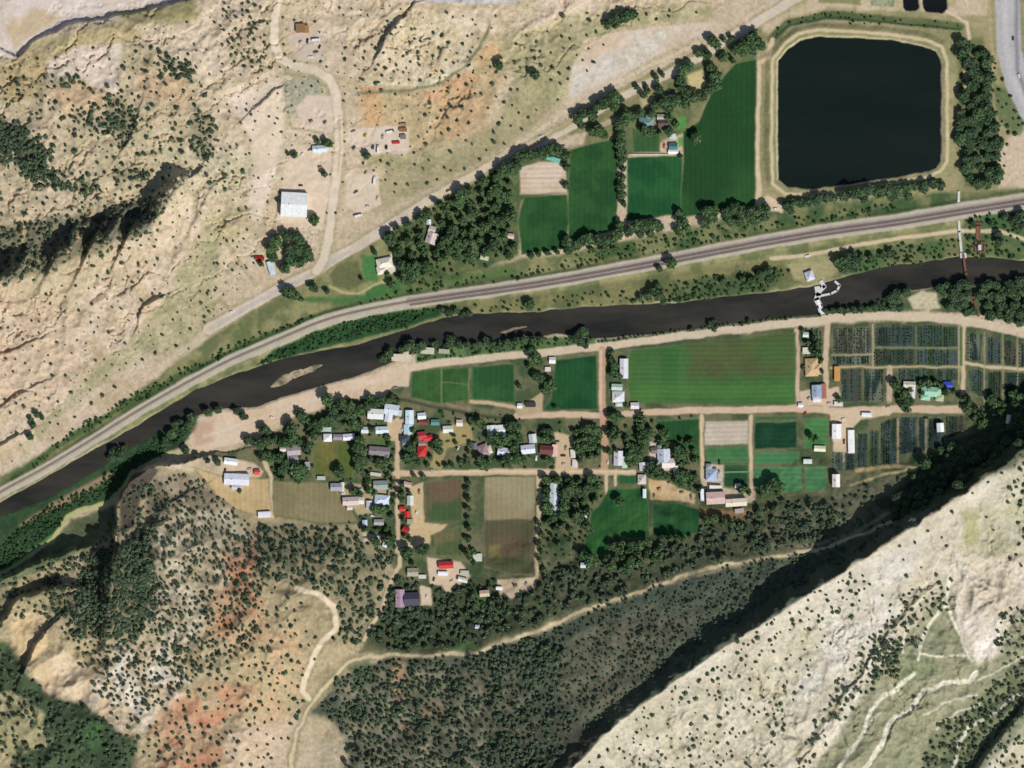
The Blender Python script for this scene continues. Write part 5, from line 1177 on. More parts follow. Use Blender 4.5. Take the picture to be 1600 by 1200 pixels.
# ------------------------------------------------------------------ vehicles
def vehicle(kind, px, py, rot, rgb, label, name, group=None):
    root = empty(name, px, py, z1(px, py) + 0.05, rot); tag(root, label, name.split('_')[-1], group)
    pm = paint_mat(rgb, 'car_paint', 0.35, 0.04); tm = paint_mat((34, 34, 36), 'tyre_rubber', 0.9)
    L, Wd = {'car': (4.6, 1.85), 'pickup': (5.6, 2.0), 'truck': (9.0, 2.5), 'container': (8.0, 2.6), 'tractor': (5.4, 2.4)}[kind]
    l, w = L / 2, Wd / 2
    b = MB()
    if kind == 'container':
        b.box(-l, l, -w, w, 0.15, 2.6); b.build('container_body', pm, root)
        r = MB()
        for k in range(14): x = -l + .3 + k * (L - .6) / 13; r.box(x - .12, x + .12, -w + .1, w - .1, 2.6, 2.66)
        r.build('roof_ribs', pm, root)
        dd = MB(); dd.box(l, l + .06, -w + .1, w - .1, .3, 2.5); dd.build('door', pm, root); return root
    if kind == 'car':
        prof = [(-l, .35), (l, .35), (l, .8), (l * .55, .95), (l * .2, 1.45), (-l * .55, 1.47), (-l * .85, 1.0), (-l, .95)]
    elif kind == 'pickup':
        prof = [(-l, .45), (l, .45), (l, .95), (l * .5, 1.1), (l * .3, 1.75), (-l * .15, 1.78), (-l * .2, 1.1), (-l, 1.1)]
    elif kind == 'tractor':
        prof = [(-l * .6, .7), (l, .7), (l, 1.5), (l * .1, 1.7), (l * .05, 2.6), (-l * .5, 2.7), (-l * .6, 1.4)]
    else:
        prof = [(-l, .7), (l, .7), (l, 1.6), (l * .92, 2.5), (l * .62, 2.6), (l * .58, 1.2), (-l, 1.2)]
    b2 = [(x, z) for x, z in prof]
    n = len(b2)
    vs = [(x, -w * (1 if z < 1.05 else .86), z) for x, z in b2] + [(x, w * (1 if z < 1.05 else .86), z) for x, z in b2]
    b.add(vs, [tuple(range(n)), tuple(range(n, 2 * n))[::-1]] + [(i, n + i, n + (i + 1) % n, (i + 1) % n) for i in range(n)])
    b.build('body', pm, root)
    g_ = MB()
    if kind == 'car': g_.box(l * .22, l * .5, -w * .74, w * .74, 1.0, 1.38); g_.box(-l * .8, -l * .57, -w * .7, w * .7, 1.02, 1.36)
    elif kind == 'pickup': g_.box(l * .31, l * .46, -w * .74, w * .74, 1.12, 1.6)
    else: g_.box(l * .02, l * .12, -w * .7, w * .7, 1.7, 2.4)
    g_.build('windscreen', M_glass, root)
    if kind == 'truck':
        c_ = MB(); c_.box(-l, l * .52, -w, w, 1.22, 3.0, bev=.08); c_.build('cargo_box', paint_mat((226, 226, 222), 'cargo_box'), root)
    for sx in (-.6, .62):
        for sy in (-1, 1):
            k = MB(); k.bar((l * sx, sy * (w - .24), .34), (l * sx, sy * (w + .02), .34), .34 if kind != 'tractor' else .55, 12); k.build('wheel', tm, root)
    return root
VW, VG, VD, VB, VR = (226, 226, 226), (150, 152, 156), (50, 52, 58), (60, 80, 120), (170, 40, 36)
vv = vehicle
vv('truck', 494, 63, 5, VW, 'white box truck in the top quarry yard', 'box_truck')
vv('pickup', 481, 65, 80, VD, 'dark pickup left of the white box truck', 'pickup')
vv('pickup', 494, 82, 10, (70, 86, 84), 'dark teal pickup low in the top quarry yard', 'pickup')
vv('container', 619, 223, 2, (190, 56, 44), 'bright red shipping container in the machinery yard', 'shipping_container')
vv('tractor', 583, 231, 85, VB, 'blue loader beside the pale yellow truck', 'loader')
vv('truck', 591, 233, 88, (214, 206, 150), 'pale yellow truck in the machinery yard', 'yard_truck')
vv('tractor', 604, 231, 92, VD, 'dark loader right of the pale yellow truck', 'loader')
vv('tractor', 553, 232, 60, (96, 84, 84), 'dull brown digger at the left of the machinery yard', 'digger')
vv('tractor', 486, 190, 30, (130, 108, 112), 'dusty digger on the graded terrace', 'digger')
vv('tractor', 508, 192, 60, (120, 106, 104), 'second dusty digger near the terrace edge', 'digger')
vv('truck', 585, 282, 85, (216, 220, 236), 'white lorry on the lower lot', 'lorry')
vv('pickup', 485, 234, 20, (110, 96, 96), 'brown pickup left of the pale blue shed', 'pickup')
vv('truck', 560, 337, 15, (236, 230, 190), 'cream trailer truck at the bottom of the lower lot', 'lorry')
vv('car', 845, 213, 20, (206, 206, 214), 'silver car on the dirt road by the tree gap', 'car')
vv('car', 362, 487, 25, VW, 'white car on the western end of the dirt road', 'car')
vv('car', 425, 652, -15, VW, 'lone white car on the sandy clearing', 'car')
vv('pickup', 618, 606, 5, (140, 130, 130), 'grey pickup on the bare ground by the first crop plot', 'pickup')
vv('pickup', 1038, 228, 85, (190, 80, 80), 'red pickup next to the corral stable', 'pickup')
vv('car', 1447, 653, 0, (60, 40, 40), 'dark red car on the allotment lane', 'car')
vv('car', 1312, 661, 0, VD, 'black car in front of the packing shed', 'car')
vv('car', 1258, 646, 60, VR, 'red car at the corner of the bright green plot', 'car')
vv('pickup', 880, 712, 0, VD, 'black pickup in the yard of white trailers', 'pickup')
vv('car', 881, 725, 0, (190, 180, 170), 'pale car in the yard beside the main street', 'car')
vv('car', 1388, 636, 0, (190, 186, 176), 'beige car left of the heart shaped tree', 'car')
vv('car', 1553, 648, 0, VW, 'white car beyond the end of the lane', 'car')
vv('pickup', 1124, 764 - 42, 90, VD, 'dark pickup above the pale blue farmhouse', 'pickup')
vv('car', 706, 908, 30, (206, 196, 170), 'beige car below the red barn', 'car')
vv('car', 1046, 742 + 12, 20, (150, 110, 80), 'brown car on the bare farmyard', 'car')
vv('pickup', 1080, 777, 90, (140, 110, 90), 'brown pickup at the end of the bare farmyard', 'pickup')
vv('car', 1065, 769, 10, (120, 100, 84), 'dusty dark car halfway down the bare farmyard', 'car')
vv('car', 648, 744.5, 0, (60, 30, 30), 'maroon car parked beside the main street', 'car')
vv('car', 675, 734, 5, VG, 'grey car on the main street verge', 'car')

for px_, py_, rot_, kd_, rgb_, lb_ in (
    (552, 205, 20, 'pickup', (120, 110, 104), 'dusty pickup at the top left of the machinery yard'), (571, 212, 70, 'tractor', (190, 150, 60), 'yellow loader in the middle of the machinery yard'),
    (610, 206, 10, 'truck', (170, 120, 80), 'rusty flatbed near the thin tan shed'), (598, 214, 85, 'pickup', VG, 'grey pickup above the dark loader'),
    (470, 66, 40, 'car', VG, 'grey car on the left of the top quarry yard'), (486, 90, 0, 'pickup', VW, 'white pickup near the bend of the quarry track'), (500, 74, 70, 'car', VD, 'black car right of the white box truck'),
    (473, 240, 60, 'car', VW, 'white car beside the small dark trees on the shed lot'), (500, 262, 10, 'tractor', (150, 120, 90), 'brown loader on the bare shed lot'), (470, 290, 0, 'car', (60, 62, 70), 'dark car behind the large white roofed shed'),
    (556, 300, 30, 'pickup', (90, 92, 84), 'olive pickup in the middle of the lower lot'), (574, 322, 5, 'car', (180, 184, 200), 'silver car at the foot of the lower lot'), (590, 310, 80, 'pickup', (200, 190, 170), 'tan pickup on the right of the lower lot'),
    (629, 671, 85, 'car', VW, 'white car between the pale blue sheds'), (630, 668 + 9, 80, 'car', VD, 'dark car just above the slate roofed house'), (700, 690, 15, 'pickup', (110, 100, 96), 'brown pickup on the dry yard below the cream white shed'),
    (716, 700, 70, 'car', VW, 'white car on the dry yard by the tiny grey hut'), (726, 682, 0, 'car', (120, 80, 70), 'rusty car in the dry yard under the ditch'), (747, 714, 85, 'car', VG, 'grey car on the drive west of the square clump'),
    (772, 716, 80, 'car', VD, 'black car on the drive between the garden trees'), (838, 716, 85, 'pickup', VW, 'white pickup at the corner of the main street'), (871, 690, 10, 'car', (90, 90, 110), 'blue grey car in the twin trailer yard'),
    (884, 700, 80, 'pickup', (150, 130, 110), 'tan pickup beside the upper white trailer'), (950, 722, 85, 'car', VW, 'white car left of the lavender white house'), (1020, 722, 60, 'car', (170, 60, 50), 'red car on the gravel below the brown shed'),
    (1026, 690, 20, 'pickup', VD, 'dark pickup on the gravel north of the whitish house'), (1126, 748, 85, 'car', VW, 'white car right of the pale blue farmhouse'), (1103, 733, 0, 'tractor', (80, 110, 70), 'green tractor in the cluttered yard'),
    (1030, 765, 35, 'tractor', (170, 140, 70), 'yellow tractor on the bare farmyard'), (1022, 775, 80, 'car', (120, 110, 100), 'dull car at the bottom of the bare farmyard'), (1318, 655, 10, 'car', VW, 'white car at the mouth of the packing yard'),
    (1319, 690, 85, 'pickup', (140, 60, 50), 'red brown pickup between the two white sheds'), (1296, 630, 0, 'car', (190, 190, 196), 'silver car by the slim reddish lean-to'), (1264, 622, 50, 'car', VG, 'grey car below the shrubby plot'),
    (1392, 600, 85, 'pickup', (100, 96, 90), 'grey pickup on the bare strip in the allotments'), (536, 771, 10, 'car', VW, 'white car above the pinkish white house'), (606, 768, 85, 'car', (60, 70, 90), 'navy car near the grey green roof'),
    (582, 806, 0, 'car', VW, 'white car in the yard below the pale blue white roof'), (606, 836, 10, 'car', (160, 60, 54), 'red car on the sandy turning place'), (570, 841, 0, 'pickup', VG, 'grey pickup at the west end of the sandy turning place'),
    (655, 768, 85, 'pickup', (130, 110, 90), 'brown pickup on the sandy ground behind the lane cabins'), (651, 800, 80, 'car', VW, 'white car on the sandy ground behind the red cabins'), (678, 905, 80, 'car', (70, 74, 80), 'dark car on the left of the southern dirt yard'),
    (667, 932, 85, 'car', VW, 'white car on the lot right of the slate roof'), (805, 915, 20, 'tractor', (110, 90, 70), 'brown tractor on the bare farmyard below the tan field'), (822, 912, 70, 'car', VG, 'grey car at the edge of the bare farmyard below the tan field'),
    (390, 733, 10, 'pickup', (170, 166, 164), 'silver pickup in the pale yard by the tiny red hut'), (352, 735, 80, 'car', VD, 'black car between the westernmost house and its shed'), (1212, 326, 0, 'car', VW, 'white car on the turnout below the reservoir'),
    (1262, 400, 15, 'pickup', VW, 'white pickup on the service track above the weir'), (1070, 99, 30, 'car', VG, 'grey car on the dirt road near the horseshoe of trees'), (700, 298, 35, 'car', (150, 70, 60), 'dull red car on the dirt road above the dense grove'),
    (1583, 60, 92, 'car', VD, 'black car on the grey highway'), (1592, 118, -70, 'car', VW, 'white car on the curve of the grey highway')):
    vv(kd_, px_, py_, rot_, rgb_, lb_, {'car': 'car', 'pickup': 'pickup', 'truck': 'flatbed_truck', 'tractor': 'tractor'}[kd_])

# corral fence by the stable
fe = empty('corral_fence', 1018, 241); tag(fe, 'white board fence along the top of the farmhouse pasture', 'fence')
fo = fe.location
for zr in (.5, 1.0, 1.45):
    mb = MB(); a, b = at(981, 242), at(1060, 240.5); mb.box(a.x - fo.x, b.x - fo.x, -.06, .3, zr, zr + .22); mb.build('rail', M_trim, fe)
for k in range(24):
    x = 981 + k * 79 / 23; p = at(x, 241.2); mb = MB(); mb.box(p.x - fo.x - .1, p.x - fo.x + .1, .3, .5, -.3, 1.75); mb.build('post', M_trim, fe)
# ------------------------------------------------------------------ trees
def leaf_cloud(seed, n, leaf, lobes, flat=0.8, core=True):
    """unit crown (radius 1, centred at z 0): leaf clumps spread through uneven lobes round an open core."""
    r = np.random.RandomState(seed)
    L = [(0, 0, 0.05, 0.72)]
    for k in range(lobes):
        a = 2 * math.pi * (k + r.rand() * .7) / lobes; rr = r.uniform(.36, .62)
        L.append((rr * math.cos(a), rr * math.sin(a), r.uniform(-.3, .35), r.uniform(.3, .48)))
    V, F = [], []
    wsum = np.array([l[3] ** 2 for l in L]); wsum /= wsum.sum()
    for k in range(n):
        cx, cy, cz, cr = L[r.choice(len(L), p=wsum)]
        d = r.normal(size=3); d /= np.linalg.norm(d)
        if d[2] < -.35: d[2] *= -1
        p = np.array([cx, cy, cz]) + d * cr * r.uniform(.62, 1.08)
        p[2] *= flat
        nrm = d + r.normal(size=3) * .55; nrm /= np.linalg.norm(nrm)
        u = np.cross(nrm, r.normal(size=3)); u /= np.linalg.norm(u); v = np.cross(nrm, u)
        s = leaf * r.uniform(.6, 1.3)
        b = len(V)
        V += [p - u * s, p - v * s * .6 + nrm * s * .18, p + u * s, p + v * s * .7 - nrm * s * .15]
        F.append((b, b + 1, b + 2, b + 3))
    if core:                                         # inner twig mass, lumpy, smaller than the leaf shell
        for cx, cy, cz, cr in L:
            m = 7; b = len(V)
            for i in range(m):
                a = 2 * math.pi * i / m; q = cr * .74 * r.uniform(.85, 1.1)
                V.append(np.array([cx + q * math.cos(a), cy + q * math.sin(a), (cz - .05) * flat]))
            V.append(np.array([cx, cy, (cz + cr * .62) * flat])); V.append(np.array([cx, cy, (cz - cr * .6) * flat]))
            for i in range(m):
                F.append((b + i, b + (i + 1) % m, b + m)); F.append((b + (i + 1) % m, b + i, b + m + 1))
    return np.array(V), F
M_cot = leaf_mat('cottonwood_leaves', (0.038, 0.070, 0.036), (0.105, 0.175, 0.066))
M_wil = leaf_mat('willow_leaves', (0.040, 0.072, 0.040), (0.098, 0.155, 0.068))
M_jun = leaf_mat('juniper_needles', (0.054, 0.086, 0.052), (0.115, 0.155, 0.085))
M_oak = leaf_mat('scrub_leaves', (0.034, 0.050, 0.030), (0.065, 0.084, 0.048))
M_bru = leaf_mat('bank_brush_leaves', (0.034, 0.076, 0.030), (0.072, 0.130, 0.046))
M_bark = paint_mat((104, 88, 70), 'bark', 0.95, 0.3)
def crown_mesh(name, seed, n, leaf, lobes, mat, flat):
    v, f = leaf_cloud(seed, n, leaf, lobes, flat)
    me = bpy.data.meshes.new(name); me.from_pydata([tuple(p) for p in v], [], f); me.materials.append(mat); me.update(); return me
def trunk_mesh(seed):
    r = random.Random(seed); m = MB()
    m.bar((0, 0, -.1), (0, 0, .5), .075, 8, .055)
    m.bar((0, 0, .5), (.05, .02, 1.0), .055, 8, .03)
    for k in range(5):
        a = k * 1.26 + r.random(); z0 = .45 + .1 * k
        m.bar((0, 0, z0), (.5 * math.cos(a), .5 * math.sin(a), z0 + .42), .03, 6, .012)
    me = bpy.data.meshes.new('trunk'); me.from_pydata(m.v, [], m.f); me.materials.append(M_bark); me.update(); return me
CROWN = {'cottonwood_tree': [crown_mesh('crown', 100 + i, 420, .17, 6 + i % 3, M_cot, .85) for i in range(7)],
         'willow_tree': [crown_mesh('crown', 200 + i, 380, .17, 5 + i % 3, M_wil, .75) for i in range(6)]}
TRUNK = [trunk_mesh(i) for i in range(3)]

def in_poly(x, y, pts):
    c = False; j = len(pts) - 1
    for i in range(len(pts)):
        xi, yi = pts[i]; xj, yj = pts[j]
        if (yi > y) != (yj > y) and x < (xj - xi) * (y - yi) / (yj - yi) + xi: c = not c
        j = i
    return c
def near_built(x, y, m):
    for bx, by, hw, hd, rt in BUILT:
        dx, dy = x - bx, -(y - by); c, s_ = math.cos(rt), math.sin(rt)
        u, v = abs(dx * c + dy * s_), abs(-dx * s_ + dy * c)
        if u < hw + m and v < hd + m: return True
    return False
def scatter(pts, gap, tries, rg, avoid_cls=True, built=2.0, fill=1.0, seed=0, dens=None, fuzz=0):
    r = random.Random(seed + 31 * len(pts)); out = []; cell = {}
    xs = [p[0] for p in pts]; ys = [p[1] for p in pts]
    A = (max(xs) - min(xs)) * (max(ys) - min(ys)); n = int(tries * A / gap ** 2)
    for _ in range(n):
        x = r.uniform(min(xs), max(xs)); y = r.uniform(min(ys), max(ys))
        if not (-8 < x < 1608 and -8 < y < 1208): continue
        if fuzz:
            j = min(np.searchsorted(gx, x), len(gx) - 1); i = min(np.searchsorted(gy, y), len(gy) - 1)
            if not in_poly(x + fuzz * NA[i, j] + r.uniform(-.35, .35) * fuzz, y + fuzz * NB[i, j] + r.uniform(-.35, .35) * fuzz, pts): continue
        elif not in_poly(x, y, pts): continue
        if dens is not None:
            j = min(np.searchsorted(gx, x), len(gx) - 1); i = min(np.searchsorted(gy, y), len(gy) - 1)
            if dens[i, j] < r.uniform(.34, .62): continue
        if avoid_cls and cls_at(x, y): continue
        k = (int(x // gap), int(y // gap)); g2 = (gap * (r.uniform(.45, 1.05) if fuzz else 1)) ** 2
        if any((x - q[0]) ** 2 + (y - q[1]) ** 2 < g2 for a in (-1, 0, 1) for b in (-1, 0, 1) for q in cell.get((k[0] + a, k[1] + b), ())): continue
        rr = rg[0] + (rg[1] - rg[0]) * r.random() ** 1.6
        if avoid_cls and rr > 4 and any(cls_at(x + a_ * rr * .75, y + b_ * rr * .75) for a_, b_ in ((1, 0), (-1, 0), (0, 1), (0, -1))): continue
        if built is not None and near_built(x, y, rr * .45 + 1): continue
        cell.setdefault(k, []).append((x, y)); 
        if r.random() < fill: out.append((x, y, rr))
    return out

TREES = []                          # (kind, x, y, r, label, group)
def lone(kind, x, y, r, label): TREES.append((kind, x, y, r, label, None))
def many(kind, lst, label, group):
    for x, y, r in lst: TREES.append((kind, x, y, r, label, group))
CT, WT = 'cottonwood_tree', 'willow_tree'
GROVE = [(604, 368), (625, 340), (660, 325), (700, 292), (740, 272), (770, 250), (803, 248), (806, 262), (800, 300), (812, 330), (806, 372), (800, 402), (760, 396), (700, 402), (640, 445), (622, 430), (616, 395)]
many(CT, scatter(GROVE, 13, 6, (7, 12.5), seed=3), 'broad green tree in the dense grove above the railway', 'trees of the dense grove')
many(CT, [(812, 245, 10), (825, 243, 10), (838, 240, 8), (848, 240, 10), (860, 236, 11), (872, 235, 10), (883, 243, 9), (885, 262, 7), (884, 290, 7), (806, 258, 10)], 'dark tree fencing the bare beige lot', 'trees round the bare beige lot')
many(CT, [(607, 368, 8), (612, 380, 7), (618, 392, 7), (622, 404, 7), (628, 416, 7), (634, 426, 8), (640, 432, 9), (630, 436, 8), (650, 430, 8)], 'tree in the slanting row beside the cream winged house', 'row beside the cream winged house')
many(CT, [(586, 394, 7), (605, 428, 7), (612, 445, 8), (565, 436, 5)], 'small tree in the garden of the cream winged house', 'garden trees of the cream winged house')
many(CT, [(432, 376, 9), (448, 370, 10), (462, 370, 8), (470, 376, 8), (425, 388, 10), (428, 402, 8), (452, 392, 9), (466, 390, 9), (480, 392, 9), (484, 402, 8), (455, 408, 10), (468, 410, 9), (445, 420, 9), (476, 404, 8), (408, 412, 7), (440, 384, 6)], 'tree of the dark clump beside the pale blue trailer home', 'clump by the pale blue trailer home')
lone(CT, 491, 344, 9, 'single dark tree right of the large white roofed shed')
lone(CT, 437, 316, 5, 'narrow shrub tree hugging the left wall of the white roofed shed')
many(CT, [(448, 457, 9), (458, 461, 10), (468, 466, 7)], 'black green tree on the river side of the wide dirt road', 'trees beside the wide dirt road')
lone(CT, 490, 450, 8, 'small round tree alone at the mouth of the looping driveway')
lone(CT, 511, 456, 5, 'greyish bush tree right of the driveway mouth')
many(CT, [(497, 222, 6), (510, 224, 7), (517, 226, 5), (461, 243, 6), (451, 241, 4)], 'small dark tree on the shed lot beside the pale blue shed', 'trees by the pale blue shed')
lone(CT, 573, 243, 7, 'dark round tree under the machinery yard')
lone(CT, 507, 272, 6, 'small tree at the edge of the shed lot')
lone(CT, 780, 103, 8, 'lone dark tree on the slope right of the orange earth')
lone(CT, 836, 117, 8, 'oval green tree alone on the olive slope above the road')
many(CT, [(948, 40, 7), (956, 34, 8), (966, 31, 9), (976, 27, 10), (986, 24, 9), (994, 24, 7), (962, 42, 6)], 'tree in the isolated dark clump on the northern slope', 'isolated clump on the northern slope')
many(CT, [(903, 185, 10), (912, 178, 9), (926, 180, 11), (908, 196, 8), (938, 165, 10), (948, 158, 9), (960, 152, 11), (958, 164, 10), (970, 157, 7), (934, 204, 10), (926, 206, 8), (943, 210, 9), (932, 170, 7), (980, 178, 9), (975, 188, 10)], 'dark tree along the dirt road at the pasture head', 'trees at the pasture head')
many(CT, [(995, 137, 6), (1005, 148, 7), (1012, 143, 6), (1025, 122, 6), (1035, 117, 6), (1030, 140, 8), (1010, 135, 5)], 'small dark tree on the sandy ground north of the farmhouse', 'small trees north of the farmhouse')
many(CT, [(1077, 103, 8), (1068, 106, 8), (1064, 116, 8), (1063, 127, 9), (1065, 138, 8), (1073, 147, 9), (1086, 152, 10), (1098, 152, 8), (1056, 158, 10), (1040, 160, 11), (1026, 165, 9), (1070, 162, 9), (1112, 106, 9), (1118, 118, 11), (1117, 132, 11), (1108, 142, 8), (1046, 170, 8)], 'dark tree of the horseshoe around the dry yellow yard', 'horseshoe round the dry yellow yard')
many(CT, [(1093, 84, 8), (1105, 86, 8), (1112, 65, 9), (1120, 70, 8), (1142, 60, 7), (1131, 62, 5), (1130, 90, 8), (1146, 96, 7), (1150, 78, 10), (1163, 72, 11), (1175, 62, 12), (1172, 76, 11), (1190, 72, 8), (1178, 52, 7), (1160, 82, 8)], 'dark tree at the top corner of the largest pasture', 'trees at the top of the largest pasture')
many(CT, [(1000, 178, 8), (1018, 178, 8), (990, 182, 8), (1046, 186, 7), (1008, 205, 9), (1018, 206, 8), (1030, 207, 7), (1045, 206, 8), (1063, 244, 5), (1001, 196, 5), (1056, 194, 6)], 'tree in the yard of the teal grey farmhouse', 'yard trees of the teal grey farmhouse')
lone(CT, 1088, 216, 10, 'single dark tree standing free in the largest pasture')
many(CT, [(968, 196, 9), (970, 210, 9), (970, 224, 9), (972, 238, 9), (972, 250, 8), (973, 264, 7), (972, 278, 7), (971, 292, 8), (972, 304, 8), (974, 318, 7), (968, 240, 6)], 'dark tree in the thin row dividing two pastures', 'row dividing two pastures')
many(CT, [(886, 378, 9), (888, 390, 9), (900, 385, 8), (910, 376, 9), (920, 374, 10), (932, 376, 9), (944, 378, 10), (956, 376, 9), (966, 366, 10), (968, 352, 8), (982, 362, 9), (994, 352, 10), (1006, 352, 11), (1020, 352, 10), (1030, 356, 8), (1000, 366, 8), (1016, 366, 8), (925, 390, 7), (945, 390, 8), (960, 388, 7), (842, 397, 6), (856, 396, 6), (870, 394, 6), (830, 400, 6)], 'dark tree in the hedge line between pastures and railway', 'hedge line between pastures and railway')
many(CT, [(1062, 335, 8), (1066, 346, 10), (1072, 356, 8), (1060, 362, 8), (1104, 330, 10), (1112, 340, 10), (1102, 350, 9), (1115, 328, 9), (1136, 332, 9), (1148, 326, 10), (1158, 330, 9), (1140, 346, 9), (1155, 346, 8), (1170, 336, 9), (1186, 330, 10), (1196, 326, 9), (1194, 338, 9), (1180, 346, 8), (1168, 330, 7)], 'dark tree below the largest pasture facing the railway', 'trees below the largest pasture')
many(WT, [(1228, 322, 9), (1240, 318, 9), (1252, 318, 9), (1264, 314, 9), (1278, 312, 10), (1290, 310, 8), (1302, 310, 8), (1318, 306, 9), (1330, 302, 11), (1344, 300, 10), (1358, 298, 10), (1372, 300, 11), (1388, 298, 11), (1402, 298, 11), (1416, 294, 10), (1430, 292, 9), (1444, 292, 10), (1458, 288, 9), (1470, 290, 8), (1235, 330, 7), (1350, 312, 8), (1395, 310, 8), (1420, 308, 8)], 'green tree in the strip between reservoir and railway', 'strip between reservoir and railway')
NE = [(1500, 55), (1515, 62), (1528, 80), (1545, 84), (1545, 120), (1548, 160), (1556, 190), (1560, 240), (1562, 280), (1545, 292), (1512, 286), (1502, 250), (1500, 200), (1498, 150), (1512, 142), (1520, 120), (1514, 100), (1500, 90)]
many(WT, scatter(NE, 12, 6, (7.5, 12), seed=5), 'leafy tree in the tall belt right of the reservoir', 'belt right of the reservoir')
lone(CT, 828, 477, 9, 'round dark tree on the bank right under the railway')
lone(CT, 1049, 411, 9, 'black green tree overhanging the railway ballast')
lone(WT, 1030, 420, 6, 'low bush tree left of the black green tree by the ballast')
many(WT, [(1022, 456, 9), (1012, 462, 8), (1030, 462, 9), (1036, 470, 7), (1000, 466, 6), (1028, 448, 6)], 'grey green tree on the north bank below the railway', 'north bank cluster')
many(WT, [(1312, 410, 10), (1324, 408, 11), (1336, 410, 10), (1318, 420, 9), (1334, 398, 7), (1346, 402, 6), (1360, 402, 6), (1378, 398, 6), (1390, 395, 6), (1330, 418, 8), (1200, 424, 8), (1190, 430, 9), (1175, 440, 8), (1160, 436, 6), (1130, 440, 6), (1205, 436, 8)], 'leafy tree on the north bank near the white weir', 'north bank trees near the weir')
many(WT, [(1500 + a, b, r) for a, b, r in ((62, 378, 8), (70, 340, 8), (84, 345, 10), (95, 335, 9), (90, 356, 8), (20, 350, 6), (48, 350, 6), (60, 366, 7), (96, 352, 8))], 'leafy tree in the right hand meadow above the river', 'right hand meadow trees')
SBK = [(1385, 470), (1400, 458), (1445, 452), (1480, 446), (1510, 444), (1516, 470), (1522, 490), (1480, 490), (1430, 484), (1380, 486)]
many(WT, [t_ for t_ in scatter(SBK, 11, 6, (7, 10), seed=8) if not in_poly(t_[0], t_[1], [(1415, 463), (1440, 450), (1466, 455), (1474, 482), (1450, 488), (1422, 484)])], 'dark tree on the south bank left of the footbridge', 'south bank left of the footbridge')
SBR = [(1530, 444), (1570, 442), (1610, 440), (1610, 510), (1570, 505), (1540, 498), (1528, 470)]
many(WT, scatter(SBR, 11.5, 6, (7.5, 11), seed=9), 'dark tree in the wood right of the footbridge', 'wood right of the footbridge')
many(WT, [(1290 + i * 11, 486 - i * .6, 5 + (i * 7 % 3)) for i in range(8)], 'low tree on the south bank beside the weir', 'south bank beside the weir')
many(WT, [(598, 560, 7), (608, 553, 9), (640, 540, 11), (650, 546, 9), (630, 545, 8), (660, 540, 8), (680, 538, 7), (700, 538, 6), (706, 532, 9), (716, 538, 8), (730, 540, 7), (744, 540, 6), (760, 534, 8), (770, 538, 7), (778, 544, 7), (792, 536, 7), (806, 534, 8), (818, 532, 8), (832, 532, 7), (846, 530, 6), (898, 530, 8), (904, 524, 8), (912, 518, 9), (908, 534, 8), (915, 540, 6)], 'dark tree on the south bank above the crop plots', 'south bank above the crop plots')
many(WT, [(1110, 508, 6), (1116, 514, 5), (1114, 502, 5), (1080, 514, 4), (1170, 503, 4)], 'small bush tree between river and the striped field', 'bank bushes above the striped field')
many(WT, [(702, 490, 7), (712, 486, 6), (690, 484, 6), (722, 492, 5), (733, 490, 6)], 'low tree on the spit below the railway bend', 'spit below the railway bend')
many(CT, [(832, 548, 8), (836, 558, 10), (842, 566, 7), (838, 588, 8), (846, 592, 8), (858, 602, 10), (866, 604, 7), (850, 610, 6), (826, 572, 6), (812, 604, 5)], 'dark tree in the lot between the crop field and the dark green one', 'trees between the crop fields')
many(CT, [(955, 562, 7), (960, 572, 8), (958, 582, 8), (966, 588, 7), (955, 550, 6), (978, 634, 6), (868, 637, 5)], 'dark tree beside the long white roofed barn', 'trees by the long barn')
# village
lone(CT, 512, 625, 11, 'black green tree on the sandy clearing edge, biggest there')
many(CT, [(466, 643, 7), (472, 652, 9), (480, 656, 7), (455, 668, 11), (458, 680, 9), (412, 671, 8), (420, 674, 6), (447, 674, 5)], 'dark tree on the southern rim of the sandy clearing', 'southern rim of the sandy clearing')
many(CT, [(407, 694, 10), (418, 690, 8), (416, 712, 9), (408, 716, 7), (424, 716, 8), (438, 716, 8), (446, 726, 9), (441, 735, 8), (464, 734, 13), (474, 738, 10), (466, 748, 9), (430, 688, 8), (442, 692, 9), (455, 692, 9), (468, 690, 7), (480, 698, 9), (482, 708, 7), (440, 748, 7)], 'tree in the leafy yard of the L shaped house', 'yard of the L shaped house')
many(CT, [(522, 640, 9), (535, 633, 10), (548, 636, 9), (540, 648, 9), (552, 646, 10), (562, 640, 9), (575, 634, 8), (588, 630, 8), (528, 652, 8), (505, 660, 9), (515, 656, 8), (498, 668, 8), (490, 680, 9), (538, 662, 6), (552, 662, 9), (562, 664, 8), (492, 662, 8), (600, 626, 8), (612, 624, 8), (622, 627, 7), (482, 670, 7), (578, 622, 7)], 'tree of the leafy belt behind the northern village roofs', 'belt behind the northern roofs')
many(CT, [(562, 688, 9), (558, 700, 9), (566, 704, 9), (560, 716, 10), (568, 722, 8), (560, 732, 9), (567, 738, 7)], 'tree in the solid dark row right of the yellow green lawn', 'row right of the yellow green lawn')
lone(CT, 531, 738, 11, 'big dark tree at the bottom of the yellow green lawn')
many(CT, [(581, 671, 6), (606, 684, 6), (609, 694, 6), (592, 724, 8), (604, 722, 7), (600, 732, 7), (580, 718, 5), (574, 742, 6), (606, 742, 6), (614, 752, 6), (611, 762, 5), (575, 752, 6), (612, 735, 5), (613, 716, 5)], 'small yard tree around the long grey shingled house', 'yard of the grey shingled house')
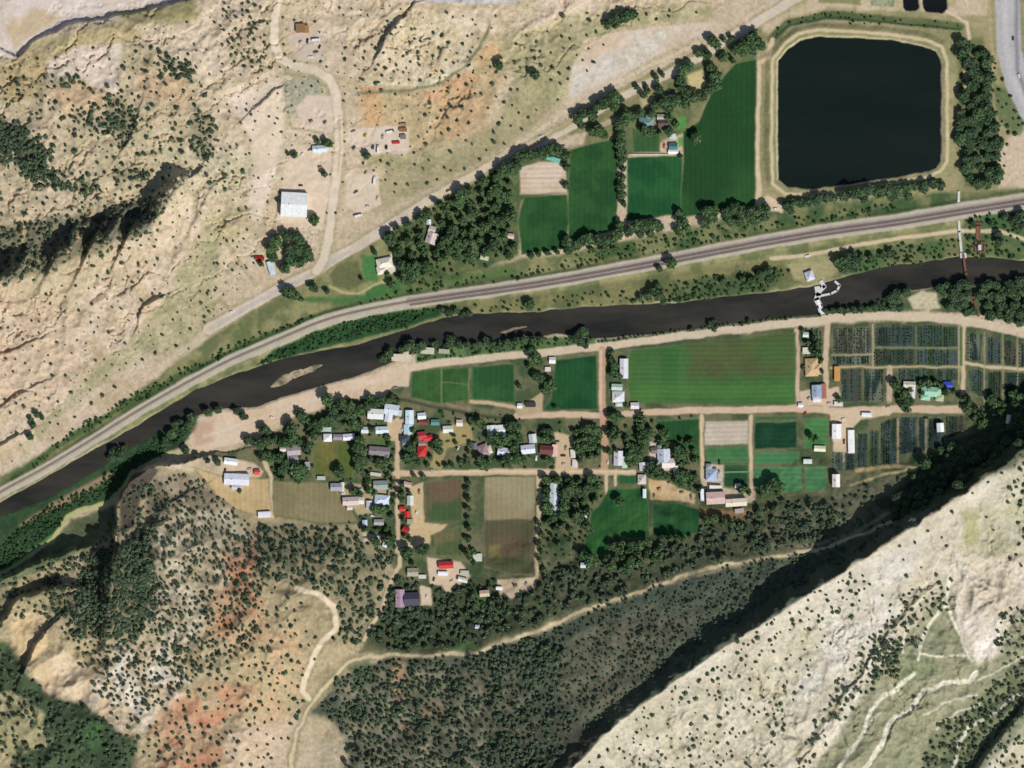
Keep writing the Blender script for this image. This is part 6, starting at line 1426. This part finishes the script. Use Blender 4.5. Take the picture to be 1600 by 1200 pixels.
many(CT, [(553, 768, 7), (562, 772, 7), (576, 765, 7), (584, 770, 7), (586, 795, 8), (596, 797, 8), (606, 794, 6), (613, 786, 6), (612, 806, 7), (570, 827, 7), (604, 826, 5), (590, 827, 5), (616, 776, 5)], 'small dark tree among the west side sheds', 'trees among the west side sheds')
many(CT, [(587, 846, 9), (610, 846, 10), (600, 843, 7), (617, 854, 6)], 'round dark tree in the pair around the white caravan', 'pair around the white caravan')
lone(CT, 661, 858, 12, 'big round dark tree on the sandy turning ground')
many(CT, [(636, 862, 10), (634, 872, 7), (640, 842, 6), (634, 838, 5), (645, 882, 6)], 'dark tree at the south end of the narrow lane', 'south end of the narrow lane')
many(CT, [(647, 743, 5), (661, 744, 5), (628, 757, 5), (627, 771, 7), (628, 780, 5), (630, 812, 6), (632, 836, 5), (640, 770, 5)], 'small black bush tree along the row of lane cabins', 'bushes along the lane cabins')
many(CT, [(648, 690, 6), (643, 700, 8), (646, 712, 8), (634, 716, 7), (652, 722, 7), (640, 722, 6), (676, 698, 6), (684, 692, 8), (686, 704, 8), (672, 714, 7), (668, 727, 5), (686, 727, 4), (697, 728, 5), (707, 728, 5), (645, 672, 6), (652, 682, 5)], 'green tree around the red roofed houses', 'trees around the red roofed houses')
many(CT, [(738, 657, 7), (748, 660, 8), (755, 666, 6), (735, 662, 5), (730, 716, 5), (728, 724, 5), (732, 706, 5), (735, 693, 5), (720, 722, 5), (708, 680, 5), (712, 692, 4)], 'small tree in the dry yards by the mauve bungalow', 'dry yards by the mauve bungalow')
many(CT, [(766, 684, 8), (776, 684, 9), (786, 688, 9), (772, 694, 8), (780, 696, 8)], 'black tree of the clump between two white roofs', 'clump between two white roofs')
many(CT, [(752, 720, 9), (762, 720, 8), (752, 728, 7), (760, 729, 7)], 'black green tree in the square clump on the main street', 'square clump on the main street')
many(CT, [(785, 718, 8), (796, 720, 10), (808, 717, 10), (818, 717, 8), (803, 704, 8), (790, 727, 5)], 'green tree in the oval garden by the corner house', 'oval garden by the corner house')
many(CT, [(798, 668, 10), (806, 666, 10), (800, 680, 9), (810, 682, 9), (797, 692, 8), (806, 694, 8), (815, 688, 6), (797, 658, 5)], 'tall dark tree between the ditch and the corner house', 'trees below the ditch')
many(CT, [(850, 673, 7), (860, 675, 8), (852, 684, 8), (862, 686, 8), (846, 678, 6), (853, 718, 6), (860, 720, 5)], 'leafy tree around the dark red roof', 'trees around the dark red roof')
many(CT, [(898, 676, 7), (908, 673, 7), (918, 670, 9), (928, 672, 9), (936, 678, 7), (900, 690, 8), (912, 684, 8), (924, 685, 9), (934, 688, 8), (904, 702, 8), (914, 698, 9), (926, 698, 8), (936, 700, 6), (910, 712, 8), (922, 712, 7), (932, 712, 6), (906, 720, 6), (898, 697, 6)], 'tree in the dense clump left of the reddish track', 'clump left of the reddish track')
many(CT, [(953, 650, 7), (961, 651, 9), (970, 652, 8), (1000, 649, 6), (1004, 655, 7)], 'black green tree overhanging the dirt lane', 'trees overhanging the lane')
many(CT, [(948, 674, 6), (953, 680, 8), (962, 683, 8), (958, 672, 8), (966, 678, 7), (945, 704, 6), (953, 706, 6), (963, 704, 5)], 'tree in the yard north of the lavender white house', 'yard north of the lavender white house')
many(CT, [(978, 685, 7), (982, 695, 8), (990, 702, 9), (996, 710, 10), (986, 712, 9), (982, 722, 7), (990, 722, 8), (1000, 680, 8), (1005, 688, 9), (1004, 697, 7), (1000, 668, 8), (1006, 675, 7), (1015, 675, 7), (1020, 678, 6), (996, 656, 5), (1000, 718, 6)], 'dark tree in the wood between the two large white houses', 'wood between the two large white houses')
many(CT, [(1018, 728, 9), (1026, 734, 9), (1016, 740, 8), (1028, 744, 7), (1036, 741, 7), (1022, 722, 5)], 'black green tree of the round clump by the farmyard', 'round clump by the farmyard')
many(CT, [(1033, 690, 8), (1040, 698, 6), (1036, 674, 6), (1042, 678, 6), (1060, 706, 10), (1068, 710, 9), (1058, 716, 8), (1072, 718, 8), (1066, 724, 7), (1080, 690, 7), (1072, 692, 6), (1064, 688, 6), (1084, 705, 6), (1086, 718, 6)], 'tree in the yard east of the whitish house', 'yard east of the whitish house')
many(CT, [(1062, 742, 9), (1072, 746, 9), (1080, 752, 8), (1066, 754, 9), (1076, 760, 7), (1056, 750, 7), (1086, 745, 6), (1044, 745, 5), (1092, 766, 6), (1100, 765, 5)], 'dark tree in the shadowy wood above the bare farmyard', 'wood above the bare farmyard')
S_ST = [(847, 743), (935, 742), (940, 760), (930, 790), (928, 808), (900, 812), (846, 808), (846, 775)]
many(CT, [t_ for t_ in scatter(S_ST, 12, 8, (7, 11), seed=12)], 'dense tree surrounding the long pale grey building', 'trees around the long pale grey building')
many(CT, [(917, 822, 9), (922, 830, 7), (914, 815, 6)], 'black tree at the left edge of the pasture strip', 'left edge of the pasture strip')
lone(CT, 968, 783, 8, 'faint dark tree inside the curved top pasture')
many(CT, [(913, 868, 8), (922, 872, 9), (930, 878, 8), (918, 880, 7)], 'dark tree at the foot of the pasture strip', 'foot of the pasture strip')
PW = [(950, 842), (975, 835), (1010, 842), (1016, 860), (1005, 880), (960, 892), (946, 880)]
many(CT, scatter(PW, 10.5, 8, (7, 10), seed=14), 'dark tree in the wood at the bottom of the curved pasture', 'wood below the curved pasture')
many(CT, [(1035, 840, 7), (1046, 840, 8), (1058, 841, 8), (1068, 842, 7), (1025, 862, 8), (1032, 868, 7), (1020, 872, 6), (1078, 838, 5)], 'dark tree along the bottom of the farmyard pasture', 'bottom of the farmyard pasture')
many(CT, [(1105, 812, 8), (1118, 810, 8), (1130, 814, 8), (1142, 818, 7), (1152, 824, 6), (1186, 800, 6)], 'black tree behind the cream and pinkish barns', 'trees behind the barns')
many(CT, [(1160, 764, 8), (1170, 768, 7), (1188, 762, 7), (1198, 764, 9), (1208, 758, 11), (1218, 760, 9), (1214, 770, 7), (1190, 772, 6)], 'dark tree under the pale green square plot', 'trees under the pale green plot')
many(CT, [(1267, 682, 6), (1274, 687, 5)], 'dark tree planted within the bright green plot', 'trees in the bright green plot')
lone(CT, 1311, 624, 6, 'dark tree behind the low white stand')
many(CT, [(1399, 602, 9), (1406, 608, 8), (1414, 618, 9), (1408, 622, 7), (1420, 628, 9), (1412, 632, 9), (1416, 640, 8), (1423, 610, 5)], 'tree in the heart shaped clump on the allotment lane', 'heart shaped clump')
many(CT, [(1440, 600, 7), (1450, 598, 7), (1462, 598, 7), (1470, 604, 6), (1478, 613, 8), (1488, 612, 6), (1441, 614, 5)], 'dark tree around the mint green roof', 'trees around the mint green roof')
many(CT, [(1506, 622, 8), (1514, 628, 8), (1512, 640, 9), (1522, 640, 8), (1532, 650, 8), (1526, 656, 9), (1535, 662, 9), (1545, 665, 6), (1508, 634, 6)], 'dark tree at the end of the allotment lane', 'trees at the lane end')
many(CT, [(1550, 624, 9), (1558, 632, 8), (1552, 640, 7), (1562, 645, 8), (1584, 618, 9), (1594, 622, 9), (1588, 632, 9), (1598, 640, 8), (1590, 652, 9), (1598, 664, 9), (1566, 634, 6), (1586, 664, 8)], 'dark tree among the far right allotments', 'trees of the far right allotments')
many(CT, [(1262, 536, 6), (1272, 528, 7), (1278, 540, 8), (1276, 552, 8), (1254, 516, 5), (1283, 562, 6), (1268, 545, 5), (1284, 580, 5), (1256, 575, 4)], 'dark tree in the shrubby plot over the tan roof', 'shrubby plot trees')
CLF = [(1445, 722), (1480, 695), (1520, 690), (1560, 672), (1604, 655), (1604, 690), (1560, 715), (1500, 755), (1440, 790), (1390, 812), (1400, 780), (1425, 745)]
many(WT, scatter(CLF, 12, 6, (6.5, 10), built=2, seed=17), 'dark tree in the shade under the ridge cliff', 'trees under the ridge cliff')
many(CT, [(729, 865, 8), (735, 872, 7), (731, 842, 6), (733, 826, 6), (731, 810, 6), (731, 795, 6), (732, 780, 7), (730, 765, 6), (733, 755, 6), (740, 862, 6), (741, 880, 6)], 'small tree in the thin row between the ploughed fields', 'row between the ploughed fields')
many(CT, [(843, 820, 6), (846, 835, 6), (842, 850, 6), (846, 862, 6), (843, 875, 5), (849, 890, 5), (850, 800, 6)], 'small tree on the right edge of the tan field', 'right edge of the tan field')
many(CT, [(868, 826, 8), (878, 820, 7), (856, 815, 6), (890, 828, 6), (872, 850, 5), (884, 808, 7), (862, 838, 5)], 'loose tree in the weedy strip below the long pale building', 'weedy strip trees')
many(WT, [(300, 652, 8), (296, 664, 8), (288, 672, 8), (275, 662, 7), (268, 678, 8), (258, 690, 8), (325, 645, 8), (340, 640, 7), (370, 643, 6), (380, 650, 8), (282, 660, 6)], 'dark tree on the river edge left of the sandy clearing', 'river edge left of the sandy clearing')
many(WT, [(180, 706, 10), (188, 712, 9), (176, 716, 8), (195, 700, 6)], 'dark tree in the clump jutting into the river', 'clump jutting into the river')
many(WT, [(48, 655, 5), (58, 648, 6), (66, 652, 5), (52, 664, 6), (47, 682, 6)], 'green bush tree on the bare slope above the railway', 'bushes above the railway slope')
many(WT, [(387, 688, 8), (395, 690, 7), (340, 722, 7), (325, 720, 5), (374, 766, 5), (308, 712, 5), (290, 704, 7)], 'dark bush tree around the westernmost house', 'bushes around the westernmost house')

trees_all = [t_ for t_ in TREES]
keep = {}
for kd in (CT, WT):
    idx = sorted([i for i, t_ in enumerate(TREES) if t_[0] == kd], key=lambda i: (TREES[i][5] is not None, -TREES[i][3]))
    keep[kd] = set(idx[:298])
tcount = {CT: 0, WT: 0}
rest_trees = []
for i, (kd, x, y, r, label, group) in enumerate(TREES):
    if i not in keep[kd]: rest_trees.append((x, y, r)); continue
    k = tcount[kd]; tcount[kd] += 1
    R = r * S; hgt = R * rnd.uniform(1.5, 1.9) + 1.5
    root = empty(kd, x, y, None, rnd.uniform(0, 360)); tag(root, label, 'tree', group)
    cr = bpy.data.objects.new('crown', CROWN[kd][k % len(CROWN[kd])]); COL.objects.link(cr); cr.parent = root
    cr.location = (0, 0, hgt * .58); cr.scale = (R * 1.12, R * 1.12 * rnd.uniform(.85, 1.1), hgt * .52)
    tk = bpy.data.objects.new('trunk', TRUNK[k % 3]); COL.objects.link(tk); tk.parent = root; tk.scale = (R * .7, R * .7, hgt * .62)

# ------------------------------------------------------------------ shrubs: counted ones as things, the rest as mass
def mass(name, items, seed, n, leaf, lobes, mat, label, cat, flat=.8, hk=0.85):
    if not items: return None
    var = [leaf_cloud(seed + i, n, leaf, lobes, flat) for i in range(5)]
    VV, LL, SS = [], [], []; base = 0; r = np.random.RandomState(seed)
    arr = np.array(items); zz = zat(arr[:, 0], arr[:, 1])
    pre = [(v, np.concatenate([np.array(q_) for q_ in f]), np.array([len(q_) for q_ in f])) for v, f in var]
    for (x, y, rad), z in zip(items, zz):
        v, fl, fs = pre[r.randint(5)]
        R = rad * S; a = r.uniform(0, 6.283); c, s_ = math.cos(a), math.sin(a)
        X, Y = W(x, y); hz = R * hk * r.uniform(.8, 1.2)
        q1, q2 = r.uniform(.7, 1.3), r.uniform(.7, 1.2)
        p = np.stack([(v[:, 0] * q1 * c - v[:, 1] * q2 * s_) * R + X, (v[:, 0] * q1 * s_ + v[:, 1] * q2 * c) * R + Y, v[:, 2] * hz + z + hz * .62], -1)
        VV.append(p); LL.append(fl + base); SS.append(fs); base += len(v)
    o = mesh_np(name, np.concatenate(VV), np.concatenate(LL), np.concatenate(SS), mat)
    return tag(o, label, cat, kind='stuff')

SH = []
def shrubs(pts, gap, rg, label, group, fill=1.0, dens=None, seed=1, tries=5):
    SH.extend([(x, y, r, label, group) for x, y, r in scatter(pts, gap, tries * .55, rg, True, 1, fill, seed, dens, 16)])
DN = NS2 * .6 + NS1 * .4
shrubs([(0, 95), (75, 120), (170, 140), (185, 110), (215, 75), (260, 80), (310, 120), (330, 160), (390, 250), (360, 300), (260, 300), (150, 325), (0, 340)], 16, (2.6, 5.4), 'dark juniper dotting the upper badlands', 'junipers of the upper badlands', .8, None, 2, 6)
for q_, p_ in enumerate(([(165, 145), (195, 160), (215, 200), (195, 240), (175, 200)], [(300, 180), (330, 185), (335, 240), (315, 255), (300, 230)], [(235, 95), (300, 90), (305, 125), (240, 118)], [(80, 118), (130, 118), (135, 138), (85, 135)],
                         [(40, 240), (80, 275), (165, 285), (160, 302), (100, 302), (60, 270)], [(180, 265), (230, 265), (235, 285), (185, 280)], [(110, 165), (160, 165), (200, 200), (130, 210)])):
    shrubs(p_, 7, (3, 6), 'dark juniper dotting the upper badlands', 'junipers of the upper badlands', .9, None, 60 + q_)
shrubs([(345, 0), (420, 0), (425, 90), (400, 110), (345, 100)], 11, (2.5, 4.5), 'juniper on the knoll left of the quarry track', 'junipers left of the quarry track', .9, None, 3)
shrubs([(600, 40), (700, 40), (760, 60), (720, 120), (660, 130), (590, 110)], 15, (2.5, 4.5), 'juniper in the pale hollow above the orange earth', 'junipers in the pale hollow', .8, None, 4)
shrubs([(560, 70), (600, 90), (620, 150), (570, 160), (540, 120), (520, 95)], 15, (2.5, 4.5), 'juniper beside the bend of the quarry track', 'junipers by the quarry bend', .8, None, 5)
shrubs([(680, 140), (800, 60), (900, 20), (1100, 8), (1120, 30), (960, 50), (890, 150), (790, 220), (640, 310), (560, 320), (560, 250), (650, 240)], 18, (2.3, 4.6), 'juniper scattered over the olive slope', 'junipers of the olive slope', .85, None, 6)
shrubs([(0, 190), (40, 205), (75, 240), (70, 262), (100, 295), (60, 285), (0, 245)], 6.5, (4, 6.5), 'dark shrub in the shaded upper left gully', 'shrubs of the upper left gully', 1, None, 7)
shrubs([(0, 355), (150, 330), (265, 306), (240, 360), (150, 395), (70, 425), (0, 445)], 8.5, (3, 6), 'dark shrub on the shaded face of the badland spur', 'shrubs of the shaded spur', .85, None, 8)
shrubs([(110, 370), (250, 370), (240, 440), (150, 440)], 16, (2.6, 4.5), 'juniper just below the shaded spur', 'junipers below the spur', .9, None, 9)
shrubs([(0, 445), (130, 430), (300, 440), (360, 320), (420, 390), (380, 450), (300, 540), (200, 590), (90, 680), (0, 730)], 17, (1.4, 3.6), 'sparse shrub on the bare pink western slope', 'shrubs of the pink slope', .8, None, 10)
shrubs([(60, 900), (150, 850), (215, 760), (250, 742), (320, 742), (400, 830), (420, 900), (400, 1000), (300, 1060), (220, 1110), (150, 1080), (100, 960)], 8, (2.5, 5.2), 'juniper on the pale hill south west of the river', 'junipers of the south western hill', .9, None, 11, 5)
shrubs([(135, 870), (240, 830), (245, 960), (200, 1000), (120, 990)], 6.5, (4, 6.5), 'dark shrub massed in the hollow of the western hill', 'shrubs in the hill hollow', 1, None, 12)
shrubs([(230, 1060), (400, 1000), (480, 1080), (440, 1180), (400, 1200), (180, 1200), (170, 1130)], 13, (2.5, 5), 'juniper on the orange southern hill', 'junipers of the orange hill', .85, None, 13)
shrubs([(400, 820), (540, 820), (615, 860), (605, 930), (560, 1010), (520, 1000), (525, 940), (460, 905), (400, 900)], 8.5, (3.4, 6.2), 'dark scrub on the slope behind the village lane', 'scrub behind the village lane', .92, None, 14)
shrubs([(380, 890), (460, 930), (500, 1000), (470, 1060), (400, 1060)], 15, (2.6, 4.6), 'juniper near the looping dirt drive', 'junipers near the looping drive', .8, None, 15)
shrubs([(0, 1000), (40, 1050), (90, 1100), (160, 1120), (215, 1160), (200, 1205), (0, 1205), (0, 1100)], 10, (3, 6), 'green shrub in the canyon at the lower left corner', 'shrubs of the lower left canyon', .8, None, 16)
shrubs([(0, 890), (100, 870), (135, 880), (110, 960), (20, 960), (0, 990)], 10, (3, 5.5), 'shrub on the broken ground left of the hill', 'shrubs left of the hill', .85, None, 17)
shrubs([(530, 1060), (600, 1035), (745, 1025), (830, 995), (880, 1010), (870, 1090), (900, 1130), (860, 1200), (540, 1205), (545, 1150), (500, 1110)], 7.6, (3, 6), 'dark scrub packed on the lower slope of the ridge', 'scrub packed on the ridge slope', .95, None, 18, 5)
shrubs([(830, 995), (940, 950), (1050, 910), (1200, 872), (1330, 838), (1430, 770), (1560, 700), (1330, 862), (1180, 950), (1030, 1050), (920, 1140), (880, 1090)], 7.2, (1.8, 4.4), 'scrub bush dotting the upper ridge slope', 'scrub of the upper ridge slope', .9, None, 19, 5)
shrubs([(570, 990), (620, 900), (700, 930), (760, 905), (780, 935), (850, 915), (845, 975), (745, 1012), (600, 1020)], 9, (4.5, 7.5), 'scrub oak in the southern woods above the trail', 'scrub oaks of the southern woods', .8, None, 20)
shrubs([(850, 890), (960, 890), (1015, 870), (1100, 825), (1190, 795), (1290, 780), (1320, 830), (1200, 862), (1050, 900), (940, 942), (850, 965)], 8.5, (3.5, 7), 'scrub oak in the thicket east of the pastures', 'scrub oaks east of the pastures', .8, None, 21)
shrubs([(1290, 780), (1400, 748), (1440, 755), (1330, 830), (1200, 866)], 9, (3, 5.5), 'grey scrub under the allotment fences', 'grey scrub under the allotments', .45, None, 22)
shrubs([(920, 1180), (1030, 1090), (1180, 985), (1320, 895), (1360, 900), (1310, 980), (1240, 1080), (1200, 1205), (880, 1205)], 11, (2.2, 4.6), 'juniper on the sunlit back of the ridge', 'junipers on the sunlit back', .6, None, 23, 5)
shrubs([(1320, 895), (1440, 820), (1600, 705), (1600, 800), (1460, 850), (1400, 950), (1310, 980)], 26, (2.5, 4.5), 'juniper scattered just over the ridge crest', 'junipers over the crest', .85, None, 24)
shrubs([(1570, 720), (1604, 700), (1604, 900), (1580, 880), (1590, 800)], 12, (3, 5), 'juniper at the right edge over the crest', 'junipers at the right edge', .85, None, 25)
shrubs([(1245, 1180), (1290, 1100), (1335, 1030), (1380, 960), (1430, 920), (1470, 890), (1490, 900), (1470, 960), (1420, 1020), (1380, 1050), (1300, 1140), (1250, 1205)], 10, (2.8, 5.2), 'shrub lining the dry gully of the lower right valley', 'shrubs of the dry gully', .85, None, 26)
shrubs([(1360, 990), (1410, 1000), (1400, 1050), (1360, 1060)], 7, (3.5, 5.5), 'dark shrub in the tight thicket of the dry valley', 'tight thicket of the dry valley', 1, None, 27)
shrubs([(1440, 1180), (1480, 1120), (1540, 1080), (1604, 1020), (1604, 1110), (1550, 1170), (1510, 1205), (1440, 1205)], 8, (3, 5.5), 'dark shrub in the lower right corner ravine', 'shrubs of the corner ravine', .9, None, 28)
shrubs([(1555, 960), (1604, 940), (1604, 1020), (1560, 1040)], 11, (3, 6), 'shrub on the flat right of the white slump', 'shrubs right of the white slump', .9, None, 29)
shrubs([(1540, 1190), (1604, 1110), (1604, 1205), (1540, 1205)], 9, (2.5, 4.5), 'juniper on the last sunny slope in the corner', 'junipers in the sunny corner', .85, None, 30)
shrubs([(0, 95), (60, 85), (300, 30), (440, 0), (600, 10), (780, 20), (760, 120), (560, 330), (420, 400), (330, 500), (250, 330), (0, 350)], 15, (1.2, 3.0), 'low sage bush on the bare northern badlands', 'sage of the northern badlands', .8, None, 31)
SH = [t_ for t_ in SH if not cls_at(t_[0], t_[1])]
ordr = sorted(range(len(SH)), key=lambda i: -SH[i][2]); big = set(ordr[:298])
SHM = [crown_mesh('juniper_shrub', 400 + i, 130, .26, 4, M_jun, .8) for i in range(5)]
small = []
for i, (x, y, r, label, group) in enumerate(SH):
    if i not in big: small.append((x, y, r)); continue
    o = bpy.data.objects.new('juniper_shrub', SHM[i % 5]); COL.objects.link(o)
    R = r * S; o.location = (*W(x, y), z1(x, y) + R * .6); o.scale = (R * rnd.uniform(.85, 1.2), R * rnd.uniform(.7, 1.1), R * .95); o.rotation_euler = (0, 0, rnd.uniform(0, 6.28))
    tag(o, label, 'shrub', group)
print('trees', tcount, len(rest_trees), 'shrubs', len(SH))
mass('scrub', small, 500, 46, .36, 3, M_jun, 'small dark junipers and scrub speckling all the dry slopes', 'scrub')
mass('woodland', rest_trees, 600, 240, .2, 6, M_cot, 'small trees filling the gaps between the village trees', 'trees', .8, 1.5)
# brush: riverside and yard growth nobody could count
BR = []
def brush(pts, gap, rg, seed, fill=1.0): BR.extend(scatter(pts, gap, 4, rg, True, 1, fill, seed, None, 6))
brush([(-5, 860), (60, 800), (130, 768), (200, 718), (260, 680), (300, 652), (300, 675), (250, 710), (205, 735), (185, 765), (120, 793), (80, 838), (0, 892)], 6, (2.2, 4.6), 40)
brush([(405, 570), (440, 545), (500, 517), (560, 500), (640, 487), (682, 484), (640, 506), (560, 528), (470, 550)], 6, (2, 3.8), 41)
brush([(700, 530), (930, 528), (930, 542), (860, 550), (700, 560), (650, 566)], 7, (2.2, 4.5), 42, .7)
brush([(930, 532), (1200, 501), (1300, 490), (1300, 494), (1100, 516), (940, 536)], 5, (1.8, 3.6), 43)
brush([(1290, 490), (1400, 462), (1400, 486), (1300, 492)], 6, (2.4, 4.5), 44)
brush([(980, 474), (1060, 440), (1200, 420), (1235, 425), (1200, 457), (1060, 472)], 7, (2.2, 4.6), 45, .8)
brush([(700, 488), (800, 470), (980, 450), (980, 474), (800, 486)], 9, (1.8, 3.6), 46, .6)
brush([(1300, 420), (1400, 385), (1500, 375), (1500, 398), (1340, 426)], 7, (2.2, 4.2), 47, .7)
brush([(1510, 340), (1600, 330), (1600, 405), (1510, 400)], 8, (2.5, 4.5), 48, .7)
brush([(30, 745), (100, 695), (200, 635), (330, 565), (420, 525), (500, 494), (500, 488), (420, 518), (330, 556), (200, 622), (100, 682)], 6, (1.8, 3.6), 49, .8)
brush([(560, 475), (640, 452), (800, 425), (900, 400), (1060, 365), (1200, 340), (1400, 318), (1400, 330), (1200, 362), (1000, 400), (800, 436), (640, 462)], 8, (2, 4), 50, .7)
brush([(610, 365), (660, 330), (800, 250), (800, 400), (700, 440), (640, 448)], 11, (2.5, 4.5), 51, .7)
brush([(400, 690), (480, 650), (620, 622), (620, 740), (410, 745)], 12, (2, 4.2), 52, .7)
brush([(625, 640), (940, 655), (940, 735), (625, 735)], 13, (2, 4), 53, .65)
brush([(945, 655), (1095, 650), (1095, 770), (945, 740)], 12, (2, 4.2), 54, .65)
brush([(845, 745), (950, 745), (950, 900), (845, 900)], 11, (2.2, 4.5), 55, .7)
brush([(570, 990), (620, 900), (760, 905), (850, 915), (845, 975), (600, 1020)], 10, (2.2, 4.5), 56, .6)
brush([(520, 750), (620, 745), (620, 855), (540, 830)], 11, (2, 4), 57, .7)
brush([(1205, 55), (1232, 30), (1290, 17), (1400, 27), (1500, 36), (1500, 50), (1400, 40), (1290, 30), (1240, 42)], 8, (1.6, 3), 58, .6)
brush([(1500, 60), (1550, 80), (1600, 200), (1560, 290), (1505, 290)], 11, (2.2, 4.2), 59, .7)
mass('brush', BR, 700, 44, .36, 3, M_bru, 'green brush along the river banks, ditches and yards', 'brush')
# rows of garden plants
GP = []
for pts in plots:
    xs = [p[0] for p in pts]; ys = [p[1] for p in pts]; x = min(xs) + 2
    while x < min(max(xs), 1606) - 1:
        y = min(ys) + 2; gapy = rnd.choice((2.6, 3.4, 5.0))
        on = rnd.random() < .8
        while y < max(ys) - 1:
            if on and in_poly(x, y, pts) and rnd.random() < .85: GP.append((x + rnd.uniform(-.4, .4), y, rnd.uniform(.9, 1.7)))
            y += gapy
        x += rnd.choice((3.2, 4.0, 5.0))
mass('garden_rows', GP, 800, 16, .5, 2, M_oak, 'low crop plants in rows over the garden plots', 'crop plants', .8, 1.0)
